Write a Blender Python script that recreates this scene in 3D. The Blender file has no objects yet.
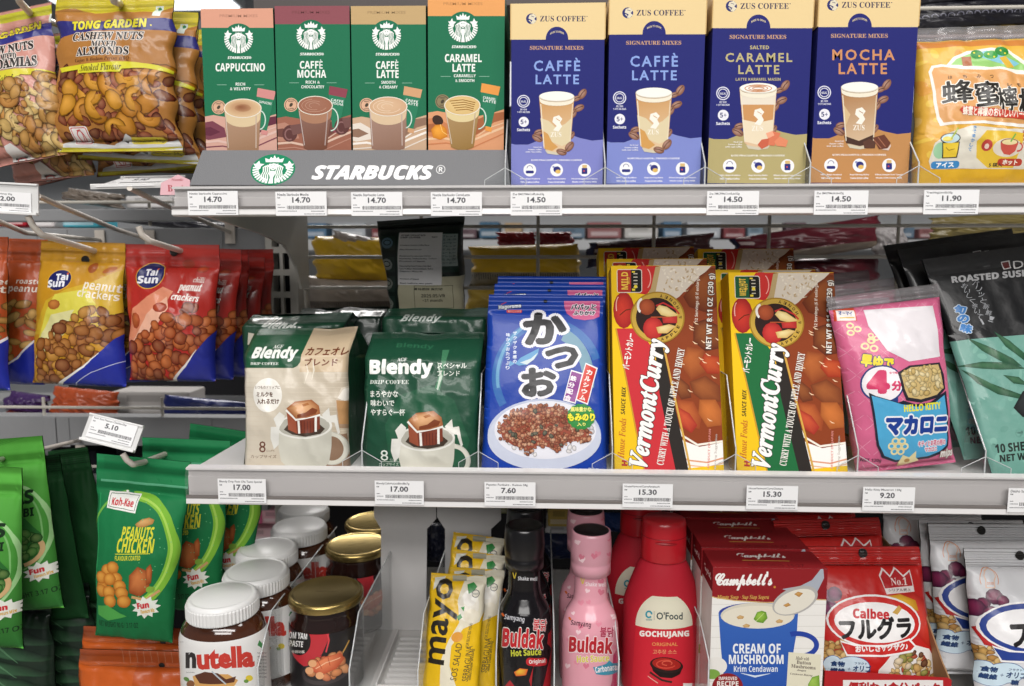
import bpy, math, random
import numpy as np
from mathutils import Vector, Matrix, noise
from mathutils.geometry import tessellate_polygon
W_, H_, F_ = 1024, 686, 720.0
PITCH, YAW, CAMZ = math.radians(6.2), math.radians(2.3), 1.35
sc = bpy.context.scene; COL = sc.collection
rnd = random.Random(7)
# ---------------------------------------------------------------- camera
cd = bpy.data.cameras.new('camera'); cam = bpy.data.objects.new('camera', cd); COL.objects.link(cam)
cd.sensor_width = 36; cd.lens = 36*F_/W_; cd.clip_start = .01
cd.dof.use_dof = True; cd.dof.focus_distance = .60; cd.dof.aperture_fstop = 8
cam.location = (0, 0, CAMZ); cam.rotation_euler = (math.pi/2-PITCH, 0, YAW); sc.camera = cam
CM = Matrix.Rotation(YAW, 3, 'Z') @ Matrix.Rotation(math.pi/2-PITCH, 3, 'X'); CMI = CM.transposed()
def pw(px, py, Y):
    d = CM @ Vector(((px-W_/2)/F_, (H_/2-py)/F_, -1)); t = Y/d.y
    return Vector((d.x*t, Y, CAMZ+d.z*t))
def pz(px, py, z):
    d = CM @ Vector(((px-W_/2)/F_, (H_/2-py)/F_, -1)); t = (z-CAMZ)/d.z
    return Vector((d.x*t, d.y*t, z))
def proj(p):
    q = CMI @ (Vector(p)-Vector((0, 0, CAMZ)))
    return (W_/2+F_*q.x/-q.z, H_/2-F_*q.y/-q.z)
# ---------------------------------------------------------------- colour
def lin(c):
    if isinstance(c, str):
        c = c.lstrip('#'); c = c if len(c) == 6 else c[0]*2+c[1]*2+c[2]*2; c = [int(c[i:i+2], 16)/255 for i in (0, 2, 4)]
        return tuple(x/12.92 if x <= .04045 else ((x+.055)/1.055)**2.4 for x in c)
    return tuple(c)
def mixc(a, b, t):
    a, b = lin(a), lin(b); return tuple(a[i]*(1-t)+b[i]*t for i in range(3))
# ---------------------------------------------------------------- materials (all procedural)
MATS = {}
def mat(name, col=None, rough=.4, metal=0., coat=0., bump=0., bscale=60., vary=0., spec=.5, stretch=None):
    """col None: the printed colour stored on the mesh"""
    if name in MATS: return MATS[name]
    m = bpy.data.materials.new(name); m.use_nodes = True; nt = m.node_tree; N = nt.nodes; L = nt.links
    b = N['Principled BSDF']
    b.inputs['Roughness'].default_value = rough; b.inputs['Metallic'].default_value = metal
    b.inputs['Coat Weight'].default_value = coat; b.inputs['Coat Roughness'].default_value = .08
    b.inputs['Specular IOR Level'].default_value = spec
    tc = N.new('ShaderNodeTexCoord'); mp = N.new('ShaderNodeMapping'); L.new(tc.outputs['Object'], mp.inputs[0])
    if stretch: mp.inputs['Scale'].default_value = stretch
    nz = N.new('ShaderNodeTexNoise'); nz.inputs['Scale'].default_value = bscale; nz.inputs['Detail'].default_value = 3
    L.new(mp.outputs[0], nz.inputs['Vector'])
    if col is None:
        a = N.new('ShaderNodeAttribute'); a.attribute_name = 'Col'; src = a.outputs['Color']
    else:
        a = N.new('ShaderNodeRGB'); a.outputs[0].default_value = (*lin(col), 1); src = a.outputs[0]
    if vary:
        mx = N.new('ShaderNodeMix'); mx.data_type = 'RGBA'; mx.blend_type = 'MULTIPLY'; mx.inputs['Factor'].default_value = 1
        rp = N.new('ShaderNodeMapRange'); rp.inputs['To Min'].default_value = 1-vary; rp.inputs['To Max'].default_value = 1+vary
        L.new(nz.outputs['Fac'], rp.inputs[0]); L.new(src, mx.inputs['A']); L.new(rp.outputs[0], mx.inputs['B']); src = mx.outputs['Result']
    L.new(src, b.inputs['Base Color'])
    if bump:
        bp = N.new('ShaderNodeBump'); bp.inputs['Strength'].default_value = bump; bp.inputs['Distance'].default_value = .002
        L.new(nz.outputs['Fac'], bp.inputs['Height']); L.new(bp.outputs[0], b.inputs['Normal'])
    MATS[name] = m; return m
def clear_mat(name, tint='#F4F6F6', gloss=.5, haze=.0, rough=.05):
    if name in MATS: return MATS[name]
    m = bpy.data.materials.new(name); m.use_nodes = True; nt = m.node_tree; N = nt.nodes; L = nt.links
    N.remove(N['Principled BSDF']); out = N['Material Output']
    tr = N.new('ShaderNodeBsdfTransparent'); tr.inputs[0].default_value = (*lin(tint), 1)
    gl = N.new('ShaderNodeBsdfGlossy'); gl.inputs['Roughness'].default_value = rough
    df = N.new('ShaderNodeBsdfDiffuse'); df.inputs[0].default_value = (.8, .8, .8, 1)
    lw = N.new('ShaderNodeFresnel'); lw.inputs['IOR'].default_value = 1.45
    tc = N.new('ShaderNodeTexCoord'); nz = N.new('ShaderNodeTexNoise'); nz.inputs['Scale'].default_value = 25
    L.new(tc.outputs['Object'], nz.inputs['Vector'])
    bp = N.new('ShaderNodeBump'); bp.inputs['Strength'].default_value = .08; bp.inputs['Distance'].default_value = .001
    L.new(nz.outputs['Fac'], bp.inputs['Height']); L.new(bp.outputs[0], gl.inputs['Normal'])
    m1 = N.new('ShaderNodeMixShader'); m1.inputs[0].default_value = haze
    L.new(tr.outputs[0], m1.inputs[1]); L.new(df.outputs[0], m1.inputs[2])
    ml = N.new('ShaderNodeMath'); ml.operation = 'MULTIPLY'; ml.inputs[1].default_value = gloss
    L.new(lw.outputs[0], ml.inputs[0])
    m2 = N.new('ShaderNodeMixShader'); L.new(ml.outputs[0], m2.inputs[0]); L.new(m1.outputs[0], m2.inputs[1]); L.new(gl.outputs[0], m2.inputs[2])
    L.new(m2.outputs[0], out.inputs['Surface']); MATS[name] = m; return m
M_card = mat('printed_card', rough=.6, coat=.0, spec=.14, bump=.05, bscale=400)
M_film = mat('printed_film', rough=.36, coat=.22, spec=.35, bump=.25, bscale=90)
M_foil = mat('printed_foil', rough=.33, coat=.12, spec=.3, bump=.25, bscale=70)
M_matte = mat('matte_film', rough=.55, coat=.0, spec=.15, bump=.15, bscale=80)
M_paper = mat('printed_paper', rough=.6)
M_plas = mat('moulded_plastic', rough=.28, coat=.3, spec=.5)
M_dark = mat('dark_recess', col='#15151A', rough=.9)
# ---------------------------------------------------------------- objects
def link(o, parent=None):
    COL.objects.link(o)
    if parent is not None: o.parent = parent
    return o
def thing(name, label, cat, loc=(0, 0, 0), group=None, M=None):
    o = bpy.data.objects.new(name, None); o.empty_display_size = .02; link(o)
    if M is not None: o.matrix_world = M
    else: o.location = loc
    return tag(o, label, cat, group)
def tag(o, label=None, cat=None, group=None, kind=None):
    if label: o['label'] = label
    if cat: o['category'] = cat
    if group: o['group'] = group
    if kind: o['kind'] = kind
    return o
class MB:
    """collects geometry with colours and normals, then builds ONE mesh object"""
    def __init__(s): s.v = []; s.f = []; s.c = []; s.n = []; s.mi = []; s.mats = []; s.sm = []
    def m(s, mt):
        if mt not in s.mats: s.mats.append(mt)
        return s.mats.index(mt)
    def add(s, V, Fc, col, mt, smooth=False, N=None, cols=None):
        o = len(s.v); s.v += [tuple(map(float, p)) for p in V]
        s.n += [tuple(map(float, p)) for p in N] if N is not None else [None]*len(V)
        if cols is None: c = lin(col); s.c += [c]*len(V)
        else: s.c += [tuple(map(float, p)) for p in cols]
        k = s.m(mt)
        for f in Fc: s.f.append(tuple(o+i for i in f)); s.mi.append(k); s.sm.append(smooth or N is not None)
    def box(s, x0, x1, y0, y1, z0, z1, col, mt, R=None):
        V = [(x, y, z) for z in (z0, z1) for y in (y0, y1) for x in (x0, x1)]
        if R is not None: V = [tuple(R @ Vector(p)) for p in V]
        s.add(V, [(0, 2, 3, 1), (4, 5, 7, 6), (0, 1, 5, 4), (2, 6, 7, 3), (0, 4, 6, 2), (1, 3, 7, 5)], col, mt)
    def prism(s, pts, a, b, axis, col, mt):
        """outline pts (2D) extruded from a to b along axis"""
        def P(p, t): return {'x': (t, p[0], p[1]), 'y': (p[0], t, p[1]), 'z': (p[0], p[1], t)}[axis]
        n = len(pts); V = [P(p, a) for p in pts]+[P(p, b) for p in pts]
        tr = tessellate_polygon([[Vector((p[0], p[1], 0)) for p in pts]])
        s.add(V, [tuple(t) for t in tr]+[tuple(n+i for i in reversed(t)) for t in tr]+[(i, (i+1) % n, n+(i+1) % n, n+i) for i in range(n)], col, mt)
    def lathe(s, prof, col, mt, seg=48, c=(0, 0), sx=1, sy=1, cap=True, cols=None):
        V = []; C_ = []
        for k, (r, z) in enumerate(prof):
            for i in range(seg):
                a = 2*math.pi*i/seg; V.append((c[0]+r*sx*math.cos(a), c[1]+r*sy*math.sin(a), z)); C_.append(lin(cols[k] if cols else col))
        Fc = [(k*seg+i, k*seg+(i+1) % seg, (k+1)*seg+(i+1) % seg, (k+1)*seg+i) for k in range(len(prof)-1) for i in range(seg)]
        s.add(V, Fc, col, mt, smooth=True, cols=C_)
        if cap:
            for k in (0, len(prof)-1):
                if prof[k][0] > 1e-4:
                    V2 = V[k*seg:(k+1)*seg]; s.add(V2, [tuple(range(seg)) if k else tuple(reversed(range(seg)))], cols[k] if cols else col, mt)
    def tube(s, pts, r, col, mt, seg=10, cap=True):
        pts = [Vector(p) for p in pts]; n = len(pts); V = []
        for i, p in enumerate(pts):
            d = (pts[min(i+1, n-1)]-pts[max(i-1, 0)]).normalized()
            a = d.cross(Vector((0, 0, 1)) if abs(d.z) < .9 else Vector((1, 0, 0))).normalized(); b = d.cross(a)
            rr = r[i] if isinstance(r, (list, tuple)) else r
            for k in range(seg):
                t = 2*math.pi*k/seg; V.append(p+(a*math.cos(t)+b*math.sin(t))*rr)
        s.add(V, [(i*seg+k, i*seg+(k+1) % seg, (i+1)*seg+(k+1) % seg, (i+1)*seg+k) for i in range(n-1) for k in range(seg)], col, mt, smooth=True)
        if cap: s.add(V[:seg], [tuple(range(seg))], col, mt); s.add(V[-seg:], [tuple(range(seg))], col, mt)
    def obj(s, name, parent=None, label=None, cat=None, group=None, kind=None, bevel=0, loc=None, M=None):
        me = bpy.data.meshes.new(name)
        me.from_pydata(s.v, [], s.f)
        for mt in s.mats: me.materials.append(mt)
        me.polygons.foreach_set('material_index', s.mi); me.polygons.foreach_set('use_smooth', s.sm)
        at = me.color_attributes.new('Col', 'FLOAT_COLOR', 'POINT')
        a = np.ones((len(s.v), 4), dtype=np.float32); a[:, :3] = np.array(s.c, dtype=np.float32).reshape(-1, 3)
        at.data.foreach_set('color', a.ravel())
        if any(n is not None for n in s.n):
            me.update(); vn = []
            cn = me.corner_normals
            for li, l in enumerate(me.loops):
                q = s.n[l.vertex_index]; vn.append(q if q is not None else tuple(cn[li].vector))
            me.normals_split_custom_set(vn)
        o = bpy.data.objects.new(name, me); link(o, parent)
        if bevel:
            b = o.modifiers.new('bevel', 'BEVEL'); b.width = bevel; b.segments = 2; b.limit_method = 'ANGLE'
        if loc is not None: o.location = loc
        if M is not None: o.matrix_world = M
        return tag(o, label, cat, group, kind)
def recess(o): return o
def copy_thing(o, M=None, dloc=None, label=None, group=None, name=None):
    c = o.copy(); COL.objects.link(c)
    if M is not None: c.matrix_world = M
    if dloc is not None: c.location = o.location+Vector(dloc)
    if label: c['label'] = label
    if group: c['group'] = group
    for ch in o.children:
        k = ch.copy(); COL.objects.link(k); k.parent = c
        for g in ch.children:
            q = g.copy(); COL.objects.link(q); q.parent = k
    return c
# ---------------------------------------------------------------- text to polygons
def mp_(s, U, L, D=None):
    o = ''
    for c in s:
        if 'A' <= c <= 'Z': o += chr(U+ord(c)-65)
        elif 'a' <= c <= 'z': o += chr(L+ord(c)-97)
        elif D and '0' <= c <= '9': o += chr(D+ord(c)-48)
        else: o += c
    return o
FONTS = {'S': (0x1D400, 0x1D41A, 0x1D7CE), 'I': (0x1D468, 0x1D482, None), 'C': (0x1D4D0, 0x1D4EA, None), 'B': (0x1D5D4, 0x1D5EE, 0x1D7EC), 'J': (0x1D63C, 0x1D656, None)}
TC = {}
def glyphs(s, f, b, res=2):
    k = (s, f, b)
    if k in TC: return TC[k]
    sp = 1.0
    if f[-1:] == '+': sp = 1.28; f = f[:-1]
    if f[-1:] == '-': sp = .9; f = f[:-1]
    body = mp_(s, *FONTS[f]) if f else s
    cu = bpy.data.curves.new('t', 'FONT'); cu.body = body; cu.size = 1; cu.offset = b; cu.space_character = sp; cu.resolution_u = res
    o = bpy.data.objects.new('t', cu); COL.objects.link(o)
    me = o.to_mesh()
    V = np.array([v.co[:2] for v in me.vertices]) if len(me.vertices) else np.zeros((0, 2))
    T = []
    for p in me.polygons:
        q = list(p.vertices)
        for i in range(1, len(q)-1): T.append((q[0], q[i], q[i+1]))
    o.to_mesh_clear(); bpy.data.objects.remove(o); bpy.data.curves.remove(cu)
    TC[k] = (V, T); return TC[k]
# ---------------------------------------------------------------- flat artwork, drawn in a 2D frame, later laid on a real surface
class Art:
    def __init__(s): s.L = []; s.BB = []; s.xf = None
    def _p(s, V):
        V = np.asarray(V, dtype=float).reshape(-1, 2)
        return s.xf(V) if s.xf is not None else V
    def raw(s, V, T, col, mt=None, fn=None, same=False, sub=0.):
        if len(T) == 0: return
        V = s._p(V)
        if isinstance(col, list): C = np.array([lin(c) for c in col])
        else: C = np.tile(np.array(lin(col)), (len(V), 1))
        a, b = V.min(0), V.max(0); lay = 1
        if s.L:
            BB = np.array(s.BB); hit = (BB[:, 0] < b[0]-.01)&(BB[:, 2] > a[0]+.01)&(BB[:, 1] < b[1]-.01)&(BB[:, 3] > a[1]+.01)
            if hit.any(): lay = math.ceil(BB[hit, 4].max()-1e-6)+(0 if same and BB[-1, 4] == BB[hit, 4].max() else 1)
        if sub: lay = s.BB[-1][4]+sub
        s.BB.append((a[0], a[1], b[0], b[1], lay)); s.L.append((V, T, C, mt, fn, lay))
    def poly(s, pts, col, mt=None, fn=None, same=False):
        tr = tessellate_polygon([[Vector((p[0], p[1], 0)) for p in pts]])
        s.raw(pts, [tuple(t) for t in tr], col, mt, fn, same)
    def rect(s, x0, y0, x1, y1, col, mt=None, fn=None, r=0, same=False):
        if r:
            P = []
            for cx, cy, a0 in ((x1-r, y0+r, -90), (x1-r, y1-r, 0), (x0+r, y1-r, 90), (x0+r, y0+r, 180)):
                P += [(cx+r*math.cos(math.radians(a0+k*22.5)), cy+r*math.sin(math.radians(a0+k*22.5))) for k in range(5)]
            return s.poly(P, col, mt, fn, same)
        s.poly([(x0, y0), (x1, y0), (x1, y1), (x0, y1)], col, mt, fn, same)
    def ell(s, cx, cy, rx, ry=None, col='#fff', rot=0, n=28, same=False, a0=0, a1=360):
        ry = rx if ry is None else ry; c, q = math.cos(math.radians(rot)), math.sin(math.radians(rot)); P = []
        m = n if a1-a0 >= 360 else n+1
        for i in range(m):
            a = math.radians(a0+(a1-a0)*i/n); x, y = rx*math.cos(a), ry*math.sin(a); P.append((cx+x*c-y*q, cy+x*q+y*c))
        s.poly(P, col, same=same)
    def ring(s, cx, cy, rx, ry, w, col, rot=0, n=32, a0=0, a1=360, same=False):
        c, q = math.cos(math.radians(rot)), math.sin(math.radians(rot)); V = []; T = []
        for i in range(n+1):
            a = math.radians(a0+(a1-a0)*i/n)
            for k in (0, w):
                x, y = (rx-k)*math.cos(a), (ry-k)*math.sin(a); V.append((cx+x*c-y*q, cy+x*q+y*c))
        for i in range(n): T += [(2*i, 2*i+1, 2*i+3), (2*i, 2*i+3, 2*i+2)]
        s.raw(V, T, col, same=same)
    def line(s, pts, w, col, same=False):
        pts = [np.array(p, float) for p in pts]; V = []; T = []; n = len(pts)
        for i, p in enumerate(pts):
            d = pts[min(i+1, n-1)]-pts[max(i-1, 0)]; d = d/(np.hypot(*d)+1e-9); nn = np.array([-d[1], d[0]])
            ww = w[i] if isinstance(w, (list, tuple)) else w
            V += [p+nn*ww/2, p-nn*ww/2]
        for i in range(n-1): T += [(2*i, 2*i+1, 2*i+3), (2*i, 2*i+3, 2*i+2)]
        s.raw(V, T, col, same=same)
    def shade(s, pts, c_in, c_out, hx=-.25, hy=-.3, rings=(0, .45, .8, 1), same=False):
        """an outline filled from a light centre to a darker rim"""
        P = np.array(pts, float); ce = P.mean(0); ext = P.max(0)-P.min(0); hc = ce+np.array([hx, hy])*ext*.5
        V = [hc]; C = [lin(c_in)]; n = len(P); T = []
        for t in rings[1:]:
            o = len(V); base = hc*(1-t)+P*t
            V += list(base); C += [mixc(c_in, c_out, t**1.6)]*n
            for i in range(n):
                j = (i+1) % n
                if o == 1: T.append((0, o+i, o+j))
                else: T += [(o-n+i, o+i, o+j), (o-n+i, o+j, o-n+j)]
        s.raw(np.array(V), T, [tuple(c) for c in C], same=same)
    def grad(s, pts, c0, c1, d=(0, 1), rows=6):
        """outline cut in strips so that the printed tint can run from c0 to c1"""
        P = np.array(pts, float); t = P@np.array(d, float); a, b = t.min(), t.max(); A, B = np.array(lin(c0)), np.array(lin(c1)); dd = np.array(d, float)
        def fn(X):
            k = np.clip(((X@dd)-a)/(b-a+1e-9), 0, 1)[:, None]; return A*(1-k)+B*k
        tr = [tuple(q) for q in tessellate_polygon([[Vector((p[0], p[1], 0)) for p in pts]])]
        out = [[P[i] for i in q] for q in tr]
        for k in range(1, rows):
            lv = a+(b-a)*k/rows; nx = []
            for q in out: nx += split(q, lambda p: p@dd-lv)
            out = nx
        V = []; T = []
        for q in out:
            o = len(V); V += q; T += [(o, o+i, o+i+1) for i in range(1, len(q)-1)]
        V = np.array(V); s.raw(V, T, [tuple(c) for c in fn(V)])
    def T(s, t, x0, x1, y0, y1, col, f='B', b=0, ol=None, ang=0, sk=0, bend=None):
        plain = f in ('', '+') and t.isascii(); V, Tr = glyphs(t, f, b if plain else 0)
        if len(V) == 0: return
        def fat(r):
            # heavier strokes: the glyphs repeated around a small circle
            k = 16 if r > .07 else 8 if r > .015 else 5; A_ = [V]+[V+r*np.array([math.cos(q*2*math.pi/k), math.sin(q*2*math.pi/k)]) for q in range(k)]
            if r > .05: A_ += [V+r*.5*np.array([math.cos(q*math.pi/3), math.sin(q*math.pi/3)]) for q in range(6)]
            return A_
        pad = 0 if plain else b
        mn, mx = V.min(0)-pad, V.max(0)+pad; sz = np.maximum(mx-mn, 1e-6)
        def place(V):
            q = (V-mn)/sz; x = x0+q[:, 0]*(x1-x0); y = y1-q[:, 1]*(y1-y0)
            x = x+sk*(y1-y)
            if bend: y = y+bend*((q[:, 0]-.5)*2)**2
            if ang:
                cx, cy = (x0+x1)/2, (y0+y1)/2; c, d = math.cos(math.radians(ang)), math.sin(math.radians(ang))
                x, y = cx+(x-cx)*c-(y-cy)*d, cy+(x-cx)*d+(y-cy)*c
            return np.stack([x, y], 1)
        if ol:
            w = ol[1]*sz[1]/abs(y1-y0); 
            for j, V2 in enumerate(fat(b+w)): s.raw(place(V2), Tr, ol[0], sub=.07 if j else 0)
        if b and not plain:
            for j, V2 in enumerate(fat(b)): s.raw(place(V2), Tr, col, sub=.07 if j else 0)
        else: s.raw(place(V), Tr, col)
def split(poly, fn):
    """cut a convex polygon along fn=0 and return both sides"""
    d = [fn(p) for p in poly]
    if min(d) >= -1e-9 or max(d) <= 1e-9: return [poly]
    A, B = [], []; n = len(poly)
    for i in range(n):
        p, q, a, b = poly[i], poly[(i+1) % n], d[i], d[(i+1) % n]
        if a >= 0: A.append(p)
        if a <= 0: B.append(p)
        if (a > 0 and b < 0) or (a < 0 and b > 0):
            m = p+(q-p)*(a/(a-b)); A.append(m); B.append(m)
    return [x for x in (A, B) if len(x) > 2]
def keep(poly, ax, lo, sgn):
    d = [(p[ax]-lo)*sgn for p in poly]
    if min(d) >= 0: return poly
    if max(d) <= 0: return None
    A = []; n = len(poly)
    for i in range(n):
        p, q, a, b = poly[i], poly[(i+1) % n], d[i], d[(i+1) % n]
        if a >= 0: A.append(p)
        if (a > 0 and b < 0) or (a < 0 and b > 0): A.append(p+(q-p)*(a/(a-b)))
    return A if len(A) > 2 else None
def homog(quad):
    """photo corners TL TR BR BL to the unit square (v up)"""
    dst = [(0, 1), (1, 1), (1, 0), (0, 0)]; A = []; B = []
    for (x, y), (u, v) in zip(quad, dst):
        A.append([x, y, 1, 0, 0, 0, -u*x, -u*y]); B.append(u)
        A.append([0, 0, 0, x, y, 1, -v*x, -v*y]); B.append(v)
    h = np.linalg.solve(np.array(A, float), np.array(B, float)); Hm = np.append(h, 1).reshape(3, 3)
    def f(V):
        q = np.c_[V, np.ones(len(V))]@Hm.T; return q[:, :2]/q[:, 2:]
    return f
class Surf:
    """a front surface sampled on a triangulated grid; artwork is cut on the same grid, so it lies on it exactly"""
    def __init__(s, fn, nu=1, nv=1, out=(0, -1, 0)):
        s.nu, s.nv = nu, nv
        U, Vv = np.meshgrid(np.linspace(0, 1, nu+1), np.linspace(0, 1, nv+1), indexing='ij')
        P = fn(U, Vv); s.P = np.stack([np.broadcast_to(p, U.shape) for p in P], -1).astype(float)
        e = 1e-3; Pu = np.stack([np.broadcast_to(p, U.shape) for p in fn(U+e, Vv)], -1)-np.stack([np.broadcast_to(p, U.shape) for p in fn(U-e, Vv)], -1)
        Pv = np.stack([np.broadcast_to(p, U.shape) for p in fn(U, Vv+e)], -1)-np.stack([np.broadcast_to(p, U.shape) for p in fn(U, Vv-e)], -1)
        N = np.cross(Pu, Pv); N /= np.linalg.norm(N, axis=-1, keepdims=True)+1e-12; s.N = N
    def ev(s, UV):
        x = np.clip(UV[:, 0], 0, 1)*s.nu; y = np.clip(UV[:, 1], 0, 1)*s.nv
        i = np.minimum(x.astype(int), s.nu-1); j = np.minimum(y.astype(int), s.nv-1); fx = (x-i)[:, None]; fy = (y-j)[:, None]
        def bary(G):
            a, b, c, d = G[i, j], G[i+1, j], G[i, j+1], G[i+1, j+1]
            return np.where(fx+fy <= 1, a+(b-a)*fx+(c-a)*fy, d+(c-d)*(1-fx)+(b-d)*(1-fy))
        N = bary(s.N); N /= np.linalg.norm(N, axis=1, keepdims=True)+1e-12
        return bary(s.P), N
    def base(s, mb, col, mt, v0=0, v1=1, flip=False, colfn=None):
        """the plain surface itself between v0 and v1"""
        a, b = int(round(v0*s.nv)), int(round(v1*s.nv)); P = s.P[:, a:b+1]; N = s.N[:, a:b+1]; n = b-a+1
        V = P.reshape(-1, 3); Nn = N.reshape(-1, 3); Fc = []
        for i in range(s.nu):
            for j in range(n-1):
                q = i*n+j; Fc += [(q, q+n, q+1), (q+n, q+n+1, q+1)]
        if flip: Fc = [f[::-1] for f in Fc]
        C = None
        if colfn is not None:
            U, Vv = np.meshgrid(np.linspace(0, 1, s.nu+1), np.linspace(a/s.nv, b/s.nv, n), indexing='ij'); C = colfn(U.ravel(), Vv.ravel())
        mb.add(V, Fc, col, mt, N=Nn, cols=C)
    def lay(s, mb, art, mapf, mt, v0=0, v1=1, eps=3e-5, u0=0, u1=1):
        nu, nv = s.nu, s.nv; flat = nu == 1 and nv == 1
        for V, T, C, m2, fn, lay in art.L:
            UV = mapf(V); A = np.c_[UV, C]; out = []
            x, y = A[:, 0], A[:, 1]; Tn = np.array(T); XX, YY = x[Tn], y[Tn]
            ins = (XX.min(1) >= u0)&(XX.max(1) <= u1)&(YY.min(1) >= v0)&(YY.max(1) <= v1)
            for G in (XX*nu, YY*nv, XX*nu+YY*nv): ins &= np.floor(G.min(1)+1e-7) >= np.ceil(G.max(1)-1e-7)-1
            outr = (XX.max(1) <= u0)|(XX.min(1) >= u1)|(YY.max(1) <= v0)|(YY.min(1) >= v1)
            out += [[A[i] for i in t] for t in Tn[ins]]
            for t in Tn[~ins&~outr]:
                tu = A[list(t)]; mnx, mny = tu[:, 0].min(), tu[:, 1].min(); mxx, mxy = tu[:, 0].max(), tu[:, 1].max()
                if mxx <= u0 or mnx >= u1 or mxy <= v0 or mny >= v1: continue
                pl = [tu[0], tu[1], tu[2]]
                if mnx < u0: pl = keep(pl, 0, u0, 1)
                if pl and mxx > u1: pl = keep(pl, 0, u1, -1)
                if pl and mny < v0: pl = keep(pl, 1, v0, 1)
                if pl and mxy > v1: pl = keep(pl, 1, v1, -1)
                if not pl: continue
                ps = [pl]
                if not flat:
                    for g in (lambda p: p[0]*nu, lambda p: p[1]*nv, lambda p: p[0]*nu+p[1]*nv):
                        nx = []
                        for q in ps:
                            vals = [g(p) for p in q]; lo, hi = math.floor(min(vals)+1e-7)+1, math.ceil(max(vals)-1e-7)
                            cur = [q]
                            for k in range(lo, hi):
                                nn = []
                                for c in cur: nn += split(c, lambda p: g(p)-k)
                                cur = nn
                            nx += cur
                        ps = nx
                out += ps
            if not out: continue
            VV = []; Fc = []
            for q in out:
                o = len(VV); VV += q; Fc.append(tuple(range(o, o+len(q))))
            VV = np.array(VV); uv = VV[:, :2]
            if not flat:
                # find the cell from each polygon's centre so that shared edges stay on the right triangle
                P, N = s.ev(uv)
            else: P, N = s.ev(uv)
            P = P+N*(eps*lay)
            # keep faces turned outwards
            F2 = []
            for f in Fc:
                Q = P[list(f)]-P[f[0]]; ar = np.cross(Q[1:-1], Q[2:]).sum(0)
                F2.append(f if np.dot(ar, N[f[0]]) >= 0 else f[::-1])
            mb.add(P, F2, '#fff', m2 or mt, N=N, cols=VV[:, 2:5])
def vnoise(u, v, fu, fv, seed=0):
    r = np.random.RandomState(seed); G = r.rand(64, 64); x, y = np.asarray(u)*fu+7.3, np.asarray(v)*fv+3.1
    i, j = np.floor(x).astype(int), np.floor(y).astype(int); fx, fy = x-i, y-j; fx = fx*fx*(3-2*fx); fy = fy*fy*(3-2*fy)
    g = lambda a, b: G[a % 64, b % 64]
    return (g(i, j)*(1-fx)+g(i+1, j)*fx)*(1-fy)+(g(i, j+1)*(1-fx)+g(i+1, j+1)*fx)*fy-.5
# ---------------------------------------------------------------- placing
def seenq(M, wt, wb, H, d=0):
    """photo positions of the front's corners, at the depth of its fullest part"""
    return [proj(M@Vector(p)) for p in ((-wt/2, -d, H), (wt/2, -d, H), (wb/2, -d, 0), (-wb/2, -d, 0))]
def frame(quad, Yb, Yt, pri=1.):
    """rigid frame of a front face seen at photo corners TL TR BR BL: matrix, top/bottom width, height"""
    TL, TR, BR, BL = [pw(*q, Y) for q, Y in zip(quad, (Yt, Yt, Yb, Yb))]
    o = (BL+BR)/2; up = (TL+TR)/2-o; H = up.length; z = up.normalized()
    x = ((TR-TL)+(BR-BL)).normalized(); z1 = up.normalized(); x = (x-z1*x.dot(z1)*(1-pri)).normalized(); z = (up-x*up.dot(x)).normalized(); H = up.dot(z); y = z.cross(x)
    M = Matrix(((x.x, y.x, z.x, o.x), (x.y, y.y, z.y, o.y), (x.z, y.z, z.z, o.z), (0, 0, 0, 1)))
    return M, (TR-TL).length, (BR-BL).length, H
def shift(M, dx=0, dy=0, dz=0, rx=0, ry=0, rz=0):
    """the same frame moved in world space and turned about its own base"""
    R = Matrix.Rotation(math.radians(rz), 4, 'Z')@Matrix.Rotation(math.radians(ry), 4, 'Y')@Matrix.Rotation(math.radians(rx), 4, 'X')
    return Matrix.Translation((dx, dy, dz))@M@R
def bag_fn(wt, wb, H, d, seed=1, vs=(.0, .9), pinch=.05, ridge=.0003, wr=.0015, low=.35, sgn=-1, seal_n=26, edge=.0015, side=.55):
    """pillow pouch: crimped seals below vs[0] and above vs[1], full in between, creased near its edges"""
    a, b = vs
    def fn(u, v):
        u = np.asarray(u, float); v = np.asarray(v, float); s = 2*u-1; t = np.clip((v-a)/(b-a), 0, 1)
        pv = np.power(np.clip(np.sin(np.pi*np.power(t, 1-low*.5)), 0, 1), .5); pu = np.power(np.clip(1-s*s, 0, 1), side)
        w = wb*(1-v)+wt*v
        x = s*w/2*(1-pinch*pv)+edge*2*vnoise(v, s*0+seed, 9, 1, seed)*np.abs(s)
        n = wr*(np.abs(vnoise(u+.3*v, v, 7, 5, seed+1))*2-.4+np.abs(vnoise(u-.5*v, v, 13, 11, seed+2)))
        cr = wr*1.3*vnoise(u, v*0, 16, 1, seed+3)*(np.exp(-((v-b)/.09)**2)+np.exp(-((v-a)/.07)**2))
        inside = (t > 0)*(t < 1)
        y = sgn*(d*pu*pv)+n*np.minimum(pv, 1)*pu**.3+cr
        seal = 1-inside
        y = y+seal*ridge*np.sin(v*seal_n*40)*sgn*0+ridge*np.sin(v*H/.0011*2*np.pi/2.2)*seal
        if sgn > 0: y = np.maximum(y, .0005)+.0004
        return x, y, v*H
    return fn
def grid_for(H, vs): return None
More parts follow.
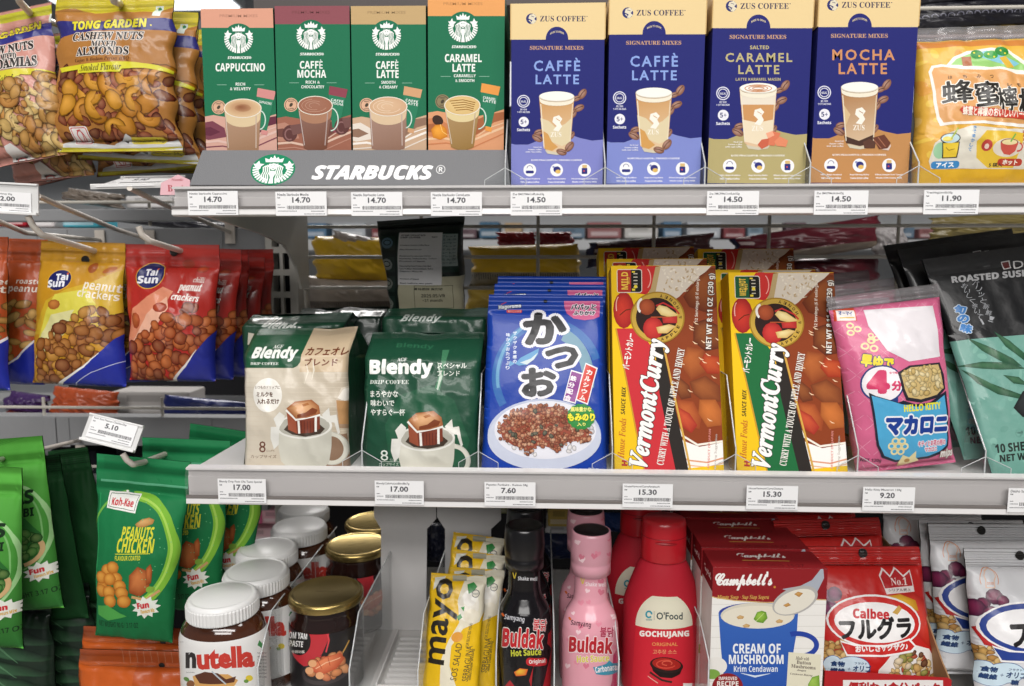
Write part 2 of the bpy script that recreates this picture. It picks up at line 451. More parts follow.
# ================================================================ the shop fitting
def crimp_mat(name, rough=.3, metal=.0, scale=330., alpha=None, st=.5):
    if name in MATS: return MATS[name]
    m = mat(name, rough=rough, coat=.4, metal=metal); nt = m.node_tree; N = nt.nodes; L = nt.links; b = N['Principled BSDF']
    tc = N.new('ShaderNodeTexCoord'); wv = N.new('ShaderNodeTexWave'); wv.bands_direction = 'Z'; wv.inputs['Scale'].default_value = scale; wv.inputs['Distortion'].default_value = .4
    L.new(tc.outputs['Object'], wv.inputs['Vector']); bp = N.new('ShaderNodeBump'); bp.inputs['Strength'].default_value = st; bp.inputs['Distance'].default_value = .0012
    L.new(wv.outputs['Fac'], bp.inputs['Height']); L.new(bp.outputs[0], b.inputs['Normal'])
    return m
M_crimp = crimp_mat('crimped_seal'); M_crimpw = crimp_mat('crimped_seal_wide', scale=170, st=.8)
M_steel = mat('painted_steel', col='#A9A6A3', rough=.4, bump=.04, bscale=200, vary=.04)
M_white = mat('white_shelf_paint', col='#DEDCDA', rough=.35, bump=.03, bscale=150, vary=.03)
M_chan = mat('rail_channel', col='#CFCBCA', rough=.35, vary=.03, bscale=40, stretch=(1, 1, 30))
M_lip = mat('rail_lip', col='#E3E1E0', rough=.25, coat=.4, vary=.03)
M_beam = mat('grey_beam', col='#8E8F91', rough=.45, vary=.08, bscale=30, bump=.04)
M_wire = mat('wire_paint', col='#C9C4BA', rough=.35, metal=.0, vary=.05)
M_hook = mat('hook_paint', col='#D2CAC0', rough=.35, metal=.1, vary=.05)
M_up = mat('upright_paint', col='#C6C3BB', rough=.45, vary=.05, bump=.04)
M_clear = clear_mat('clear_acrylic', '#FBFCFC', .35, .015)
M_cover = clear_mat('clear_cover', '#FDFDFD', .6, .03, .12)
M_edge = mat('acrylic_edge', col='#C9CCCD', rough=.15, coat=.6)
D0 = .56
ZT = pw(512, 184, D0).z-.0042; ZTb = pw(512, 215.5, D0).z
ZM = pw(512, 470, D0).z-.0042; ZMb = pw(512, 508, D0).z
ZB = CAMZ-.393
XL = (pw(172, 200, D0).x+pw(188, 488, D0).x)/2; XR = .66; YB = .86
print('shelves', ZT, ZTb, ZM, ZMb, ZB, XL)
def shelf(ztop, zbot, label, tilt):
    t = thing('store_shelf', label, 'shelf', ((XL+XR)/2, D0, ztop)); hw = (XR-XL)/2; dz = zbot-ztop
    ty = lambda y: (y)*tilt
    m = MB()
    # sheet steel deck with turned-down rims
    m.prism([(.006, -.001), (.006, -.0035), (YB-D0-.01, -.0035+ty(YB-D0)), (YB-D0-.01, -.001+ty(YB-D0))], -hw, hw, 'x', '#fff', M_white)
    m.prism([(.006, -.0035), (.006, dz+.004), (.008, dz+.004), (.008, -.0035)], -hw, hw, 'x', '#fff', M_white)
    for s in (-1, 1):
        m.prism([(.006, -.002), (YB-D0-.01, -.002+ty(YB-D0)), (YB-D0-.01, -.018+ty(YB-D0)), (.02, dz+.004), (.006, dz+.004)], s*hw-.001, s*hw+.001, 'x', '#fff', M_white)
    m.obj('shelf_panel', t)
    m = MB()
    m.prism([(.0055, dz), (.0055, .0035), (.0035, .0035), (.0035, -.004), (.0025, -.005), (.0025, dz+.006), (-.0015, dz+.005), (-.002, dz+.001), (.0, dz)], -hw, hw, 'x', '#fff', M_chan)
    m.obj('price_rail', t)
    m = MB()
    m.prism([(-.0025, dz+.0052), (-.0030, dz+.0012), (-.0022, dz+.0006), (-.0018, dz+.005)], -hw, hw, 'x', '#fff', M_lip)
    m.prism([(-.0012, .0030), (.0058, .0042), (.0058, .0024), (-.0008, .0014)], -hw, hw, 'x', '#fff', M_lip)
    m.prism([(-.0008, dz+.0078), (-.0028, dz+.0074), (-.0028, dz+.0056), (-.0008, dz+.0056)], -hw, hw, 'x', '#fff', mat('rail_shadow_gap', col='#77716E', rough=.3))
    m.obj('rail_lip', t)
    m = MB()
    m.prism([(-.0010, .002), (-.0032, -.006), (-.0034, -.014), (-.0022, dz+.005), (-.0018, dz+.005), (-.0029, -.014), (-.0027, -.006), (-.0006, .002)], -hw, hw, 'x', '#fff', M_cover)
    m.obj('clear_cover', t)
    for s in (-1,):   # cantilever bracket under the shelf end
        m = MB(); x = s*(hw-.008)
        m.prism([(.01, dz+.006), (.02, dz+.004), (YB-D0-.15, -.026), (YB-D0-.08, -.036), (YB-D0-.045, -.060), (YB-D0-.030, -.085), (YB-D0-.004, -.085), (YB-D0-.004, -.004+ty(.28))], x-.0015, x+.0015, 'x', '#fff', M_up)
        m.obj('bracket', t)
    return t
shelf(ZT, ZTb, 'grey-white steel shelf carrying the boxed coffee mixes, price rail along its front', .06)
shelf(ZM, ZMb, 'grey-white steel shelf carrying the curry boxes and coffee pouches, price rail along its front', .0)
# lowest shelf
t = thing('store_shelf', 'white lowest shelf carrying jars, sauce bottles and soup boxes', 'shelf', ((XL+XR)/2, .55, ZB)); m = MB()
m.prism([(0, 0), (0, -.02), (.35, -.02), (.35, 0)], -(XR-XL)/2, (XR-XL)/2, 'x', '#fff', M_white); m.obj('shelf_panel', t, bevel=.001)
# ---- price tags
def price_tag(x0, y0, x1, y1, price, nm, label, Y=D0-.0040, M=None, sz=None, parent_label=None):
    if M is None: q = [(x0, y0), (x1, y0), (x1, y1), (x0, y1)]; Mx, a, b, Hh = frame(q, Y, Y); Mx = Matrix.Translation(Mx.translation); w = (a+b)/2
    else: Mx, (w, Hh) = M, sz
    A = Art(); n = lambda x, y: None
    A.rect(0, 0, 52, 24.5, '#EEEEEF')
    A.T(nm, 2, 2+min(46, 1.45*len(nm)), 1.6, 4.3, '#55555A', '', .02)
    A.T('RM', 2, 4.6, 5.4, 7, '#55555A', '', .02)
    A.T(price, 17, 17+(18.5 if len(price) > 4 else 15), 5.6, 11.4, '#4A4A50', '', .03)
    r = random.Random(price+nm); x = 11.5
    while x < 50:
        k = r.choice((.35, .5, .7)); A.rect(x, 14.4, x+k, 18, '#2A2A30', same=True); x += k+r.choice((.3, .4, .55))
    for (a0, a1, yy) in ((2, 5, 12.9), (2, 9, 15.6), (2, 21, 19.4), (36, 49, 19.6), (29, 49, 22.4)):
        x = a0
        while x < a1: k = r.uniform(.5, 1.2); A.rect(x, yy, x+k, yy+.9, '#6A6A70', same=True); x += k+.35
    s = Surf(lambda u, v: ((u-.5)*w, u*0, v*Hh)); mb = MB(); mb.box(-w/2, w/2, .00002, .0004, 0, Hh, '#EEEEEF', M_paper)
    s.lay(mb, A, homog([(0, 0), (52, 0), (52, 24.5), (0, 24.5)]), M_paper, eps=2e-5)
    return mb.obj('price_tag', None, label, 'price tag', 'price tags in the shelf rails' if M is None else None, M=Mx)
for a in [(188.5, 191, 238.5, 215, '14.70', 'Nestle Starbucks Cappuccino', 'white price tag reading 14.70 below the cappuccino box'),
          (276, 191.6, 327, 215.6, '14.70', 'Nestle Starbucks Mocha', 'white price tag reading 14.70 below the mocha box'),
          (351.5, 192, 402.5, 215.8, '14.70', 'Nestle Starbucks Latte', 'white price tag reading 14.70 below the green latte box'),
          (431, 192, 482, 215.8, '14.70', 'Nestle Starbucks CarmLatte', 'white price tag reading 14.70 below the orange-topped caramel box'),
          (510.5, 191.5, 562, 215.4, '14.50', 'Zus SMCPBlkCoffLt6x23g', 'white price tag reading 14.50 left of the gap below the blue latte boxes'),
          (706.5, 191, 758.5, 215, '14.50', 'Zus SMCPBluCrmlL6x23g', 'white price tag reading 14.50 below the caramel latte box'),
          (813.5, 190.5, 867.5, 214.6, '14.50', 'Zus SMCPMchLt6x23g', 'white price tag reading 14.50 below the mocha latte box'),
          (923, 189.8, 978, 214.2, '11.90', 'TreatHngLimn8x20g', 'white price tag reading 11.90 below the yellow honey drink bag'),
          (218.5, 479, 266.5, 503, '17.00', 'Blendy Drip Pack Ole Taste Special', 'white price tag reading 17.00 below the beige coffee pouch'),
          (375, 481, 424, 504.5, '17.00', 'BlendyCafeAuLaitBlnd8x7g', 'white price tag reading 17.00 below the green coffee pouch'),
          (484.5, 482.3, 535.5, 506, '7.60', 'Papatto Furikake - Katsuo 28g', 'white price tag reading 7.60 below the blue rice topping packs'),
          (622.3, 484, 672.5, 507.5, '15.30', 'HouseVermontCurryAmakuchi', 'white price tag reading 15.30 below the mild curry boxes'),
          (746, 486, 797.3, 509.5, '15.30', 'HouseVermontCurryChukara', 'white price tag reading 15.30 below the medium hot curry boxes'),
          (862, 487.2, 914, 511, '9.20', 'Hello Kitty Macaroni 120g', 'white price tag reading 9.20 below the pink macaroni bag'),
          (1007, 488.5, 1060, 512.5, '13.90', 'Daisho Sushi Nori', 'white price tag cut by the right edge of the frame below the seaweed pack')]: price_tag(*a)
# ---- clear dividers with low front stops
def divider(px, py, Y, z, h, label, tall=.085, left=.016, right=.016, depth=.26, y1=.05, hs=.017):
    x = pw(px, py, Y).x; t = thing('shelf_divider', label, 'shelf divider', (x, Y, z+.0003), 'clear acrylic shelf dividers'); m = MB()
    m.prism([(0, 0), (0, h), (y1, tall), (depth, tall), (depth, 0)], -.0007, .0007, 'x', '#fff', M_clear)
    m.obj('divider_panel', t)
    m = MB(); m.prism([(-left, 0), (-left, hs*.45), (-.001, hs), (.001, hs), (right, hs*.45), (right, 0)], -.0012, -.0002, 'y', '#fff', M_clear); m.obj('front_stop', t)
    m = MB()
    for a, b in (((0, 0, h), (0, y1, tall)), ((0, y1, tall), (0, depth, tall)), ((0, -.0005, 0), (0, -.0005, h))): m.tube([a, b], .0006, '#fff', M_edge, 6)
    for s, w in ((-1, left), (1, right)): m.tube([(s*w, -.001, hs*.45), (0, -.001, hs)], .0003, '#fff', M_edge, 5); m.tube([(s*w, -.001, 0), (s*w, -.001, hs*.45)], .0003, '#fff', M_edge, 5)
    m.obj('divider_edge', t, 'pale polished edge'); return t
for px, lb in ((505.3, 'between the green and the blue coffee boxes'), (604.8, 'between the two caffe latte boxes'), (704.5, 'left of the caramel latte box'), (809.5, 'left of the mocha latte box'), (917.5, 'right of the mocha latte box')):
    divider(px, 182, D0+.008, ZT, .02, 'clear acrylic divider on the top shelf '+lb, .06, y1=.035)
for px, lb in ((362.5, 'between the beige and the green coffee pouches'), (478.5, 'between green coffee pouch and blue rice topping'), (612, 'left of the mild curry boxes'), (735, 'between the mild and the medium hot curry boxes'), (857, 'left of the pink macaroni bag')):
    divider(px, 470, D0+.008, ZM, .022, 'clear acrylic divider on the middle shelf '+lb, .075, y1=.035)
divider(984, 472, D0+.008, ZM, .022, 'tall clear acrylic divider between macaroni bag and seaweed pack', .10, y1=.06, left=.018, right=.02)
# ---- slotted upright between the bays and the wire back panel
xu0, xu1 = pw(268, 320, .865).x, pw(300, 320, .865).x
t = thing('gondola_upright', 'pale grey slotted steel upright beside the wire back panel', 'upright', ((xu0+xu1)/2, .865, 0)); m = MB(); hw = (xu1-xu0)/2
m.box(-hw, -hw*.62, 0, .04, .0, CAMZ+.35, '#fff', M_up); m.box(hw*.52, hw, -.004, .04, 0, CAMZ+.35, '#fff', M_up); m.box(-hw*.15, hw*.05, 0, .006, 0, CAMZ+.35, '#fff', M_up)
z = .5
while z < CAMZ+.34: m.box(-hw*.62, hw*.52, .0002, .006, z, z+.0075, '#fff', M_up); z += .027
m.obj('upright_post', t); m = MB(); m.box(-hw*.9, hw*.9, .02, .038, 0, CAMZ+.35, '#fff', M_dark); m.obj('slot_shade', t)  # near-black sheet stands for the shade inside the slots
x0 = pw(303, 260, .862).x
t = thing('wire_back_panel', 'grey wire grid panel behind the middle and top shelves', 'wire panel', (x0, .862, CAMZ-.02)); m = MB()
for py in (226.5, 257, 288, 318, 348): zz = pw(512, py, .862).z-(CAMZ-.02); m.tube([(0, 0, zz), (XR+.28, 0, zz)], .0021, '#fff', M_wire, 8)
for k in range(4): m.tube([(0, 0, pw(512, 42+k*-28, .862).z-(CAMZ-.02)), (XR+.28, 0, pw(512, 42+k*-28, .862).z-(CAMZ-.02))], .0021, '#fff', M_wire, 8)
m.obj('horizontal_wire', t); m = MB()
for px in (303, 421, 538, 654, 769.5, 899, 1030): x = pw(px, 250, .862).x-x0; m.tube([(x, .004, -.10), (x, .004, .40)], .0021, '#fff', M_wire, 8)
m.obj('vertical_wire', t)
# ================================================================ cartons
def carton(name, label, cat, quad, Yb, Yt, D, art, col, side='#777777', top=None, group=None, parts=None, mt=None, sideart=None, topart=None, deck=None):
    """carton whose front face is seen at quad; D deep. parts: list of (name, v0, v1, front colour)"""
    mt = mt or M_card; M, wt, wb, H = frame(quad, Yb, Yt); w = (wt+wb)/2; hf = homog(seenq(M, w, w, H))
    root = thing(name, label, cat, M=M, group=group)
    for (pn, v0, v1, pc) in (parts or [('carton', 0, 1, col)]):
        mb = MB(); g = .0008 if parts and len(parts) > 1 else 0
        z0, z1 = v0*H, v1*H
        if v0 == 0 and deck is not None: z0 = deck-M.translation.z
        mb.box(-w/2-(g if v0 > 0 else 0), w/2+(g if v0 > 0 else 0), 0, D, z0, z1, side if not isinstance(side, dict) else side[pn], mt)
        s = Surf(lambda u, v: ((u-.5)*w, u*0, v*H))
        B = Art(); B.raw([(0, v0), (1, v0), (1, v1), (0, v1)], [(0, 1, 2), (0, 2, 3)], pc); s.lay(mb, B, lambda V: V, mt, eps=1.5e-5)
        s.lay(mb, art, hf, mt, v0, v1)
        if topart and v1 == 1:
            s2 = Surf(lambda u, v: ((u-.5)*w, v*D, H+u*0), out=(0, 0, 1)); s2.lay(mb, topart, lambda V: V, mt)
        if sideart:
            for q, fn in sideart: 
                s3 = Surf((lambda u, v: (-w/2+u*0, (1-u)*D, v*H)) if q == 'L' else (lambda u, v: (w/2+u*0, u*D, v*H))); s3.lay(mb, fn, lambda V: V, mt, v0, v1)
        mb.obj(pn, root)
    return root
def coffee_pic(A, cx, cy, rx, ry, yb, xb, top, foam, body, handle=None, fd=9, swirl=None):
    """printed picture of a glass of coffee: rim ellipse at cx,cy; base half width xb at yb"""
    n = 16; arc = [(cx+rx*math.cos(math.pi*i/n), cy+ry*math.sin(math.pi*i/n)) for i in range(n+1)]
    if handle:
        hx, y0, y1, hw = handle; A.ring(cx+rx*.9, (y0+y1)/2, hx, (y1-y0)/2, hw, '#A9C8B8', n=20, a0=-90, a1=90); A.ring(cx+rx*.9, (y0+y1)/2, hx-.4, (y1-y0)/2-.4, .7, '#DCEBE2', n=20, a0=-90, a1=90)
    bot = [(cx-xb+2*xb*i/8, yb+ry*.35*math.sin(math.pi*i/8)) for i in range(9)]
    A.grad(arc+bot, mixc(body, '#FFFFFF', .08), mixc(body, '#000000', .18), (.35, 1), 7)
    A.poly([(x, y) for x, y in arc]+[(x+(cx-x)*.06, y+fd) for x, y in reversed(arc)], foam)
    A.line([(cx+rx*.72, cy+ry*.7+1), (cx+xb*.85, yb-3)], 1.1, mixc(body, '#FFFFFF', .25)); A.line([(cx-rx*.93, cy+ry*.4+2), (cx-xb*.93, yb-3)], .8, mixc(body, '#FFFFFF', .35))
    P = [(cx+rx*math.cos(2*math.pi*i/28), cy+ry*math.sin(2*math.pi*i/28)) for i in range(28)]
    A.ell(cx, cy, rx+.4, ry+.4, '#E9E2D4'); A.shade([(x*.97+cx*.03, y*.96+cy*.04) for x, y in P], top[0], top[1])
    if swirl:
        for k in range(3): A.ring(cx-rx*.05, cy, rx*(.75-.22*k), ry*(.72-.2*k), ry*.07, swirl, a0=20+50*k, a1=260+50*k, n=18)
def siren(A, cx, cy, r, g='#1F7553', wcol='#F1F3F0', full=False):
    """round emblem with a crowned long-haired figure between two raised tails"""
    A.ell(cx, cy, r*1.07, None, g, n=40)
    for s in (-1, 1):
        for k in range(9):   # scaled tails as short bars along the rim
            a = math.radians(-8+k*10.5); x0, y0 = cx+s*r*.98*math.cos(a), cy+r*.98*math.sin(a); x1, y1 = cx+s*r*.68*math.cos(a-.06), cy+r*.70*math.sin(a-.06)-r*.04
            A.line([(x0, y0), (x1, y1)], r*.105, wcol, same=k > 0)
        A.poly([(cx+s*r*.98, cy-r*.12), (cx+s*r*.62, cy-r*.05), (cx+s*r*.60, cy-r*.22), (cx+s*r*.45, cy-r*.38), (cx+s*r*.66, cy-r*.42), (cx+s*r*.72, cy-r*.62), (cx+s*r*.86, cy-r*.40), (cx+s*r*.98, cy-r*.42), (cx+s*r*.88, cy-r*.22)], wcol)
    A.poly([(cx-r*.40, cy-r*.52), (cx-r*.46, cy-r*.80), (cx-r*.25, cy-r*.70), (cx-r*.18, cy-r*.88), (cx-r*.08, cy-r*.76), (cx, cy-r*1.0), (cx+r*.08, cy-r*.76), (cx+r*.18, cy-r*.88), (cx+r*.25, cy-r*.70), (cx+r*.46, cy-r*.80), (cx+r*.40, cy-r*.52)], wcol)
    hair = [(cx-r*.26, cy-r*.46), (cx+r*.26, cy-r*.46), (cx+r*.40, cy-r*.15), (cx+r*.43, cy+r*.3), (cx+r*.56, cy+r*.70), (cx+r*.22, cy+r*.96), (cx-r*.22, cy+r*.96), (cx-r*.56, cy+r*.70), (cx-r*.43, cy+r*.3), (cx-r*.40, cy-r*.15)]
    A.poly([(cx-r*.2, cy-r*.46), (cx+r*.2, cy-r*.46), (cx+r*.26, cy-r*.2), (cx-r*.26, cy-r*.2)], wcol)
    for s in (-1, 1):
        for k in range(4):
            x = r*(.16+.095*k); A.line([(cx+s*(x*.75), cy-r*.42+r*.05*k), (cx+s*(x+r*.03), cy-r*.15), (cx+s*(x-r*.01), cy+r*.12), (cx+s*(x+r*.05), cy+r*.38), (cx+s*(x+r*.02), cy+r*.62), (cx+s*(x+r*.08), cy+r*(.93-.05*k))], r*.055, wcol)
    A.ell(cx, cy-r*.22, r*.17, r*.24, wcol); A.line([(cx-r*.2, cy-r*.40), (cx, cy-r*.46), (cx+r*.2, cy-r*.40)], r*.05, g)
    for s in (-1, 1): A.ell(cx+s*r*.07, cy-r*.26, r*.035, r*.02, g, n=8, same=True)
    A.line([(cx-r*.06, cy-r*.08), (cx+r*.06, cy-r*.08)], r*.03, g, same=True)
    A.poly([(cx-r*.10, cy+r*.08), (cx+r*.10, cy+r*.08), (cx+r*.15, cy+r*.3), (cx+r*.08, cy+r*.55), (cx+r*.12, cy+r*.97), (cx-r*.12, cy+r*.97), (cx-r*.08, cy+r*.55), (cx-r*.15, cy+r*.3)], wcol)
    for s in (-1, 1):
        pass
GRN = '#1F7050'
def starbucks_art(cx, cy, s, band, kind):
    A = Art(); A.xf = lambda V: V*s+np.array([cx, cy]); A.rect(-40, -45, 42, -11.2, band); dk = mixc(band, '#5A3A30', .35)
    A.T('PREMIUM MIXES', -19, 19, -24.6, -21.8, dk, '', .01)
    siren(A, 0, 0, 14.6, GRN); A.T('STARBUCKS®', -11, 13, 17.3, 20, '#E9EFEA', 'J', .02)
    wv = {'cap': ['#D0A394', '#7A4250', '#632F40', '#D9B7AC'], 'moc': ['#9C6552', '#B58370', '#6F463F', '#D8B9A6'], 'lat': ['#C9A98C', '#E2D8CC', '#8E6F5C', '#F0E9E0'], 'car': ['#D99B72', '#C77F55', '#A5633F', '#E7C09A']}[kind]
    dx = {'cap': 0, 'moc': -.5, 'lat': -1, 'car': -1}[kind]
    yb = 76 if kind == 'cap' else 81
    A.poly([(-42, yb+3), (-25, yb), (-8, yb+3), (10, yb+6), (28, yb+2), (44, yb-3), (44, 152), (-42, 152)], wv[0])
    A.poly([(-42, yb+9), (-26, yb+6), (-14, yb+13), (-12, yb+22), (-30, yb+25), (-42, yb+22)], wv[1]); A.poly([(-42, yb+14), (-28, yb+12), (-18, yb+17), (-28, yb+21), (-42, yb+19)], wv[2])
    A.poly([(12, yb+9), (26, yb+3), (44, yb), (44, yb+7), (30, yb+11), (18, yb+20), (8, yb+26)], wv[2]); A.line([(-42, yb+28), (-20, yb+26), (4, yb+31), (24, yb+22), (44, yb+14)], 2.2, wv[3]); A.line([(-42, yb+33), (-16, yb+31), (8, yb+36), (28, yb+27), (44, yb+20)], 1.2, wv[1])
    A.line([(14, yb+24), (26, yb+16), (44, yb+10)], 1, wv[3])
    W = '#EDF1EC'
    t = {'cap': [('CAPPUCCINO', -23, 26.3, 24.2, 32.4)], 'moc': [('CAFFÈ', -11.2, 11.7, 24, 33.3), ('MOCHA', -13.6, 15.2, 34.4, 42.4)], 'lat': [('CAFFÈ', -10.7, 11.8, 24, 33.3), ('LATTE', -9.8, 12, 34.4, 42.4)], 'car': [('CARAMEL', -17.6, 18.2, 25.6, 33.6), ('LATTE', -10.2, 11.8, 35.2, 43)]}[kind]
    for q in t: A.T(q[0], *q[1:], W, 'B', .01)
    y = 45.2 if kind != 'cap' else 43.6
    a, b = {'cap': ('RICH', '& VELVETY'), 'moc': ('RICH &', 'CHOCOLATEY'), 'lat': ('SMOOTH', '& CREAMY'), 'car': ('CARAMELLY', '& SMOOTH')}[kind]
    wa, wb = len(a)*1.18, len(b)*1.15; A.T(a, 1.8-wa, 1.8+wa, y, y+3, W, 'B'); A.T(b, 1.8-wb, 1.8+wb, y+4.7, y+7.7, W, 'B')
    A.rect(-21.7, y+2, -12, y+2.4, '#9CC4B0'); A.rect(15.6, y+2, 25.6, y+2.4, '#9CC4B0')
    o = {'cap': (0, 0), 'moc': (0, 1.6), 'lat': (-.5, 1.6), 'car': (0, 5)}[kind]; sc_ = {'cap': '#CE8C88', 'moc': '#8C4552', 'lat': '#D0A077', 'car': '#E59A4C'}[kind]
    def q(P): return [(x+o[0]+dx, y+o[1]) for x, y in P]
    A.poly(q([(18.1, 57.6), (35.2, 61), (28.2, 92), (22, 91)]), '#2C7C5B'); A.poly(q([(19.2, 49), (37.3, 52.4), (35.3, 61), (18.1, 57.6)]), sc_)
    A.poly(q([(23, 90.6), (29.4, 92), (28.5, 96.5), (22.5, 95)]), sc_)
    w = {'cap': ['CAPPUCCINO'], 'moc': ['CAFFE', 'MOCHA'], 'lat': ['CAFFE', 'LATTE'], 'car': ['CARAMEL', 'LATTE']}[kind]
    for i, x in enumerate(w): A.T(x, 20.5+o[0]+dx, 33+o[0]+dx, 62.5+i*3+o[1], 65+i*3+o[1], '#E4ECE6', 'B', ang=10)
    A.ell(-19.9, 68.3+o[1]*.7, 7, 7, {'car': '#8B7E5E'}.get(kind, '#D9AE90')); A.ring(-19.9, 68.3+o[1]*.7, 6, 6, .5, '#4B4236'); A.ell(-19.9, 68.3+o[1]*.7, 1.5, 2.2, '#4B4236', rot=35, n=12); 
    A.T('FINEST', -22.6, -17.2, 64+o[1]*.7, 65.4+o[1]*.7, '#4B4236', 'B'); A.T('COFFEE', -22.6, -17.2, 71.4+o[1]*.7, 72.8+o[1]*.7, '#4B4236', 'B')
    if kind == 'moc':
        for X, Y in ((-21, 98), (31, 91)): A.ell(X, Y, 7.5, 8.5, '#5E3A38', rot=15); A.ring(X-.5, Y+1, 5, 6, 1.4, '#8B6462', a0=60, a1=320); A.poly([(X, Y-8), (X+13, Y-10), (X+14, Y-1), (X+3, Y+2)], '#74504C')
    if kind == 'car':
        A.ell(-24.5, 92-2, 5.6, 4.6, '#3E2A22', rot=35); A.shade([(-31, 99), (-27, 94.5), (-21, 94), (-16, 98), (-15, 106), (-22, 109), (-29, 107)], '#EFA63E', '#C97A22'); A.line([(-22, 94), (-20, 101), (-15.5, 104)], .6, '#F5C877')
    if kind == 'cap': coffee_pic(A, 4.4, 69.4, 18.5, 9.3, 112, 15.5, ('#B98B66', '#D9BB93'), '#D8C29C', '#A88263', (6.5, 71, 91, 1.2), 9.5); A.shade([(4.4+8.5*math.cos(k*.5), 69+4*math.sin(k*.5)) for k in range(12)], '#8D5A3E', '#B58A66')
    if kind == 'moc': coffee_pic(A, 4.4, 70.2, 17.2, 9.2, 113, 11.5, ('#A0705C', '#9A6650'), '#A97C62', '#7E4F3C', (8, 72, 96, 1.2), 9, swirl='#B98D78')
    if kind == 'lat': coffee_pic(A, 1.6, 71, 19, 9.5, 113, 16.5, ('#D9B795', '#CDA683'), '#D6BC9B', '#9C7764', (7, 73, 93, 1.2), 9, swirl='#E4CBAE')
    if kind == 'car':
        coffee_pic(A, -.6, 75.6, 17.3, 9.3, 116, 11, ('#E0C48A', '#D8B779'), '#DDCB9A', '#A58147', (8, 77, 99, 1.2), 7)
        for k in range(5): A.line([(-13+k*1.5, 71.5+k*2.2), (0+k, 70.2+k*2.3), (12-k*.5, 73+k*2)], .8, '#93631F', same=k > 0)
    return A
SB = [('cap', [(202.3, 9), (275, 8.2), (278, 185), (208, 185)], (238.6, 39), 1.0, '#D69C84', '#8A5A4C', 'cappuccino'), ('moc', [(273.6, 6), (347.8, 5.8), (352, 185.5), (278.5, 185)], (311, 35.4), 1.0, '#8C5058', '#5A2C34', 'caffe mocha'),
      ('lat', [(349.6, 6), (424.2, 5.8), (426.8, 185.5), (353.5, 185.5)], (386.6, 35.6), 1.0, '#BFA274', '#6E5A3C', 'caffe latte'), ('car', [(424.8, -8), (501.4, -8), (503.6, 185.5), (428.2, 185.5)], (463, 27.6), 1.03, '#E2A061', '#8A5426', 'caramel latte')]
for i, (k, q, c, s, band, sd, nm) in enumerate(SB):
    Y = D0+.036-.002*(i == 3)
    lb = {'cap': 'green cappuccino box with salmon top band, leftmost of the row on the top shelf', 'moc': 'green caffe mocha box with dark rose top band', 'lat': 'green caffe latte box with tan top band', 'car': 'green caramel latte box with orange top band, tallest of the green boxes'}[k]
    vb = 1-(35.6-11.2+9 if 0 else 0)
    carton('coffee_box', lb, 'coffee box', q, Y, Y, .10, starbucks_art(*c, s, band, k), '#21704F', side='#1B4A38', group='green coffee mix boxes', deck=ZT-.0008+.06*(Y-D0))
# grey header board leaning in front of them
q = [(198.5, 150.2), (503, 150), (510, 185), (189.5, 185)]; A = Art()
siren(A, 0, 0, 1, '#16805A', '#EEF3EF'); 
for i in range(len(A.L)): V = A.L[i][0]; A.L[i] = (V*np.array([20.6, 14.5])+np.array([271, 169.6]), *A.L[i][1:])
A.T('STARBUCKS', 311, 431, 165, 179.6, '#F4F4F4', 'J', .035); A.ring(438.5, 169.3, 4.6, 4.4, .6, '#E8E8E8', n=24); A.T('R', 436.6, 440.8, 167, 171.6, '#E8E8E8', 'B')
M, wt, wb, H = frame(q, D0+.012, D0+.030); w = wb; root = thing('shelf_header_board', 'grey header board with round green emblem and white lettering below the green boxes', 'sign board', M=M); mb = MB()
s = Surf(lambda u, v: ((u-.5)*(wb+(wt-wb)*v), u*0, v*H)); mb.prism([(-wb/2, 0), (wb/2, 0), (wt/2, H), (-wt/2, H)], .0002, .0018, 'y', '#6D6E71', mat('board_grey', rough=.55, bump=.2, bscale=900, vary=0)); 
B = Art(); B.rect(180, 140, 520, 190, '#6F7073', mt=MATS['board_grey']); s.lay(mb, B, homog(q), M_card, eps=1.5e-5); s.lay(mb, A, homog(q), M_card, eps=6e-5); mb.obj('board', root)
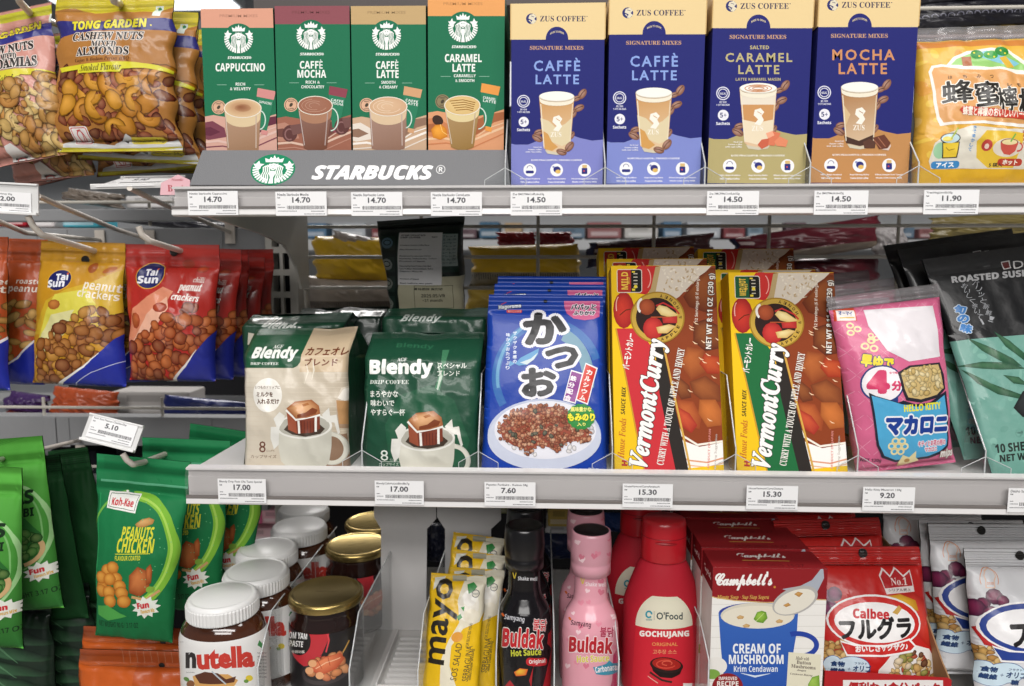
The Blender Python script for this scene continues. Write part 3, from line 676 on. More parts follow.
# ---- ZUS boxes
BL_ = '#262A72'
def bean(A, x, y, r, rot, c='#A0684A'):
    A.shade([(x+r*math.cos(t)*math.cos(math.radians(rot))-r*.6*math.sin(t)*math.sin(math.radians(rot)), y+r*math.cos(t)*math.sin(math.radians(rot))+r*.6*math.sin(t)*math.cos(math.radians(rot))) for t in [k*math.pi/7 for k in range(14)]], mixc(c, '#FFFFFF', .15), mixc(c, '#200800', .45))
    a = math.radians(rot); A.line([(x-r*.8*math.cos(a), y-r*.8*math.sin(a)), (x+r*.12*math.sin(a), y-r*.12*math.cos(a)), (x+r*.8*math.cos(a), y+r*.8*math.sin(a))], .7, '#4A2616')
def zus_art(cx, yb, s, low, kind):
    A = Art(); A.xf = lambda V: (V-np.array([557, 170]))*s+np.array([cx, yb])
    A.rect(500, -10, 615, 39.6, '#E5CC98'); 
    A.poly([(557+11.3*math.cos(math.radians(a)), 39+12.3*math.sin(math.radians(a))) for a in range(180, 361, 12)]+[(568.3, 40.5), (545.7, 40.5)], BL_)
    A.T('MADE TO ORDER', 550.2, 564, 30.6, 32.6, '#D9C9A6', 'B', bend=2.2)
    A.ell(531.4, 18.8, 5.3, None, '#2F336F'); A.poly([(529.6, 15), (533.5, 13.8), (536.4, 16.5), (534.2, 19), (536.3, 21), (533.4, 24), (530.6, 23.4), (532.4, 20.4), (528.4, 18.4)], '#DFD6BE'); A.line([(529, 20), (531, 22)], .9, '#DFD6BE'); A.line([(531, 16), (534, 17)], .5, '#2F336F')
    A.T('ZUS COFFEE', 540, 585.7, 15.9, 21.5, '#2F2F56', 'S', 0); A.ell(587, 16.5, .5, None, '#2F2F56', n=8)
    A.T('SIGNATURE MIXES', 529.8, 583.4, 45.9, 49.8, '#C49A7C', 'S', .01)
    if kind == 'lat': tc = '#8AA4E0'; A.T('CAFFÈ', 533.8, 580.2, 57.8, 71.2, tc, '+', .022); A.T('LATTE', 535.6, 579, 74.6, 84.2, tc, '+', .022)
    elif kind == 'car': tc = '#BDB180'; A.T('SALTED', 549, 567, 56, 59.6, tc, 'B', .01); A.T('CARAMEL', 525.8, 589, 63, 71.7, tc, '+', .022); A.T('LATTE', 538, 576.8, 74.5, 83, tc, '+', .022); A.T('LATTE KARAMEL MASIN', 535.5, 578, 86.6, 89.3, tc, 'B')
    else: tc = '#CF9164'; A.T('MOCHA', 531, 590, 60.6, 71, tc, '+', .022); A.T('LATTE', 537, 582.6, 73.6, 84, tc, '+', .022)
    A.poly([(505, 142), (515, 144.6), (528, 144.6), (540, 140), (552, 134.5), (568, 134), (580, 138), (592, 140.6), (603, 139.6), (612, 138), (612, 200), (505, 200)], low)
    for x, y, r, a in ((582.3, 94, 6, -55), (576.5, 98.5, 4.5, -20), (579, 108, 5.6, -25), (573.5, 114, 4.6, -60), (571.5, 135.5, 4.6, -60), (537.5, 138, 6, 30), (539, 132.2, 5, -15)): bean(A, x, y, r, a)
    mid = {'lat': '#C79356', 'car': '#C48D58', 'moc': '#A87545'}[kind]
    # tall glass
    P = [(539, 97), (574.2, 97), (573, 115), (570, 149), (565, 152), (557, 153), (548, 151.5), (543.6, 148)]; P[0] = (539, 97)
    A.grad(P, mid, mixc(mid, '#F2E2C4', .55), (.2, 1), 5)
    if kind == 'lat': A.poly([(540.5, 118), (549, 121), (556, 128), (565, 124), (571.6, 118), (570.6, 142), (562, 146), (552, 142), (542.6, 138)], '#DCCDA8'); A.poly([(541.6, 130), (548, 134), (552, 142), (558, 147), (552, 151), (545, 149)], '#D09C58')
    if kind == 'car': A.poly([(539.6, 101), (573.6, 101), (573, 112), (540.4, 112)], '#E6DCCB'); A.poly([(541.6, 126), (556, 129), (571.4, 126), (569.6, 148), (557, 150), (543.8, 147)], '#E8D9BC'); A.poly([(540.4, 112), (573, 112), (571.4, 126), (556, 129), (541.6, 126)], '#CB9560')
    if kind == 'moc': A.poly([(542, 142), (556, 147), (570, 141), (569.6, 149), (557, 152), (544, 149)], '#4A342C'); A.poly([(541, 112), (548, 122), (544, 132), (542, 128)], '#D5B98C')
    A.line([(540.8, 104), (544, 147)], .9, '#E9E0CC'); A.line([(572.6, 104), (569.6, 147)], .7, '#E6D9C0')
    A.poly([(545, 150), (557, 152.5), (568, 150), (566, 153.4), (557, 155), (547.4, 153.6)], '#CFC7B0')
    A.poly([(539.1, 96.4)]+[(556.7+17.6*math.cos(math.radians(180-a)), 97+5.2*math.sin(math.radians(a))) for a in range(0, 181, 15)]+[(574, 101)]+[(556.7+17*math.cos(math.radians(a)), 101+5*math.sin(math.radians(a))) for a in range(0, 181, 15)], '#EDE6D2')
    A.ell(556.7, 96.6, 17.7, 5.2, '#D9D2C0'); A.ell(556.7, 96.2, 17, 4.7, '#F3F1EA')
    if kind == 'car':
        for k in range(3): A.ring(556.7, 96.6, 13-3.6*k, 3.6-k, .8, '#C9824A')
        A.poly([(563, 150), (570, 137), (578, 139), (572, 151)], '#D97A5A'); A.poly([(556, 150), (560, 145), (567, 144), (566, 151), (560, 154)], '#C9644A'); A.poly([(572, 147), (577, 142), (585, 146), (583, 152), (574, 151)], '#E08A66'); A.poly([(564, 139), (570, 137), (572, 141), (566, 144)], '#F0A888')
    elif kind == 'moc': A.poly([(560, 148), (566, 145), (572, 148), (571, 154), (561, 154)], '#5C3D32'); A.poly([(569, 144), (580, 141), (586, 149), (583, 154), (575, 155)], '#6B3E30'); A.line([(570, 146), (577, 154)], .8, '#A86E55'); A.line([(574, 143.5), (581, 152.5)], .8, '#A86E55'); A.poly([(577, 155), (583, 154), (586, 150), (586, 152), (584, 156)], '#D9C8BE')
    else: bean(A, 561.5, 152, 5.4, 15); bean(A, 569.4, 146.6, 6, -50)
    # the figure on the glass
    A.poly([(553.5, 117), (559, 115.3), (562.4, 119), (560, 122.5), (562, 126.5), (558.6, 131.6), (553, 130.4), (556.6, 126), (552.4, 122)], '#F3EEE2'); A.line([(556, 118.6), (560, 121)], .6, mid)
    A.T('ZUS', 550.6, 561.4, 132, 137, '#F3EEE2', 'S')
    # badges
    A.ring(523.5, 101.3, 6.4, 6.4, 1, '#DCDDEA'); A.ring(523.5, 101.3, 4.6, 4.6, .8, '#DCDDEA', n=10); A.T('HALAL', 520.8, 526.2, 100.4, 102.6, '#DCDDEA', 'B')
    A.T('MS 1500', 520.3, 526.8, 108.6, 110.4, '#DCDDEA', 'B'); A.T('1 077-08/2020', 517.3, 529.8, 111.2, 113, '#DCDDEA', 'B')
    A.ell(523.7, 121.9, 5.1, None, '#E9E9F0'); A.T('5+', 520.7, 526.8, 119.6, 124.2, '#33366F', 'B'); A.T('Sachets', 517, 530, 128.2, 131.2, '#E0E1EC', 'B', .02)
    lc = mixc(low, '#FFFFFF', .75)
    for k in range(3): A.T(('Hot & Cold', 'Instant coffee', 'with real coffee')[k], 541.5-(8, 13, 16)[k], 541.5, 146.5+k*2.3, 148+k*2.3, lc, '', .02)
    A.T('KOPI PRACAMPUR | PREMIX COFFEE', 531, 582, 159.3, 161.4, lc, 'S', .02)
    for i, x in enumerate((529.8, 556.6, 584.5)):
        A.ell(x, 170, 6.4, None, '#F1F1F2'); 
        if i == 0: A.rect(x-4, 170.6, x+4, 173.4, '#30337A', r=1); A.ring(x, 168.4, 3, 3, .5, '#30337A', a0=180, a1=360)
        if i == 1: A.ell(x+.4, 169.6, 3.6, 3.2, '#30337A'); A.ell(x+1.4, 171.6, 2.6, 2, '#DDB765'); A.ell(x-3, 167, 1.2, 1, '#8B8FC0')
        if i == 2: A.rect(x-2.8, 168, x+2.8, 174, '#30337A', r=.6); A.rect(x-2.2, 165, x+2.4, 168, '#D8B87C', r=.5); A.ell(x-.4, 171, .9, None, '#C84A50', n=8)
        for k in range(2): A.T((('100% Kopi Arabica', '100% Arabica Coffee'), ('Kopi Kering Beku', 'Freeze Dried Coffee'), ('Dibuat dengan Susu Tenusu', 'Made with Dairy Milk'))[i][k], x-(10, 9, 13)[i]+k*.6, x+(10, 9, 13)[i]-k*.6, 178+k*3.1, 179.8+k*3.1, '#F0F0F4', 'B', .01)
    return A
ZU = [('lat', [(510, 3.6), (604.6, 2.6), (602, 184), (511.6, 184.6)], (557, 170, 1.0), '#8085C6', 'blue caffe latte box with cream lid, left one of the two'), ('lat', [(606.5, -4), (702.6, -4), (700, 183.6), (606.2, 184)], (654.1, 168.6, 1.03), '#7F8BCB', 'blue caffe latte box with cream lid, right one of the two'),
      ('car', [(710, -9), (811, -9), (804, 183), (707.8, 183.5)], (758.4, 166, 1.057), '#B3A673', 'blue and khaki salted caramel latte box'), ('moc', [(816.4, -10), (918, -10), (907, 182.6), (811, 183)], (859.8, 165.3, 1.06), '#BF8B57', 'blue and brown mocha latte box, rightmost of the blue boxes')]
for i, (k, q, c, low, lb) in enumerate(ZU):
    Y = D0+.022; vb = homog(q)(np.array([[c[0], (39.6-170)*c[2]+c[1]]]))[0, 1]
    z = carton('coffee_box', lb+' on the top shelf', 'coffee box', q, Y, Y, .07, zus_art(*c, low, k), BL_, side={'carton': '#26296B', 'lid': '#CFAF77'}, deck=ZT-.0008+.06*(Y-D0), parts=[('carton', 0, vb, BL_), ('lid', vb, 1, '#E5CC98')], group='blue coffee mix boxes')
    z2 = copy_thing(z, dloc=(.0015 if i != 2 else -.004, .075, .0048), label=('second box behind the ' if 1 else '')+('left caffe latte box', 'right caffe latte box', 'salted caramel latte box', 'mocha latte box')[i]+', only its edge showing', group='blue coffee mix boxes')
# ---- curry cartons lying upright on their short side: artwork runs along the long axis
def blobs(A, region, pal, n, rmin, rmax, seed, kind='blob', asp=(.6, .9)):
    """printed pile of food pieces inside an outline"""
    r = random.Random(seed); P = np.array(region, float); mn, mx = P.min(0), P.max(0); pts = []
    def inside(x, y):
        c = False; j = len(region)-1
        for i in range(len(region)):
            (xi, yi), (xj, yj) = region[i], region[j]
            if (yi > y) != (yj > y) and x < (xj-xi)*(y-yi)/(yj-yi+1e-9)+xi: c = not c
            j = i
        return c
    k = 0
    while len(pts) < n and k < n*60:
        k += 1; x, y = r.uniform(mn[0], mx[0]), r.uniform(mn[1], mx[1])
        if inside(x, y) and all((x-a)**2+(y-b)**2 > (rmin*1.15)**2 for a, b in pts): pts.append((x, y))
    for x, y in pts:
        rr = r.uniform(rmin, rmax); rot = r.uniform(0, math.pi); c = r.choice(pal); a = r.uniform(*asp)
        if kind == 'cashew' and r.random() < .55:
            Q = [(rr*1.25*math.cos(t), rr*1.05*math.sin(t)) for t in np.linspace(-.3, math.pi+.3, 9)]+[(rr*.55*math.cos(t), rr*.42*math.sin(t)+rr*.05) for t in np.linspace(math.pi+.1, -.1, 7)]
        else:
            m = 11; Q = [(rr*math.cos(t)*(1+r.uniform(-.1, .1)), rr*a*math.sin(t)*(1+r.uniform(-.1, .1))) for t in [i*2*math.pi/m for i in range(m)]]
        co, si = math.cos(rot), math.sin(rot); Q = [(x+p*co-q*si, y+p*si+q*co) for p, q in Q]
        A.shade([(x+(p-x)*1.12, y+(q-y)*1.12) for p, q in Q], mixc(c, '#1A0500', .55), mixc(c, '#1A0500', .75), rings=(0, 1)); A.shade(Q, mixc(c, '#FFE0A0', .12), mixc(c, '#1E0600', .42), rings=(0, .6, 1))
def curry_art(qd, kind, tx=0):
    """drawn in the frame of the mild box: x 613..725, y 266..472 mapped to the unit square"""
    A = Art(); Y, R = '#EDC21C', '#C22A2A'; med = kind == 'med'
    # sauce and rice picture on the right
    A.poly([(655, 266), (725, 266), (725, 470), (690, 460), (676, 435), (668, 400), (662, 370), (650, 330), (652, 290)], '#8A3E1E')
    A.poly([(661, 266), (712, 266), (704, 274), (692, 284), (680, 296), (672, 301), (650, 292), (652, 282)], '#D6CBBB')
    r = random.Random(3)
    for i in range(90): x, y = r.uniform(664, 700), r.uniform(268, 292); A.ell(x, y, 1.6, .8, r.choice(('#E6DDCC', '#C4B193', '#BBA27E', '#DCD0BC')), rot=r.uniform(0, 180), n=7, same=i % 6 > 0)
    A.poly([(652, 268), (662, 266), (655, 300), (649, 293)], '#B9A070')
    for p, c in (([(684, 296), (700, 276), (712, 268), (725, 270), (725, 300), (708, 312), (690, 306)], '#7B3318'), ([(694, 322), (706, 318), (722, 326), (724, 346), (706, 350), (694, 340)], '#6E2F1A'), ([(688, 345), (704, 348), (706, 370), (692, 378), (680, 362)], '#A8532A'), ([(705, 352), (722, 356), (724, 372), (708, 372), (700, 362)], '#B83A22'), ([(676, 372), (690, 384), (692, 396), (682, 398), (674, 386)], '#7A3A22'), ([(690, 380), (706, 374), (720, 384), (722, 400), (704, 400), (694, 392)], '#8C4526'), ([(678, 398), (694, 400), (702, 416), (700, 428), (684, 424), (676, 410)], '#B5532C'), ([(700, 398), (716, 398), (724, 412), (722, 424), (708, 426), (699, 412)], '#C46A32'), ([(676, 404), (690, 412), (698, 424), (692, 432), (680, 424)], '#C23A2E')):
        A.shade(p, mixc(c, '#F0A050', .16), mixc(c, '#1E0600', .35))
    for i in range(16): x, y = r.uniform(682, 720), r.uniform(300, 430); A.line([(x-2.4, y-2), (x, y), (x+2.6, y+.6)], [.3, 1.2, .3], '#F0CFA8')
    A.line([(650, 300), (652, 330), (664, 372), (670, 405), (682, 434), (698, 444), (725, 440)], 2.2, '#F0E9DC')
    A.poly([(664, 415), (672, 428), (684, 440), (700, 446), (725, 441), (725, 472), (676, 472)], '#F2EFEA')
    A.line([(668, 452), (690, 460), (708, 462), (725, 457)], 1.6, '#D99A7A'); A.line([(667, 456), (690, 465), (708, 467), (725, 462)], 1.2, '#E3B28E'); A.poly([(664, 458), (690, 468), (725, 464), (725, 476), (664, 476)], Y)
    # yellow left panel
    A.poly([(608, 262), (650, 262), (650, 330), (662, 372), (690, 476), (608, 476)], Y)
    # apples
    A.poly([(640, 266), (657, 266), (652, 288), (648, 294), (636, 292), (632, 276)], R); A.ell(645, 278, 9, 13, '#C8322E'); A.ring(646, 278, 6.5, 11, 1, '#E9A59C', a0=-60, a1=60)
    A.shade([(625+10.5*math.cos(k*.4), 309+18*math.sin(k*.4)) for k in range(16)], '#D8402F', '#9C1E20'); A.line([(621, 314), (627, 309), (632, 308)], .9, '#5A2A10'); A.ring(621, 305, 4, 10, 1, '#F2B9AE', a0=150, a1=250)
    # brand stripe
    S = '#1F6B3C' if med else '#C8323A'
    A.poly([(617, 327), (640, 327), (652, 345), (664, 386), (676, 430), (687, 476), (645, 476), (636, 430), (628, 385)], S)
    A.line([(617, 327), (628, 385), (636, 430), (645, 476)], 1.5, '#C8962E')
    A.poly([(655, 340), (662, 340), (665, 352), (673, 395), (683, 440), (690, 476), (677, 476), (668, 432), (660, 392)], '#2C2724'); A.line([(664.5, 345), (675, 395), (684, 436), (692, 476)], 2, '#D3A64B')
    # medallion
    A.ell(658.5, 316.5, 27, 25.5, '#A07C26', n=40); A.ell(658.5, 316.5, 25.6, 24.2, '#C6A244', n=40); A.ell(657.5, 316.5, 20.5, 19.6, '#2E1B18', n=36)
    for i, ch in enumerate('APPLE & HONEY'):
        if ch != ' ':
            a = math.radians(78-i*13.2); x, y = 658.5+22.6*math.cos(a), 316.5+21.6*math.sin(a); A.T(ch, x-1.4, x+1.4, y-1.5, y+1.5, '#3A2A12', 'B', ang=math.degrees(a)-90+0)
    A.shade([(648+8*math.cos(k*.45), 306+8*math.sin(k*.45)) for k in range(14)], '#B85A34', '#8A3A20'); A.ring(644, 305, 6, 8, 2.4, '#EFE9E2', a0=120, a1=260); 
    A.shade([(654+10*math.cos(k*.45), 327+11*math.sin(k*.45)) for k in range(14)], '#D2403A', '#A82424'); A.shade([(668, 306), (660, 304), (657, 308), (662, 314), (674, 317), (679, 314)], '#F0DFA4', '#D9B86C'); A.line([(657, 305), (664, 302), (676, 308), (680, 313)], 1.6, '#C03030')
    A.shade([(663, 316), (678, 315), (678, 322), (664, 322)], '#CC4038', '#A82828'); A.shade([(657, 326), (670, 323), (677, 325), (668, 332), (659, 332)], '#E9D69A', '#CFA85C'); A.line([(652, 316), (672, 316)], 1, '#B9562E')
    # long lettering (turned a quarter)
    A.T('VermontCurry', 584, 715, 390, 415, '#F4F2EE', 'I', .03, ol=('#252525', .7), ang=-81.5)
    A.T('CURRY WITH A TOUCH OF APPLE AND HONEY', 611, 731, 402.2, 409.4, '#E9E6DE', 'S', .01, ang=-79.3)
    A.T('バーモントカレー', 611, 647, 346, 353.5, '#EFECE6', '', .04, ang=-81)
    A.T('SAUCE MIX', 609.5, 637.5, 397, 401.4, '#3A3420', 'J', ang=-87); A.T('House Foods', 601, 642, 434, 441, '#C06428', 'I', ang=-86)
    A.T('H', 621, 627, 460, 466, '#B93228', 'B', .04, ang=-86)
    A.T('NET WT 8.11 OZ (230 g)', 674, 748, 307, 314, '#EDE6DC', 'B', .01, ol=('#2A1612', .5), ang=-88); A.T('12 Servings (6 if enlarged)', 674, 722, 295, 299, '#E9DCCC', 'B', ang=-88)
    A.T('PRODUCT OF JAPAN', 690, 730, 446.5, 449.3, '#D98A80', 'B', ang=-88); A.T('Serving Suggestion', 699, 734, 449, 452, '#B9B2AA', '', .01, ang=-88)
    # heat badge
    A.rect(618.5, 269, 643.5, 292, '#E6DFD2', r=2.5); A.rect(619.2, 269.7, 642.8, 291.3, '#1B1B18' if 1 else S, r=2); A.rect(619.2, 269.7, 632.5, 291.3, '#1F5A35' if med else '#B23228', r=1)
    A.T('MED.HOT' if med else 'MILD', 622.8-(8.6-3.5), 622.8+(8.6+3.5)-0, 277, 283.6, '#E9C24A', 'B', .01, ang=-90); A.T('辛口' if med else '甘口', 626.5, 633, 279, 282, '#E9C24A', '', .03, ang=-90)
    for k in range(5): A.rect(635, 273+k*3.3, 639, 274+k*3.3, '#C9C2B0', same=k > 0)
    A.ell(637, 286 if not med else 282, 1.7, None, '#E9D23C', n=12); A.rect(633.5, 288, 636.5, 290, '#E9D23C'); A.rect(633.5, 271, 636.5, 272.4, '#E9D23C')
    return A
UQ = [(613, 265.6), (715.6, 265.6), (724.8, 472), (613.8, 472)]
def seen(f, src, art):
    """artwork drawn over the mild box, carried over to another box through the unit square"""
    return art
A_mild, A_med = curry_art(None, 'mild'), curry_art(None, 'med')
def curry(q, Yb, Yt, art, lb, extra, gl):
    M, wt, wb, H = frame(q, Yb, Yt); w = (wt+wb)/2; hf = homog(UQ); D = .026
    root = thing('curry_box', lb, 'curry box', M=M, group=gl); mb = MB()
    mb.box(-w/2, w/2, 0, D, 0, H, '#D9AE1E', M_card); s = Surf(lambda u, v: ((u-.5)*w, u*0, v*H)); B = Art(); B.rect(0, 0, 1, 1, '#EDC21C'); s.lay(mb, B, lambda V: V, M_card, eps=1.5e-5); s.lay(mb, art, hf, M_card)
    # dark bar and red field on the top edge
    B = Art(); B.rect(.62 if 0 else .0, 0, 1, 1, '#D9AE1E'); B.rect(.3, 0, .68, 1, '#A82A22'); B.rect(.28, .15, .38, .85, '#231A16'); s2 = Surf(lambda u, v: ((u-.5)*w, v*D, H+u*0)); s2.lay(mb, B, lambda V: V, M_card)
    mb.obj('carton', root)
    for dM, l2 in extra: copy_thing(root, M=dM(M), label=l2, group=gl)
    return root
curry(UQ, D0+.0125, D0+.0585, A_mild, 'yellow mild curry box with red stripe, front one of its stack', [(lambda M: shift(M, -.001, .028, .006), 'yellow mild curry box, second from the front in the red-striped stack'), (lambda M: shift(M, -.0045, .058, .0165, 0, -.6), 'yellow mild curry box, rearmost in the red-striped stack')], 'mild curry boxes')
curry([(722, 272.6), (824, 272.4), (849.3, 473), (735.4, 472)], D0+.0125, D0+.0585, A_med, 'yellow medium hot curry box with green stripe, front one of its stack', [(lambda M: shift(M, -.004, .030, .002), 'yellow medium hot curry box, second from the front in the green-striped stack'), (lambda M: shift(M, -.013, .062, .021), 'yellow medium hot curry box, rearmost in the green-striped stack')], 'medium hot curry boxes')
# ================================================================ pouches
def pouch(name, label, cat, quad, Yb, Yt, art, d, col, back=None, vs=(.05, .9), n=(20, 40), film=None, seal=None, group=None, seed=1, k={}, names=('bottom_seal', 'pouch', 'top_seal'), hole=None, artq=None, colfn=None, sealcols=None, backd=None, pri=.15):
    film = film or M_film; seal = seal or M_crimp
    M, wt, wb, H = frame(quad, Yb, Yt, pri); hf = homog(artq or seenq(M, wt, wb, H, d*.45)); nu, nv = n
    vs = tuple(round(x*nv)/nv for x in vs)
    front = Surf(bag_fn(wt, wb, H, d, seed, vs, sgn=-1, **k), nu, nv); bk = Surf(bag_fn(wt, wb, H, backd if backd is not None else d*.6, seed, vs, sgn=1, **k), nu, nv)
    root = thing(name, label, cat, M=M, group=group); B = 0
    rng = [(names[0], 0, vs[0], seal), (names[1], vs[0], vs[1], film), (names[2], vs[1], 1, seal)]
    for i, (pn, v0, v1, mt) in enumerate(rng):
        if v1-v0 < 1e-6: continue
        mb = MB(); c = (sealcols[i] if sealcols and sealcols[i] else col)
        front.base(mb, c, mt, v0, v1, colfn=colfn if i == 1 else None); bk.base(mb, back or c, mt, v0, v1, flip=True)
        front.lay(mb, art, hf, mt, v0, v1)
        if hole and v0 <= hole[1] < v1:
            hx, hy, hr = hole; Ah = Art(); Ah.L = []; 
            V = np.array([(hx+hr*math.cos(a)/((wt+wb)/2), hy+hr*math.sin(a)/H) for a in np.linspace(0, 2*math.pi, 15)[:-1]])
            Ah.raw(V, [(0, j, j+1) for j in range(1, 13)], '#14110F'); Ah.L = [(a, b, c_, m, f, 25) for a, b, c_, m, f, l in Ah.L]; front.lay(mb, Ah, lambda V: V, mt, v0, v1)
        mb.obj(pn, root)
    return root
BKS = dict(pinch=.02, side=.22, wr=.0016, low=.2, edge=.001)
def brick_fn(w, H, d, seed, vb=.80, lean=.03):
    """gusseted coffee pouch: flat-ish front panel, shoulder folded back to the crimped top"""
    def fn(u, v):
        u = np.asarray(u, float); v = np.asarray(v, float); s = 2*u-1; t = np.clip(v/vb, 0, 1); q = np.clip((v-vb)/(1-vb), 0, 1)
        pu = np.power(np.clip(1-np.abs(s)**5, 0, 1), .4); y = -.010*pu*(np.sin(np.pi*np.clip(t*.85+.1, 0, 1))**.6)*(1-q)
        y = y+.0022*(np.abs(vnoise(u+.4*v, v, 6, 6, seed))*2-.5)*pu+.0012*vnoise(u-.3*v, v+.2*u, 14, 12, seed+1)+q*lean+.001*np.exp(-((v-vb)/.04)**2)*vnoise(u, v, 18, 4, seed+2)*2
        x = s*w/2*(1-.015*np.sin(np.pi*t))*(1+.01*q)+.0012*vnoise(v, v*0, 10, 1, seed+5)*s
        z = v*H*(1-.0*q)-q*q*.0+.004*q*vnoise(u, u*0, 5, 1, seed+3)
        return x, y, z
    return fn
def brick(label, quad, Yb, Yt, D, art, col, sidecol, group, seed, colfn=None, sideart=None, vb=.80):
    M, wt, wb, H = frame(quad, Yb, Yt); w = (wt+wb)/2; hf = homog(seenq(M, w, w, H, .008)); s = Surf(brick_fn(w, H, D, seed, vb), 22, 40)
    root = thing('coffee_pouch', label, 'coffee pouch', M=M, group=group)
    for pn, v0, v1, mt in (('pouch', 0, .95, M_film), ('top_seal', .95, 1, M_crimp)):
        mb = MB(); s.base(mb, col, mt, v0, v1, colfn=colfn if v0 == 0 else None); s.lay(mb, art, hf, mt, v0, v1)
        a, b = int(v0*40), int(v1*40)
        for sd in (0, -1):   # gussets and back
            P = s.P[sd, a:b+1]; n = len(P); Q = P.copy(); yb = np.array([max(p[1]+.002, D if p[2]/H < vb else D*(1-(p[2]/H-vb)/(1-vb))+.031) for p in P]); Q[:, 1] = yb
            Mi = (P+Q)/2; Mi[:, 0] *= (1-.05*(np.clip(P[:, 2]/H, 0, 1))); 
            V = np.concatenate([P, Mi, Q]); Fc = [(i, i+1, n+i+1, n+i) for i in range(n-1)]+[(n+i, n+i+1, 2*n+i+1, 2*n+i) for i in range(n-1)]
            mb.add(V, Fc, sidecol, mt, smooth=False)
        Pl, Pr = s.P[0, a:b+1], s.P[-1, a:b+1]; L = np.array([[p[0], max(p[1]+.002, D if p[2]/H < vb else D*(1-(p[2]/H-vb)/(1-vb))+.031), p[2]] for p in Pl]); R = L.copy(); R[:, 0] = Pr[:, 0]; n = len(L)
        mb.add(np.concatenate([L, R]), [(i, i+1, n+i+1, n+i) for i in range(n-1)], sidecol, mt)
        if v0 == 0: mb.add([s.P[0, 0], s.P[-1, 0], R[0], L[0]], [(0, 1, 2, 3)], sidecol, mt)
        if v0 == 0 and sideart:
            P0 = s.P[0]; hh = lambda z: np.interp(z*H, P0[:, 2], P0[:, 1])
            sf = Surf(lambda u, v: (u*0-w/2-.0008-.002*np.sin(np.pi*u)*0, (1-u)*D*.96+u*hh(v)-.0005, v*H), 1, 1); sf.lay(mb, sideart, lambda V: V, mt)
        mb.obj(pn, root)
    return root
def mug(A, x, y, s=1., c='#D9D8CF'):
    """printed mug with a drip filter standing in it; x, y is the middle of its rim"""
    o = A.xf; A.xf = lambda V: V*s+np.array([x, y])
    d1, d2 = mixc(c, '#3A3A30', .25), mixc(c, '#FFFFFF', .35)
    A.ring(27, 24, 16, 17, 4.6, c, n=26, a0=-100, a1=110); A.ring(27, 24, 16, 17, 1, d1, n=26, a0=-80, a1=110)
    A.grad([(-27, 3), (28.5, 3), (27, 22), (24, 38), (19, 43), (-18, 43), (-24, 37), (-26.5, 22)], c, mixc(c, '#4A4A3C', .2), (.8, .5), 7)
    A.ell(.7, 1.5, 28.3, 12.8, d2, rot=-2); A.ell(.7, 1.5, 26, 11, mixc(c, '#3A3328', .35), rot=-2); A.poly([(-20, 5), (-14, -3), (14, -3), (22, 4), (17, 9), (2, 12), (-12, 10)], '#43352B')
    A.poly([(-27, 2), (-30, -6), (-24, -13), (-19, -9), (-20, -4), (-24, 2), (-26, 20), (-31, 25), (-34, 14), (-33, 2)], '#E2E1DA'); A.poly([(19, -10), (26, -17), (27, -9), (33, -10), (36, 8), (34, 10), (31, -2), (24, -3)], '#DCDAD2')
    A.poly([(-17, -15), (-8, -5), (17, -9), (17, 4), (8, 8), (-8, 9), (-16, 5)], '#7C3A28'); A.poly([(-17, -15), (-8, -5), (-7, 9), (-16, 5)], '#9A5138')
    for k in range(5): A.line([(-2+k*3, -4), (-2+k*3, 8)], .7, '#5E2A20', same=k > 0)
    A.line([(-17.3, -15), (-8, -5), (17.5, -10)], 2.6, '#EFEDE6'); A.line([(-5, -4), (-4.5, 9)], 2.4, '#EDEBE4'); A.line([(13, -9), (12.5, 7)], 2.4, '#EDEBE4')
    A.shade([(-17, -16), (-9, -23), (8, -25), (16, -19), (17.5, -11), (4, -7), (-8, -6)], '#E3B07E', '#9C5A30'); A.poly([(-6, -10), (2, -12), (9, -17), (15, -15), (13, -11), (3, -8), (-6, -7)], '#7E3F22'); A.poly([(-2, -20), (4, -22), (6, -20), (0, -18)], '#B0703E')
    A.xf = o
A = Art()   # beige pouch
A.grad([(236, 355), (356, 355), (356, 472), (236, 472)], '#D8D0C0', '#B9AA93', (1, .25), 5)
for k in range(22): y = 368+k*4.8; A.rect(240, y, 355, y+.6, '#CFC4B1', same=k > 0)
A.poly([(236, 300), (299.5, 300), (299.5, 362), (297, 366), (293, 368), (236, 368)], '#1F5237')
A.T('Blendy', 249, 294.6, 346.4, 361.8, '#EDEFEA', 'B', .035); A.T('AGF', 267.5, 277.5, 344.8, 348.6, '#EDEFEA', 'S'); A.T('DRIP COFFEE', 248.5, 277.5, 362.3, 365, '#DDE4DC', 'S')
A.poly([(299.5, 300), (356, 300), (356, 372), (299.5, 372)], '#C9B496'); A.T('カフェオレ', 303, 345.5, 347, 355.4, '#6E3A22', '', .035); A.T('ブレンド', 303.5, 337, 358.2, 366, '#6E3A22', '', .035)
A.ell(268, 395, 15, 17, '#EDEAE2'); A.T('いつものドリップに', 255.6, 280.5, 385.5, 389, '#6A5240', '', .02); A.T('ミルクを', 257, 273.5, 391.8, 396.8, '#5A3A28', '', .04); A.T('入れるだけ', 257, 280, 398.6, 404, '#5A3A28', '', .04)
A.line([(312, 380), (314, 370), (312, 360)], [.3, 2, .3], '#E4DCCB'); A.line([(305, 384), (308, 372), (306, 364)], [.3, 1.4, .3], '#DED5C3')
A.grad([(336, 402), (341, 388), (352, 384), (356, 386), (356, 430), (340, 428)], '#E3D9C8', '#9A7C60', (0, 1), 4); A.poly([(338, 398), (343, 389), (354, 386), (354, 398), (344, 401)], '#EFE9DE'); A.poly([(337, 400), (350, 402), (349, 425), (340, 424)], '#B98D5E')
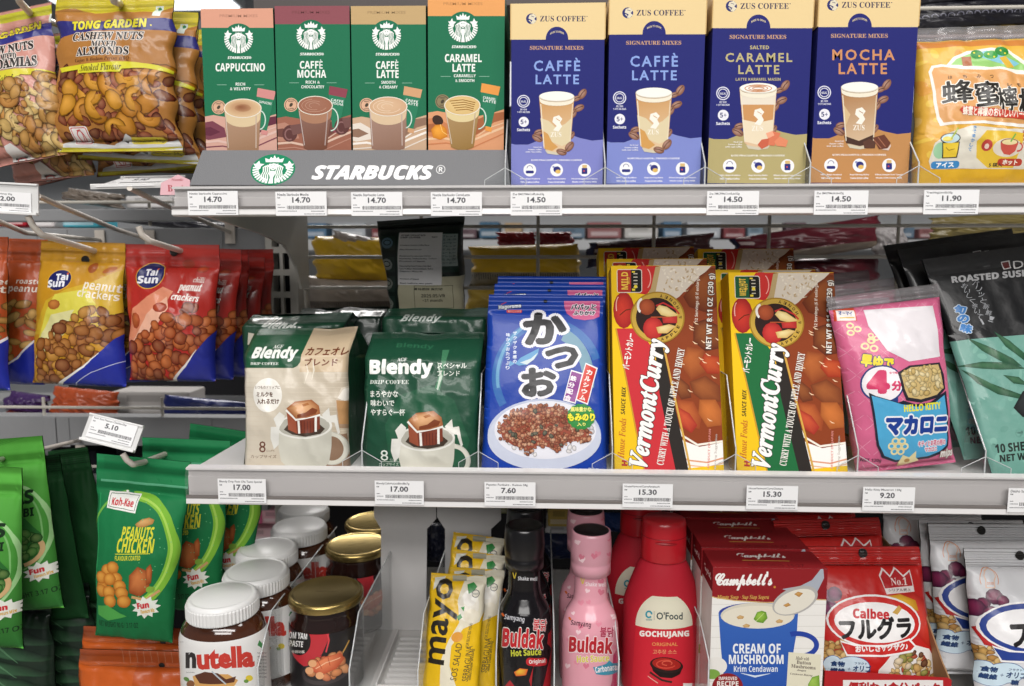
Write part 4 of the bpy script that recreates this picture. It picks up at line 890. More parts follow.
A.poly([(325, 436), (346, 434), (348, 470), (322, 470)], '#8A6E58'); mug(A, 304.5, 424.5, 1.0, '#D3D1C4')
A.T('8', 258.3, 265.3, 441.3, 452.6, '#6A3E2E', ''); A.T('カップサイズ', 250, 276, 455, 458.5, '#7A5C48', '', .01); A.T('CUPS', 266, 274, 450, 451.8, '#7A5C48', '')
SA = Art(); SA.rect(0, 0, 1, .8, '#1F5237'); SA.rect(.12, .5, .95, .78, '#E2DFD4'); 
for k in range(6): SA.rect(.2, .52+k*.04, .85, .53+k*.04, '#8C8A80', same=k > 0)
SA.rect(.25, .38, .6, .46, '#DDE4DC'); SA.rect(.33, .395, .52, .445, '#1F5237'); SA.rect(.35, .3, .55, .34, '#DDE4DC')
Q1 = [(243, 329), (351, 325), (348.5, 466.5), (246.5, 466)]
brick('beige coffee pouch with green logo panel, leftmost on the middle shelf', Q1, D0+.0245, D0+.040, .055, A, '#CFC4B0', '#1F5237', 'drip coffee pouches', 3, colfn=lambda u, v: np.where((v[:, None] > .8), np.where(u[:, None] > .55, np.array([lin('#C9B496')]), np.array([lin('#1F5237')])), np.array([lin('#CFC4B0')])), sideart=SA)
A = Art()   # green pouch
GC = '#1B4A35'; A.rect(355, 300, 490, 475, GC); A.poly([(440, 350), (447, 350), (444, 372), (440, 390), (434, 405), (428, 404), (436, 385), (441, 368)], '#3F7A58'); A.line([(437, 362), (441, 376), (434, 404)], [.4, 3, .4], '#B9CBB9')
A.poly([(385, 425), (400, 395), (430, 385), (455, 400), (470, 440), (462, 466), (390, 466)], '#22573D')
A.T('Blendy', 368.3, 432.5, 359, 378.5, '#EEF0EC', 'B', .035); A.T('AGF', 396.5, 406, 358, 361.4, '#EEF0EC', 'S'); A.T('DRIP COFFEE', 369, 408.6, 380, 384, '#DDE4DC', 'S')
A.T('スペシャル', 437, 466.5, 363, 368.6, '#E4E8E0', '', .02); A.T('ブレンド', 437, 460, 370.3, 376, '#E4E8E0', '', .02)
for i, (t, w) in enumerate((('まろやかな', 28.5), ('味わいで', 24.5), ('やすらぐ一杯', 35.5))): A.T(t, 370, 370+w, 390.6+i*9.1, 397.2+i*9.1, '#E6EAE2', '', .02)
A.T('8', 380.3, 388, 450, 461, '#E6EAE2', ''); A.T('カップサイズ', 378, 398, 463, 466.6, '#C9D4C8', '', .01); A.T('CUPS', 389.5, 397, 459, 461, '#C9D4C8', ''); A.rect(380, 461.8, 399, 462.3, '#C9D4C8')
mug(A, 426, 436.5, 1.03, '#D8D6C9')
A.T('Blendy', 392, 430, 343, 349, '#2E6A4C', 'B')
Q2 = [(358, 331), (476, 333), (479, 467), (364, 466.5)]
gp = brick('green special blend coffee pouch with a printed mug, front one of its column', Q2, D0+.0245, D0+.040, .055, A, GC, '#173F2D', 'drip coffee pouches', 9)
# the same pouches behind, tops showing, shade put into their darker greens and dimmed lettering
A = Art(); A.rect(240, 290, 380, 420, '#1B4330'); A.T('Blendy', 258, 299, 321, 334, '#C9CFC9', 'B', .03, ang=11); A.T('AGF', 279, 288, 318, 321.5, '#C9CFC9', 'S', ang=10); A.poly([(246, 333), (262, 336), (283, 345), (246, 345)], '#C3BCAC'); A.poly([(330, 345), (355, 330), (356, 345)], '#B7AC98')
brick('shade-toned green coffee pouch tilted behind the beige pouch, logo askew', [(250, 318), (352, 316), (350, 440), (247, 440)], D0+.085, D0+.085, .035, A, '#1B4330', '#173A2A', 'drip coffee pouches', 21, vb=.93)
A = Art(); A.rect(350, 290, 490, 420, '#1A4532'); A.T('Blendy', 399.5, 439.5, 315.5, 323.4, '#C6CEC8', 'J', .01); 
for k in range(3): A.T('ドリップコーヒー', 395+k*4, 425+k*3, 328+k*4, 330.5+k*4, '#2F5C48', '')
brick('shade-toned green coffee pouch standing behind the front green pouch', [(384, 309), (489, 311), (487, 440), (384, 440)], D0+.085, D0+.085, .035, A, '#1A4532', '#143526', 'drip coffee pouches', 22, vb=.93)
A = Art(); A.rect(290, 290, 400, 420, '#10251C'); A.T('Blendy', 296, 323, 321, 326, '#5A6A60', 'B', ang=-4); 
brick('shade-toned green coffee pouch between and behind the two front pouches', [(300, 312), (388, 309), (386, 430), (300, 430)], D0+.135, D0+.135, .03, A, '#10251C', '#0E1F18', 'drip coffee pouches', 23, vb=.93)
# tall pouch turned back to front with an import label
A = Art(); A.rect(365, 200, 485, 330, '#14201C'); A.rect(398, 235, 459.5, 275, '#17342A'); A.rect(400, 279, 464, 318, '#BDB99E'); A.rect(442, 236, 459, 269, '#9AA8A6')
for k in range(9): A.T(('ブレンド','ミルク','コーヒー')[k % 3], 443.5, 457.5, 237.5+k*3.4, 239.6+k*3.4, '#2A3A34', '', .02)
for i, (y, c) in enumerate(((238, '#6F8EA0'), (260, '#A9B4B0'), (279, '#8E958C'), (298, '#9DA69C'))):
    A.rect(380, y, 396.5, y+15, '#22332C'); A.shade([(388+6*math.cos(t*.6), y+7.5+6*math.sin(t*.6)) for t in range(11)], c, mixc(c, '#101010', .4)); A.ring(388, y+7, 4, 3, .9, '#1C2420')
A.rect(399.5, 234.5, 443.5, 287, '#E6E5E6')
for i, (y, w, t) in enumerate(((236.5, 25, 'AGF BLENDY CAFE AU LAIT BLEND'), (238.8, 20, 'DRIP COFFEE'), (247, 30, 'Ingredients: Roasted Coffee Beans'), (251.5, 22, 'Net Weight: 8 x 7g'), (258, 32, 'Manufactured by Ajinomoto AGF Inc'), (260.6, 38, 'Hatsudai, Shibuya-ku, Tokyo'), (263.2, 26, 'Product of Japan'), (268, 32, 'Imported by Food Trading Sdn Bhd'), (270.6, 34, 'Lot 9 Jalan Perusahaan Satu'), (273.2, 24, 'Selangor Malaysia'), (280.5, 20, 'Product of Japan'), (284.6, 34, 'Best before see pack'))): A.T(t, 401.5, 401.5+w*.98, y, y+1.7, '#3A3A3E', '', .03)
A.T('RM17', 433, 438.5, 238.5, 240.3, '#3A3A3E', 'B'); A.T('2025.05/VR', 423, 447, 295.5, 298.6, '#2C2C28', 'B'); A.T('+21 month', 424, 444, 300, 302.8, '#3A3A34', 'B'); A.T('賞味期限 開封前', 416, 445, 289.5, 292, '#3A3A34', '', .02); A.ring(0, 0, 1, 1, .1, '#000') if 0 else None
for a in ((416, 287.5, 455, 288), (416, 308.5, 455, 309), (416, 287.5, 416.5, 309), (454.5, 287.5, 455, 309)): A.rect(*a, '#5A5A4C', same=True)
Q = [(375, 219), (463, 218), (466, 318), (392, 318)]
pouch('coffee_pouch', 'dark coffee pouch turned back to front, white import label, behind the green pouches', 'coffee pouch', Q, D0+.175, D0+.165, A, .022, '#14201C', '#1C2A26', vs=(.0, .95), n=(18, 30), seed=31, group='drip coffee pouches', k=dict(BKS, wr=.001), names=('x', 'pouch', 'top_seal'))
# ---- blue rice topping packs
BU = '#163FA2'
A = Art(); A.rect(470, 270, 620, 480, BU); A.ring(548, 375, 56, 58, 8, '#2E68AE', n=44, a0=150, a1=340); A.ring(548, 375, 52, 58, 3, '#5E9CC4', n=40, a0=170, a1=260); A.ring(545, 377, 50, 55, 12, '#6E98AC', n=40, a0=-65, a1=8)
A.T('Hagoromo', 498.5, 521, 303.6, 307.8, '#EAF0F6', 'B', .03, ol=('#1B2C60', .8), ang=-4); A.line([(501, 303.3), (506, 301.4)], .7, '#D24A4A'); A.rect(506.5, 308.5, 522, 311.5, '#C7424A', r=1.2); A.T('おいしいのり', 508, 521, 309, 311, '#EBC9C4', '', .02)
A.poly([(564, 300), (600, 300), (600, 315), (594, 317.5), (585, 318.5), (574, 317), (567, 312), (564.5, 306)], '#D0608F'); A.T('パパッと', 571, 596, 303, 308.5, '#26203A', '', .05, ol=('#F0E8EE', .5)); A.T('ふりかけ', 573.5, 595.5, 309.6, 313.6, '#26203A', '', .05, ol=('#F0E8EE', .5))
for ch, b in (('か', (523, 567, 310.5, 342.5)), ('つ', (545, 579, 344, 366)), ('お', (521, 557, 364.5, 394))): A.T(ch, *b, '#1B1B1F', '', .055, ol=('#E9E8EE', 2.6), ang=-3)
for c_, t in enumerate(('ザクザク食感の', '味かつおたっぷり')):
    for i, ch in enumerate(t): A.T(ch, 512.8-c_*7, 516.8-c_*7, 329.5+i*4.6+c_*1.5, 333+i*4.6+c_*1.5, '#D6DFEC', '', .03)
A.poly([(515, 361), (521, 355), (531, 350), (539, 346), (538, 352), (534, 357), (527, 362), (519, 363)], '#5C9CCB'); A.poly([(520, 360), (531, 356), (538, 350), (534, 357), (527, 362)], '#C9D8DC'); A.poly([(515, 361), (509, 364), (510, 358)], '#5C9CCB')
A.poly([(571.5, 367), (583.5, 370.5), (575.5, 401), (563, 397.5)], '#F0EEF0'); A.poly([(572, 368.5), (582.4, 371.5), (575, 399.5), (564.4, 396.5)], '#8B3A8E'); A.poly([(586, 360), (598.5, 365), (588, 402), (575.5, 397)], '#F0EEF0'); A.poly([(586.5, 361.5), (597, 366), (587.4, 400.4), (577, 396)], '#D43B2E')
for i, ch in enumerate('鉄分配合'): A.T(ch, 570.5-i*1.9, 577-i*1.9, 373+i*6.4, 378.4+i*6.4, '#F1EAF0', '', .05, ang=14)
for i, ch in enumerate('カルシウム'): A.T(ch, 587-i*1.8, 593-i*1.8, 367+i*6.3, 372+i*6.3, '#F6EDE8', '', .05, ang=14)
A.ell(544, 433, 57, 37, '#BCC4DA', n=44); A.ell(544, 436, 57, 34, '#C9CFE0', n=44); A.ell(545, 428, 51, 30, '#E4E4EC', n=44)
blobs(A, [(500, 420), (515, 407), (545, 401), (575, 407), (593, 425), (590, 444), (565, 452), (530, 454), (505, 446)], ['#E8E7EC', '#D9D9E2', '#F0EFF2'], 60, 2, 3.2, 5)
r5 = random.Random(5); A.poly([(499, 424), (512, 411), (530, 404), (560, 404), (580, 416), (590, 430), (586, 438), (568, 440), (553, 447), (540, 443), (528, 449), (512, 443), (502, 436)], '#9A4A36')
blobs(A, [(496, 424), (510, 408), (530, 402), (560, 402), (570, 410), (582, 424), (592, 430), (588, 440), (570, 440), (556, 451), (540, 444), (528, 454), (515, 444), (500, 438)], ['#A3543E', '#8E4232', '#B8694E', '#C98A6C', '#7C3628', '#D6A183'], 420, 1.2, 2.4, 6)
blobs(A, [(505, 420), (530, 404), (560, 404), (585, 432), (560, 445), (510, 436)], ['#2F3A30', '#46504A', '#5A6058'], 14, 1.6, 2.8, 8)
P = [(581+14.5*(1-.07*(k % 2))*math.cos(k*math.pi/14), 414+13.5*(1-.07*(k % 2))*math.sin(k*math.pi/14)) for k in range(28)]; A.poly(P, '#2C8B3E'); A.T('風味豊かな', 570.5, 591.5, 404, 409, '#F0E97A', '', .04); A.T('もみのり', 567.5, 595, 410.4, 418.6, '#F4E93A', '', .07, ol=('#1F6A30', .6)); A.T('入り', 577, 585.5, 420, 423.6, '#F0E97A', '', .04)
A.T('ハゴロモフーズ株式会社 静岡市', 496, 545, 467.5, 470, '#AFC3E6', '', .01); A.T('28g', 588, 598.5, 467.4, 471, '#DCE4F4', 'B')
hk = dict(pinch=.01, side=.35, wr=.0007, low=.1, edge=.0006); Q = [(493, 299.5), (603.5, 299), (606, 471.6), (480.5, 471)]
Q = [(489, 295), (603, 295), (607, 472.5), (481, 472)]
fk = pouch('rice_topping_pack', 'blue rice topping pack with white bowl picture, front one of three', 'food pack', Q, D0+.016, D0+.05, A, .006, BU, vs=(.0, .9), n=(20, 40), film=M_foil, seal=M_foil, seed=41, k=hk, group='blue rice topping packs', names=('x', 'pouch', 'header'), hole=(.50, .963, .0018))
copy_thing(fk, M=shift(fk.matrix_world, .0035, .020, .0085), label='blue rice topping pack just behind the front one, its hang hole showing above', group='blue rice topping packs')
copy_thing(fk, M=shift(fk.matrix_world, .0055, .036, .015), label='blue rice topping pack at the back of the three, only its top rim showing', group='blue rice topping packs')
# ---- macaroni bags
PK = '#D5688F'
def mac_art(full=True):
    A = Art(); A.rect(815, 285, 965, 480, PK)
    for k in range(9):
        for j in range(8): x, y = 830+k*17+(j % 2)*8, 312+j*23; A.line([(x-7, y-7), (x+7, y+7)], .5, '#E39BB4', same=True); A.line([(x-7, y+7), (x+7, y-7)], .5, '#E39BB4', same=True)
    A.rect(837, 305, 858, 324, '#D2492C'); A.rect(839.5, 312, 857, 323.5, '#EFE7E2'); A.T('オーマイ', 841.5, 854.5, 312.8, 317.6, '#233C8C', '', .05, ang=6); A.rect(842, 319.5, 856, 321, '#D9B45A')
    def star(x, y, s=1, a=0):
        for q in range(3): A.ring(x+5*s*math.cos(a+q*2.1), y+5*s*math.sin(a+q*2.1), 4.2*s, 3.8*s, 1.9*s, '#E9D9A0', n=14, same=q > 0)
    star(853, 333, .9); star(868, 350, 1, .8); star(871, 343, .7)
    A.T('早ゆで', 859, 890, 361, 374, '#F0DC3C', '', .07, ol=('#233C7C', .8), ang=8)
    P = [(876+20*math.cos(t*.35), 389+17.5*math.sin(t*.35)) for t in range(18)]; A.ell(878.5, 389, 20.5, 18.5, '#233C7C'); A.poly([(880, 403), (893, 411), (893, 400)], '#233C7C'); A.ell(878.5, 389, 19, 17, '#F3EEF2'); A.T('4', 863.5, 885, 375.5, 399, '#D6406C', 'B', .06); A.T('分', 886.5, 897, 386, 396, '#D6406C', '', .06); A.T('ゆで時間', 885, 895, 377, 379.6, '#D6406C', '', .03)
    # clear window with pasta, then the blue panel
    A.poly([(893, 378), (905, 371), (938, 368), (942, 380), (944.5, 394), (936, 402), (916, 407), (901, 405), (897, 395)], '#2A2630'); A.poly([(896, 379), (906, 373), (936, 370), (939, 380), (942, 393), (934, 399.5), (916, 404), (903, 402), (899.5, 394)], '#CDB277')
    blobs(A, [(898, 379), (907, 374), (935, 371), (938, 380), (940, 392), (932, 398), (916, 402), (904, 400)], ['#E3CD94', '#D9C080', '#CBAE6A', '#EAD9A8'], 40, 2.2, 4, 11, asp=(.6, .8))
    A.poly([(866, 398), (872, 401), (893, 407), (898, 405), (910, 408.5), (925, 407), (945, 396), (951, 440), (950, 448), (942, 455), (930, 459), (896, 463), (882, 459), (876, 448), (871, 425)], '#202636'); A.poly([(868.5, 401), (880, 404), (896, 408.5), (912, 411), (928, 409), (943, 400), (949, 440), (948, 447), (940, 453), (928, 457), (896, 461), (884, 457), (878, 447), (873, 425)], '#4FA8D4')
    A.T('HELLO KITTY', 898.5, 938, 407.8, 414.6, '#E6E23C', 'B', .03, ang=-4.5); A.T('マカロニ', 882, 948, 418.5, 437, '#1E3F94', '', .075, ol=('#F1F2F6', 1.6), ang=-2)
    A.T('キティとお花の形の', 915.5, 946.5, 442, 447.4, '#C8406E', '', .035, ol=('#F0EEF2', .7), ang=-4); A.T('マカロニ', 923.5, 937, 448.4, 452.4, '#C8406E', '', .035, ol=('#F0EEF2', .7), ang=-4)
    for q in range(7): a = q*1.047; x, y = (896+6.3*math.cos(a), 452-4+5.6*math.sin(a)) if q < 6 else (896, 448); A.ring(x, y, 3.6, 3.4, 1.7, '#E9DDA6', n=14, same=q > 0)
    A.poly([(899, 463), (902, 456), (908, 458), (914, 452), (915, 458), (920, 461), (914, 463), (908, 466), (902, 467)], '#E9DDA6'); A.ell(907, 461, 2.4, 1.8, '#B98E50'); A.T('mips', 941.5, 957, 450, 459.5, '#E3E0DA', 'J', .04, ol=('#8A4A3C', .5), ang=-6); A.T('NET 120g', 863, 882, 460, 464, '#4A3040', 'B')
    A.poly([(866, 312), (936, 308), (940, 362), (905, 367), (884, 356), (868, 330)], '#E4DFE3')   # plain panel where the bag has its picture
    return A
MA = mac_art()
Q = [(822, 290), (935, 292), (956, 468), (856, 468)]
mk = dict(pinch=.02, side=.45, wr=.0014, low=.3, edge=.002)
mcl = lambda u, v: np.tile(np.array([lin(PK)]), (len(u), 1))
clearseal = clear_mat('clear_film', '#E6E0E4', .8, .18, .15)
mac = pouch('macaroni_bag', 'pink macaroni bag with blue panel and pasta window, front one', 'food bag', Q, D0+.028, D0+.045, MA, .017, PK, '#C9B0A8', vs=(.025, .925), n=(20, 40), seed=51, k=mk, group='pink macaroni bags', seal=M_crimp, sealcols=(None, None, '#B98E9A'))
copy_thing(mac, M=shift(mac.matrix_world, -.006, .062, .004), label='pink macaroni bag behind the front one, its upper half in shade', group='pink macaroni bags')
copy_thing(mac, M=shift(mac.matrix_world, -.012, .10, .011), label='pink macaroni bag at the back, only its clear top showing', group='pink macaroni bags')
# ---- seaweed packs
A = Art(); A.rect(890, 230, 1100, 480, '#1B1C1E'); A.poly([(1003, 265), (1012, 263), (1014, 273), (1006, 275)], '#C9C9C9'); A.poly([(1004, 266), (1011, 264.5), (1013, 272), (1007, 274)], '#5E2424'); A.T('Daisho', 1016, 1060, 262, 272, '#C9C9C9', '', ang=-6)
A.T('ROASTED SUSHI NORI', 954, 1066, 277, 285.6, '#A9AAAC', 'B', .03, ang=-4.5, sk=0)
for i, ch in enumerate('パリッと新鮮！'): A.T(ch, 975+i*2.6, 981+i*2.6, 288+i*7, 294+i*7, '#A8ABB0', '', .0, ang=18)
for i, ch in enumerate('おいしく巻いて、'): A.T(ch, 964+i*2.5, 970+i*2.5, 291+i*6, 296.6+i*6, '#A8ABB0', '', .0, ang=18)
for i, ch in enumerate('旬の味'): A.T(ch, 956.5+i*3.5, 968.5+i*3.5, 316.5+i*10.6, 326+i*10.6, '#2E7CC4', '', .06, ol=('#C4D4E2', .7), ang=12)
A.poly([(955, 356), (975, 354), (1000, 352), (1040, 349), (1100, 345), (1100, 480), (985, 480), (975, 430)], '#6C9F92'); 
r6 = random.Random(4)
for k in range(60): x, y = r6.uniform(975, 1060), r6.uniform(360, 465); A.ell(x, y, r6.uniform(2, 6), r6.uniform(1.5, 4), r6.choice(('#72A598', '#66998C', '#7AAD9E')), rot=r6.uniform(0, 180), n=8, same=k % 12 > 0)
for p in ([(969, 352), (992, 362), (1015, 374), (1024, 382), (1005, 378), (985, 366)], [(996, 346), (1012, 356), (1030, 372), (1026, 376), (1008, 362)], [(962, 381), (985, 377), (1010, 378), (1028, 384), (1005, 385), (985, 384)], [(966, 384), (985, 394), (1005, 404), (1028, 410), (1026, 413), (1000, 408), (980, 398)], [(1005, 390), (1020, 392), (1030, 400), (1015, 398)]): A.shade(p, '#3D6B4A', '#1F4A34')
A.shade([(1015, 420), (1024, 405), (1040, 402), (1045, 425), (1024, 428)], '#2A2F30', '#101214'); A.T('10 SHEETS', 997, 1040, 449, 456.4, '#18241F', 'B', .02, ang=-6); A.T('NET WT 25g', 1001, 1046, 457.5, 465, '#18241F', 'B', .02, ang=-6)
Q = [(921, 258), (1060, 243), (1106, 468), (993, 476)]
nori = pouch('seaweed_pack', 'black and pale green roasted seaweed pack, front one at the right edge', 'food pack', Q, D0+.016, D0+.07, A, .005, '#1B1C1E', vs=(.0, .93), n=(18, 36), seed=61, k=dict(pinch=.01, side=.4, wr=.0009, low=.2, edge=.001), group='seaweed packs', names=('x', 'pouch', 'top_seal'))
copy_thing(nori, M=shift(nori.matrix_world, -.011, .022, .009), label='black seaweed pack just behind the front one', group='seaweed packs')
copy_thing(nori, M=shift(nori.matrix_world, -.012, .045, .013), label='black seaweed pack at the back, clear crumpled top showing', group='seaweed packs')
# ================================================================ lowest shelf: jars, bottles, soup and cereal
M_glassd = mat('dark_glass', rough=.08, coat=.8, spec=.6); M_gold = mat('gold_lid', rough=.25, metal=.85, bump=.05, bscale=60); M_lid = mat('white_lid_plastic', rough=.35, bump=.03, bscale=120); M_label = mat('jar_label', rough=.4, coat=.2)
def prof_surf(rfun, z0, z1, amax, cx=0, off=.0004, sy=1.):
    """label area on a turned body: u runs over -amax..amax (radians, 0 faces the aisle)"""
    def fn(u, v):
        a = (np.asarray(u, float)*2-1)*amax; z = z0+(z1-z0)*np.asarray(v, float); r = rfun(z)+off
        return r*np.sin(a), -r*np.cos(a)*sy, z
    return fn
def jar_map(loc, rot, rfun, z0, z1, amax, sy=1.):
    """photo position -> label (u,v), by meeting the camera ray with the turned surface"""
    R = Matrix.Rotation(-rot, 3, 'Z'); o = R@(Vector((0, 0, CAMZ))-Vector(loc))
    def f(V):
        out = []
        for px, py in V:
            d = R@(CM@Vector(((px-W_/2)/F_, (H_/2-py)/F_, -1))); z = (z0+z1)/2
            for _ in range(5):
                r = float(rfun(z)); A_ = d.x*d.x+(d.y/sy)**2; B_ = 2*(o.x*d.x+o.y*d.y/sy/sy); C_ = o.x*o.x+(o.y/sy)**2-r*r; D_ = B_*B_-4*A_*C_
                if D_ < 0: 
                    t = -B_/(2*A_); break
                t = (-B_-math.sqrt(D_))/(2*A_); z = o.z+d.z*t
            x, y = o.x+d.x*t, o.y+d.y*t; z = o.z+d.z*t
            out.append(((math.atan2(x, -y/sy)/amax+1)/2, (z-z0)/(z1-z0)))
        return np.array(out)
    return f
def rprof(P):
    z = np.array([p[1] for p in P]); r = np.array([p[0] for p in P]); return lambda q: np.interp(q, z, r)
def ridged(mb, r, z0, z1, n, d, col, mt, cap_r=.9):
    V = []; seg = n*2
    for z in (z0, z0+.0008, z1-.0012, z1):
        for i in range(seg): rr = r-(d if i % 2 else 0)-(d*1.5 if z in (z0, z1) else 0); a = 2*math.pi*i/seg; V.append((rr*math.cos(a), rr*math.sin(a), z))
    mb.add(V, [(k*seg+i, k*seg+(i+1) % seg, (k+1)*seg+(i+1) % seg, (k+1)*seg+i) for k in range(3) for i in range(seg)], col, mt)
# -- spread jars
PJ = [(.029, 0), (.0355, .002), (.0375, .006), (.0382, .02), (.0378, .05), (.0380, .066), (.0376, .074), (.0345, .084), (.0305, .0895), (.0282, .0915), (.0278, .097)]
rj = rprof(PJ); JZ = ZB; jloc = pz(222.5, 594, JZ+.1085); jloc = Vector((jloc.x, jloc.y, JZ))
jar = thing('spread_jar', 'brown chocolate spread jar with white lid, front one of its row', 'jar', jloc, 'chocolate spread jars'); mb = MB(); mb.lathe([(.0005, .0002)]+PJ, '#4A2716', M_glassd, 64, cap=False, sy=.76); mb.obj('glass_body', jar)
A = Art(); A.rect(150, 630, 300, 760, '#E9E8E6')
A.T('n', 186, 196.5, 652, 668, '#2A2526', '', .05); A.T('utella', 197, 254, 646.5, 668.5, '#C9392E', '', .05, ol=None, sk=.0, ang=-3)
A.poly([(193, 676), (205, 672), (228, 674), (238, 680), (234, 686), (196, 688)], '#D8A45E'); A.poly([(195, 675), (205, 671.5), (218, 673), (226, 679), (236, 676), (234, 682), (200, 683)], '#5A3020'); A.line([(212, 671), (226, 684)], 1.4, '#B9C4CC'); A.ell(191, 684, 4, 4, '#8B5A36'); A.ell(187, 679, 3, 2, '#5C8A3C', rot=30); A.ell(249, 678, 3.6, 3, '#E3CB3A'); A.ell(246, 681, 2.4, 1.8, '#6C9A40')
A.poly([(259, 640), (263, 645), (261, 648), (257, 645)], '#3E8A4C'); 
for k in range(8): A.T(('hazelnut spread','with cocoa','350g ingredients')[k % 3], 257, 266, 652+k*3.4, 653.8+k*3.4, '#6A6A6E', '', .02)
A.T('Spread with hazelnuts', 186.5, 195, 671.5, 673, '#6A6A6E', ''); A.T('Ferrero', 180, 184, 641, 642.4, '#8A8A8E', '')
am = 1.75; s = Surf(prof_surf(rj, .014, .0795, am, sy=.76), 40, 10); mb = MB(); s.base(mb, '#E9E8E6', M_label); s.lay(mb, A, jar_map(jloc, 0, rj, .014, .0795, am, .76), M_label); mb.obj('label', jar)
mb = MB(); ridged(mb, .0302, .0925, .1045, 60, .0006, '#E6E6E5', M_lid); mb.lathe([(.0296, .0925), (.0284, .0925)], '#E6E6E5', M_lid, 48, cap=False); mb.lathe([(.0293, .1045), (.0288, .1062), (.0272, .1078), (.0258, .1082), (.0250, .1076), (.0243, .1080), (.0001, .1083)], '#EBEBEA', M_lid, 64, cap=False); mb.obj('lid', jar)
for px, py, lb in ((256, 569, 'second spread jar in the white-lidded row, partly behind the front jar'), (267, 546.5, 'third spread jar from the front in the white-lidded row'), (299, 524, 'fourth spread jar from the front, beside the rearmost'), (303, 507, 'rearmost spread jar, its white lid right under the shelf edge')):
    q = pz(px, py, JZ+.1085); copy_thing(jar, M=Matrix.Translation((q.x, q.y, JZ))@Matrix.Rotation(.12*((px*7) % 3-1), 4, 'Z'), label=lb, group='chocolate spread jars')
# -- paste jars with gold lids
PY_ = [(.026, 0), (.0325, .002), (.034, .006), (.034, .064), (.0333, .0705), (.031, .0745), (.0315, .077), (.0308, .079), (.0302, .081), (.0302, .085)]
ry_ = rprof(PY_); hy = .0905; q = pz(326, 590, ZB+hy); yl = Vector((q.x, q.y, ZB))
yj = thing('paste_jar', 'dark paste jar with gold lid and black label, front one of three', 'jar', yl, 'gold-lidded paste jars'); mb = MB(); mb.lathe([(.0005, .0002)]+PY_, '#231310', M_glassd, 56, cap=False); mb.obj('glass_body', yj)
A = Art(); A.rect(270, 610, 380, 740, '#1D1A1C'); A.poly([(289, 628), (292, 645), (300, 658), (312, 661), (322, 654), (328, 640), (330, 628)], '#C02F38'); A.poly([(290, 640), (294, 656), (304, 666), (316, 664), (322, 655), (312, 658), (300, 655)], '#C02F38'); A.line([(326, 628), (329, 640), (326, 652)], 1.6, '#D6434A'); A.ell(300, 641, 11, 14, '#1B1819')
A.T('TOM YAM', 287, 307.5, 632, 638.5, '#EDECEA', 'B', .01, ang=4); A.T('PASTE', 290, 303.5, 640.5, 646.5, '#EDECEA', 'B', .01, ang=5); A.rect(293, 625.5, 301, 628, '#6C9AC6'); A.T('冬阴功酱', 292, 305, 650, 653, '#D6D0C8', '', .02)
A.line([(341, 655), (349, 640)], 1.2, '#C79A4A'); A.ell(326, 671, 24, 13, '#3A3234', rot=-12); A.ell(326.5, 669, 22, 11, '#171416', rot=-12)
blobs(A, [(308, 664), (322, 656), (340, 655), (348, 661), (344, 672), (330, 678), (312, 676)], ['#D9764A', '#C95A3A', '#E39A66', '#DE8852'], 26, 3, 5.5, 3); A.shade([(312, 664), (326, 656), (340, 652), (344, 658), (336, 668), (322, 674), (312, 670)], '#E88A5C', '#C4502E'); A.line([(316, 668), (326, 662), (340, 657)], .8, '#F6C8A0'); A.line([(318, 660), (322, 668)], .7, '#B84A2C'); A.line([(328, 657), (330, 665)], .7, '#B84A2C')
for x, y in ((313, 663), (310, 670), (320, 675)): A.ell(x, y, 4, 3.6, '#E4A878')
am = 1.5; s = Surf(prof_surf(ry_, .006, .0650, am), 34, 8); mb = MB(); s.base(mb, '#1D1A1C', M_label); s.lay(mb, A, jar_map(yl, 0, ry_, .006, .0650, am), M_label); mb.obj('label', yj)
mb = MB(); mb.lathe([(.0318, .0820), (.0338, .0820), (.0345, .0830), (.0345, .0868), (.0342, .0888), (.0328, .0900), (.0310, .0905), (.0300, .0898), (.0280, .0892), (.0001, .0893)], '#A8925A', M_gold, 64, cap=False)
B = Art()
for k in range(9): B.T('0831 27/05 2026 A'[k*2:k*2+2], -.009+k*.0021, -.0073+k*.0021, -.001, .0012, '#7A6838', '')
sl = Surf(lambda u, v: ((u-.5)*.04, (v-.5)*.04, .08935+u*0), 1, 1); sl.lay(mb, B, lambda V: (V/np.array([.04, -.04]))+.5, M_gold); mb.obj('lid', yj)
for px, py, lb in ((357, 543, 'gold-lidded paste jar in the middle of its row'), (374, 520, 'rearmost gold-lidded paste jar beside the grey board')): q = pz(px, py, ZB+hy); copy_thing(yj, M=Matrix.Translation((q.x, q.y, ZB))@Matrix.Rotation(.4, 4, 'Z'), label=lb, group='gold-lidded paste jars')
# -- grey die-cut boards hanging behind the empty lane, slotted tray
for (pts, lb) in (([(374, 500), (436, 500), (436, 519), (427, 529), (426, 624), (437, 640), (381, 640), (381, 529), (374, 517)], 'pale grey die-cut board with notched sides behind the empty lane'), ([(437, 500), (501, 500), (501, 520), (491, 529), (491, 600), (445, 600), (445, 529), (437, 517)], 'pale grey die-cut board with notched sides behind the mayonnaise packs')):
    P = [pw(x, y, .735) for x, y in pts]; c = pw((pts[0][0]+pts[1][0])/2, 620, .735); mb = MB(); mb.prism([(p.x-c.x, max(p.z, ZB+.0005)-ZB) for p in P], 0, .002, 'y', '#fff', mat('grey_board', col='#CBC9C8', rough=.6, bump=.04, vary=.03)); mb.obj('grey_board', None, lb, 'board', None, loc=(c.x, .735, ZB))
q = pz(412, 690, ZB); t = thing('slotted_tray', 'translucent white slotted tray lying in the empty lane of the lowest shelf', 'tray', (q.x, q.y-.01, ZB+.0003)); m = MB(); Mt = mat('tray_plastic', col='#D2D0CE', rough=.3, coat=.3)
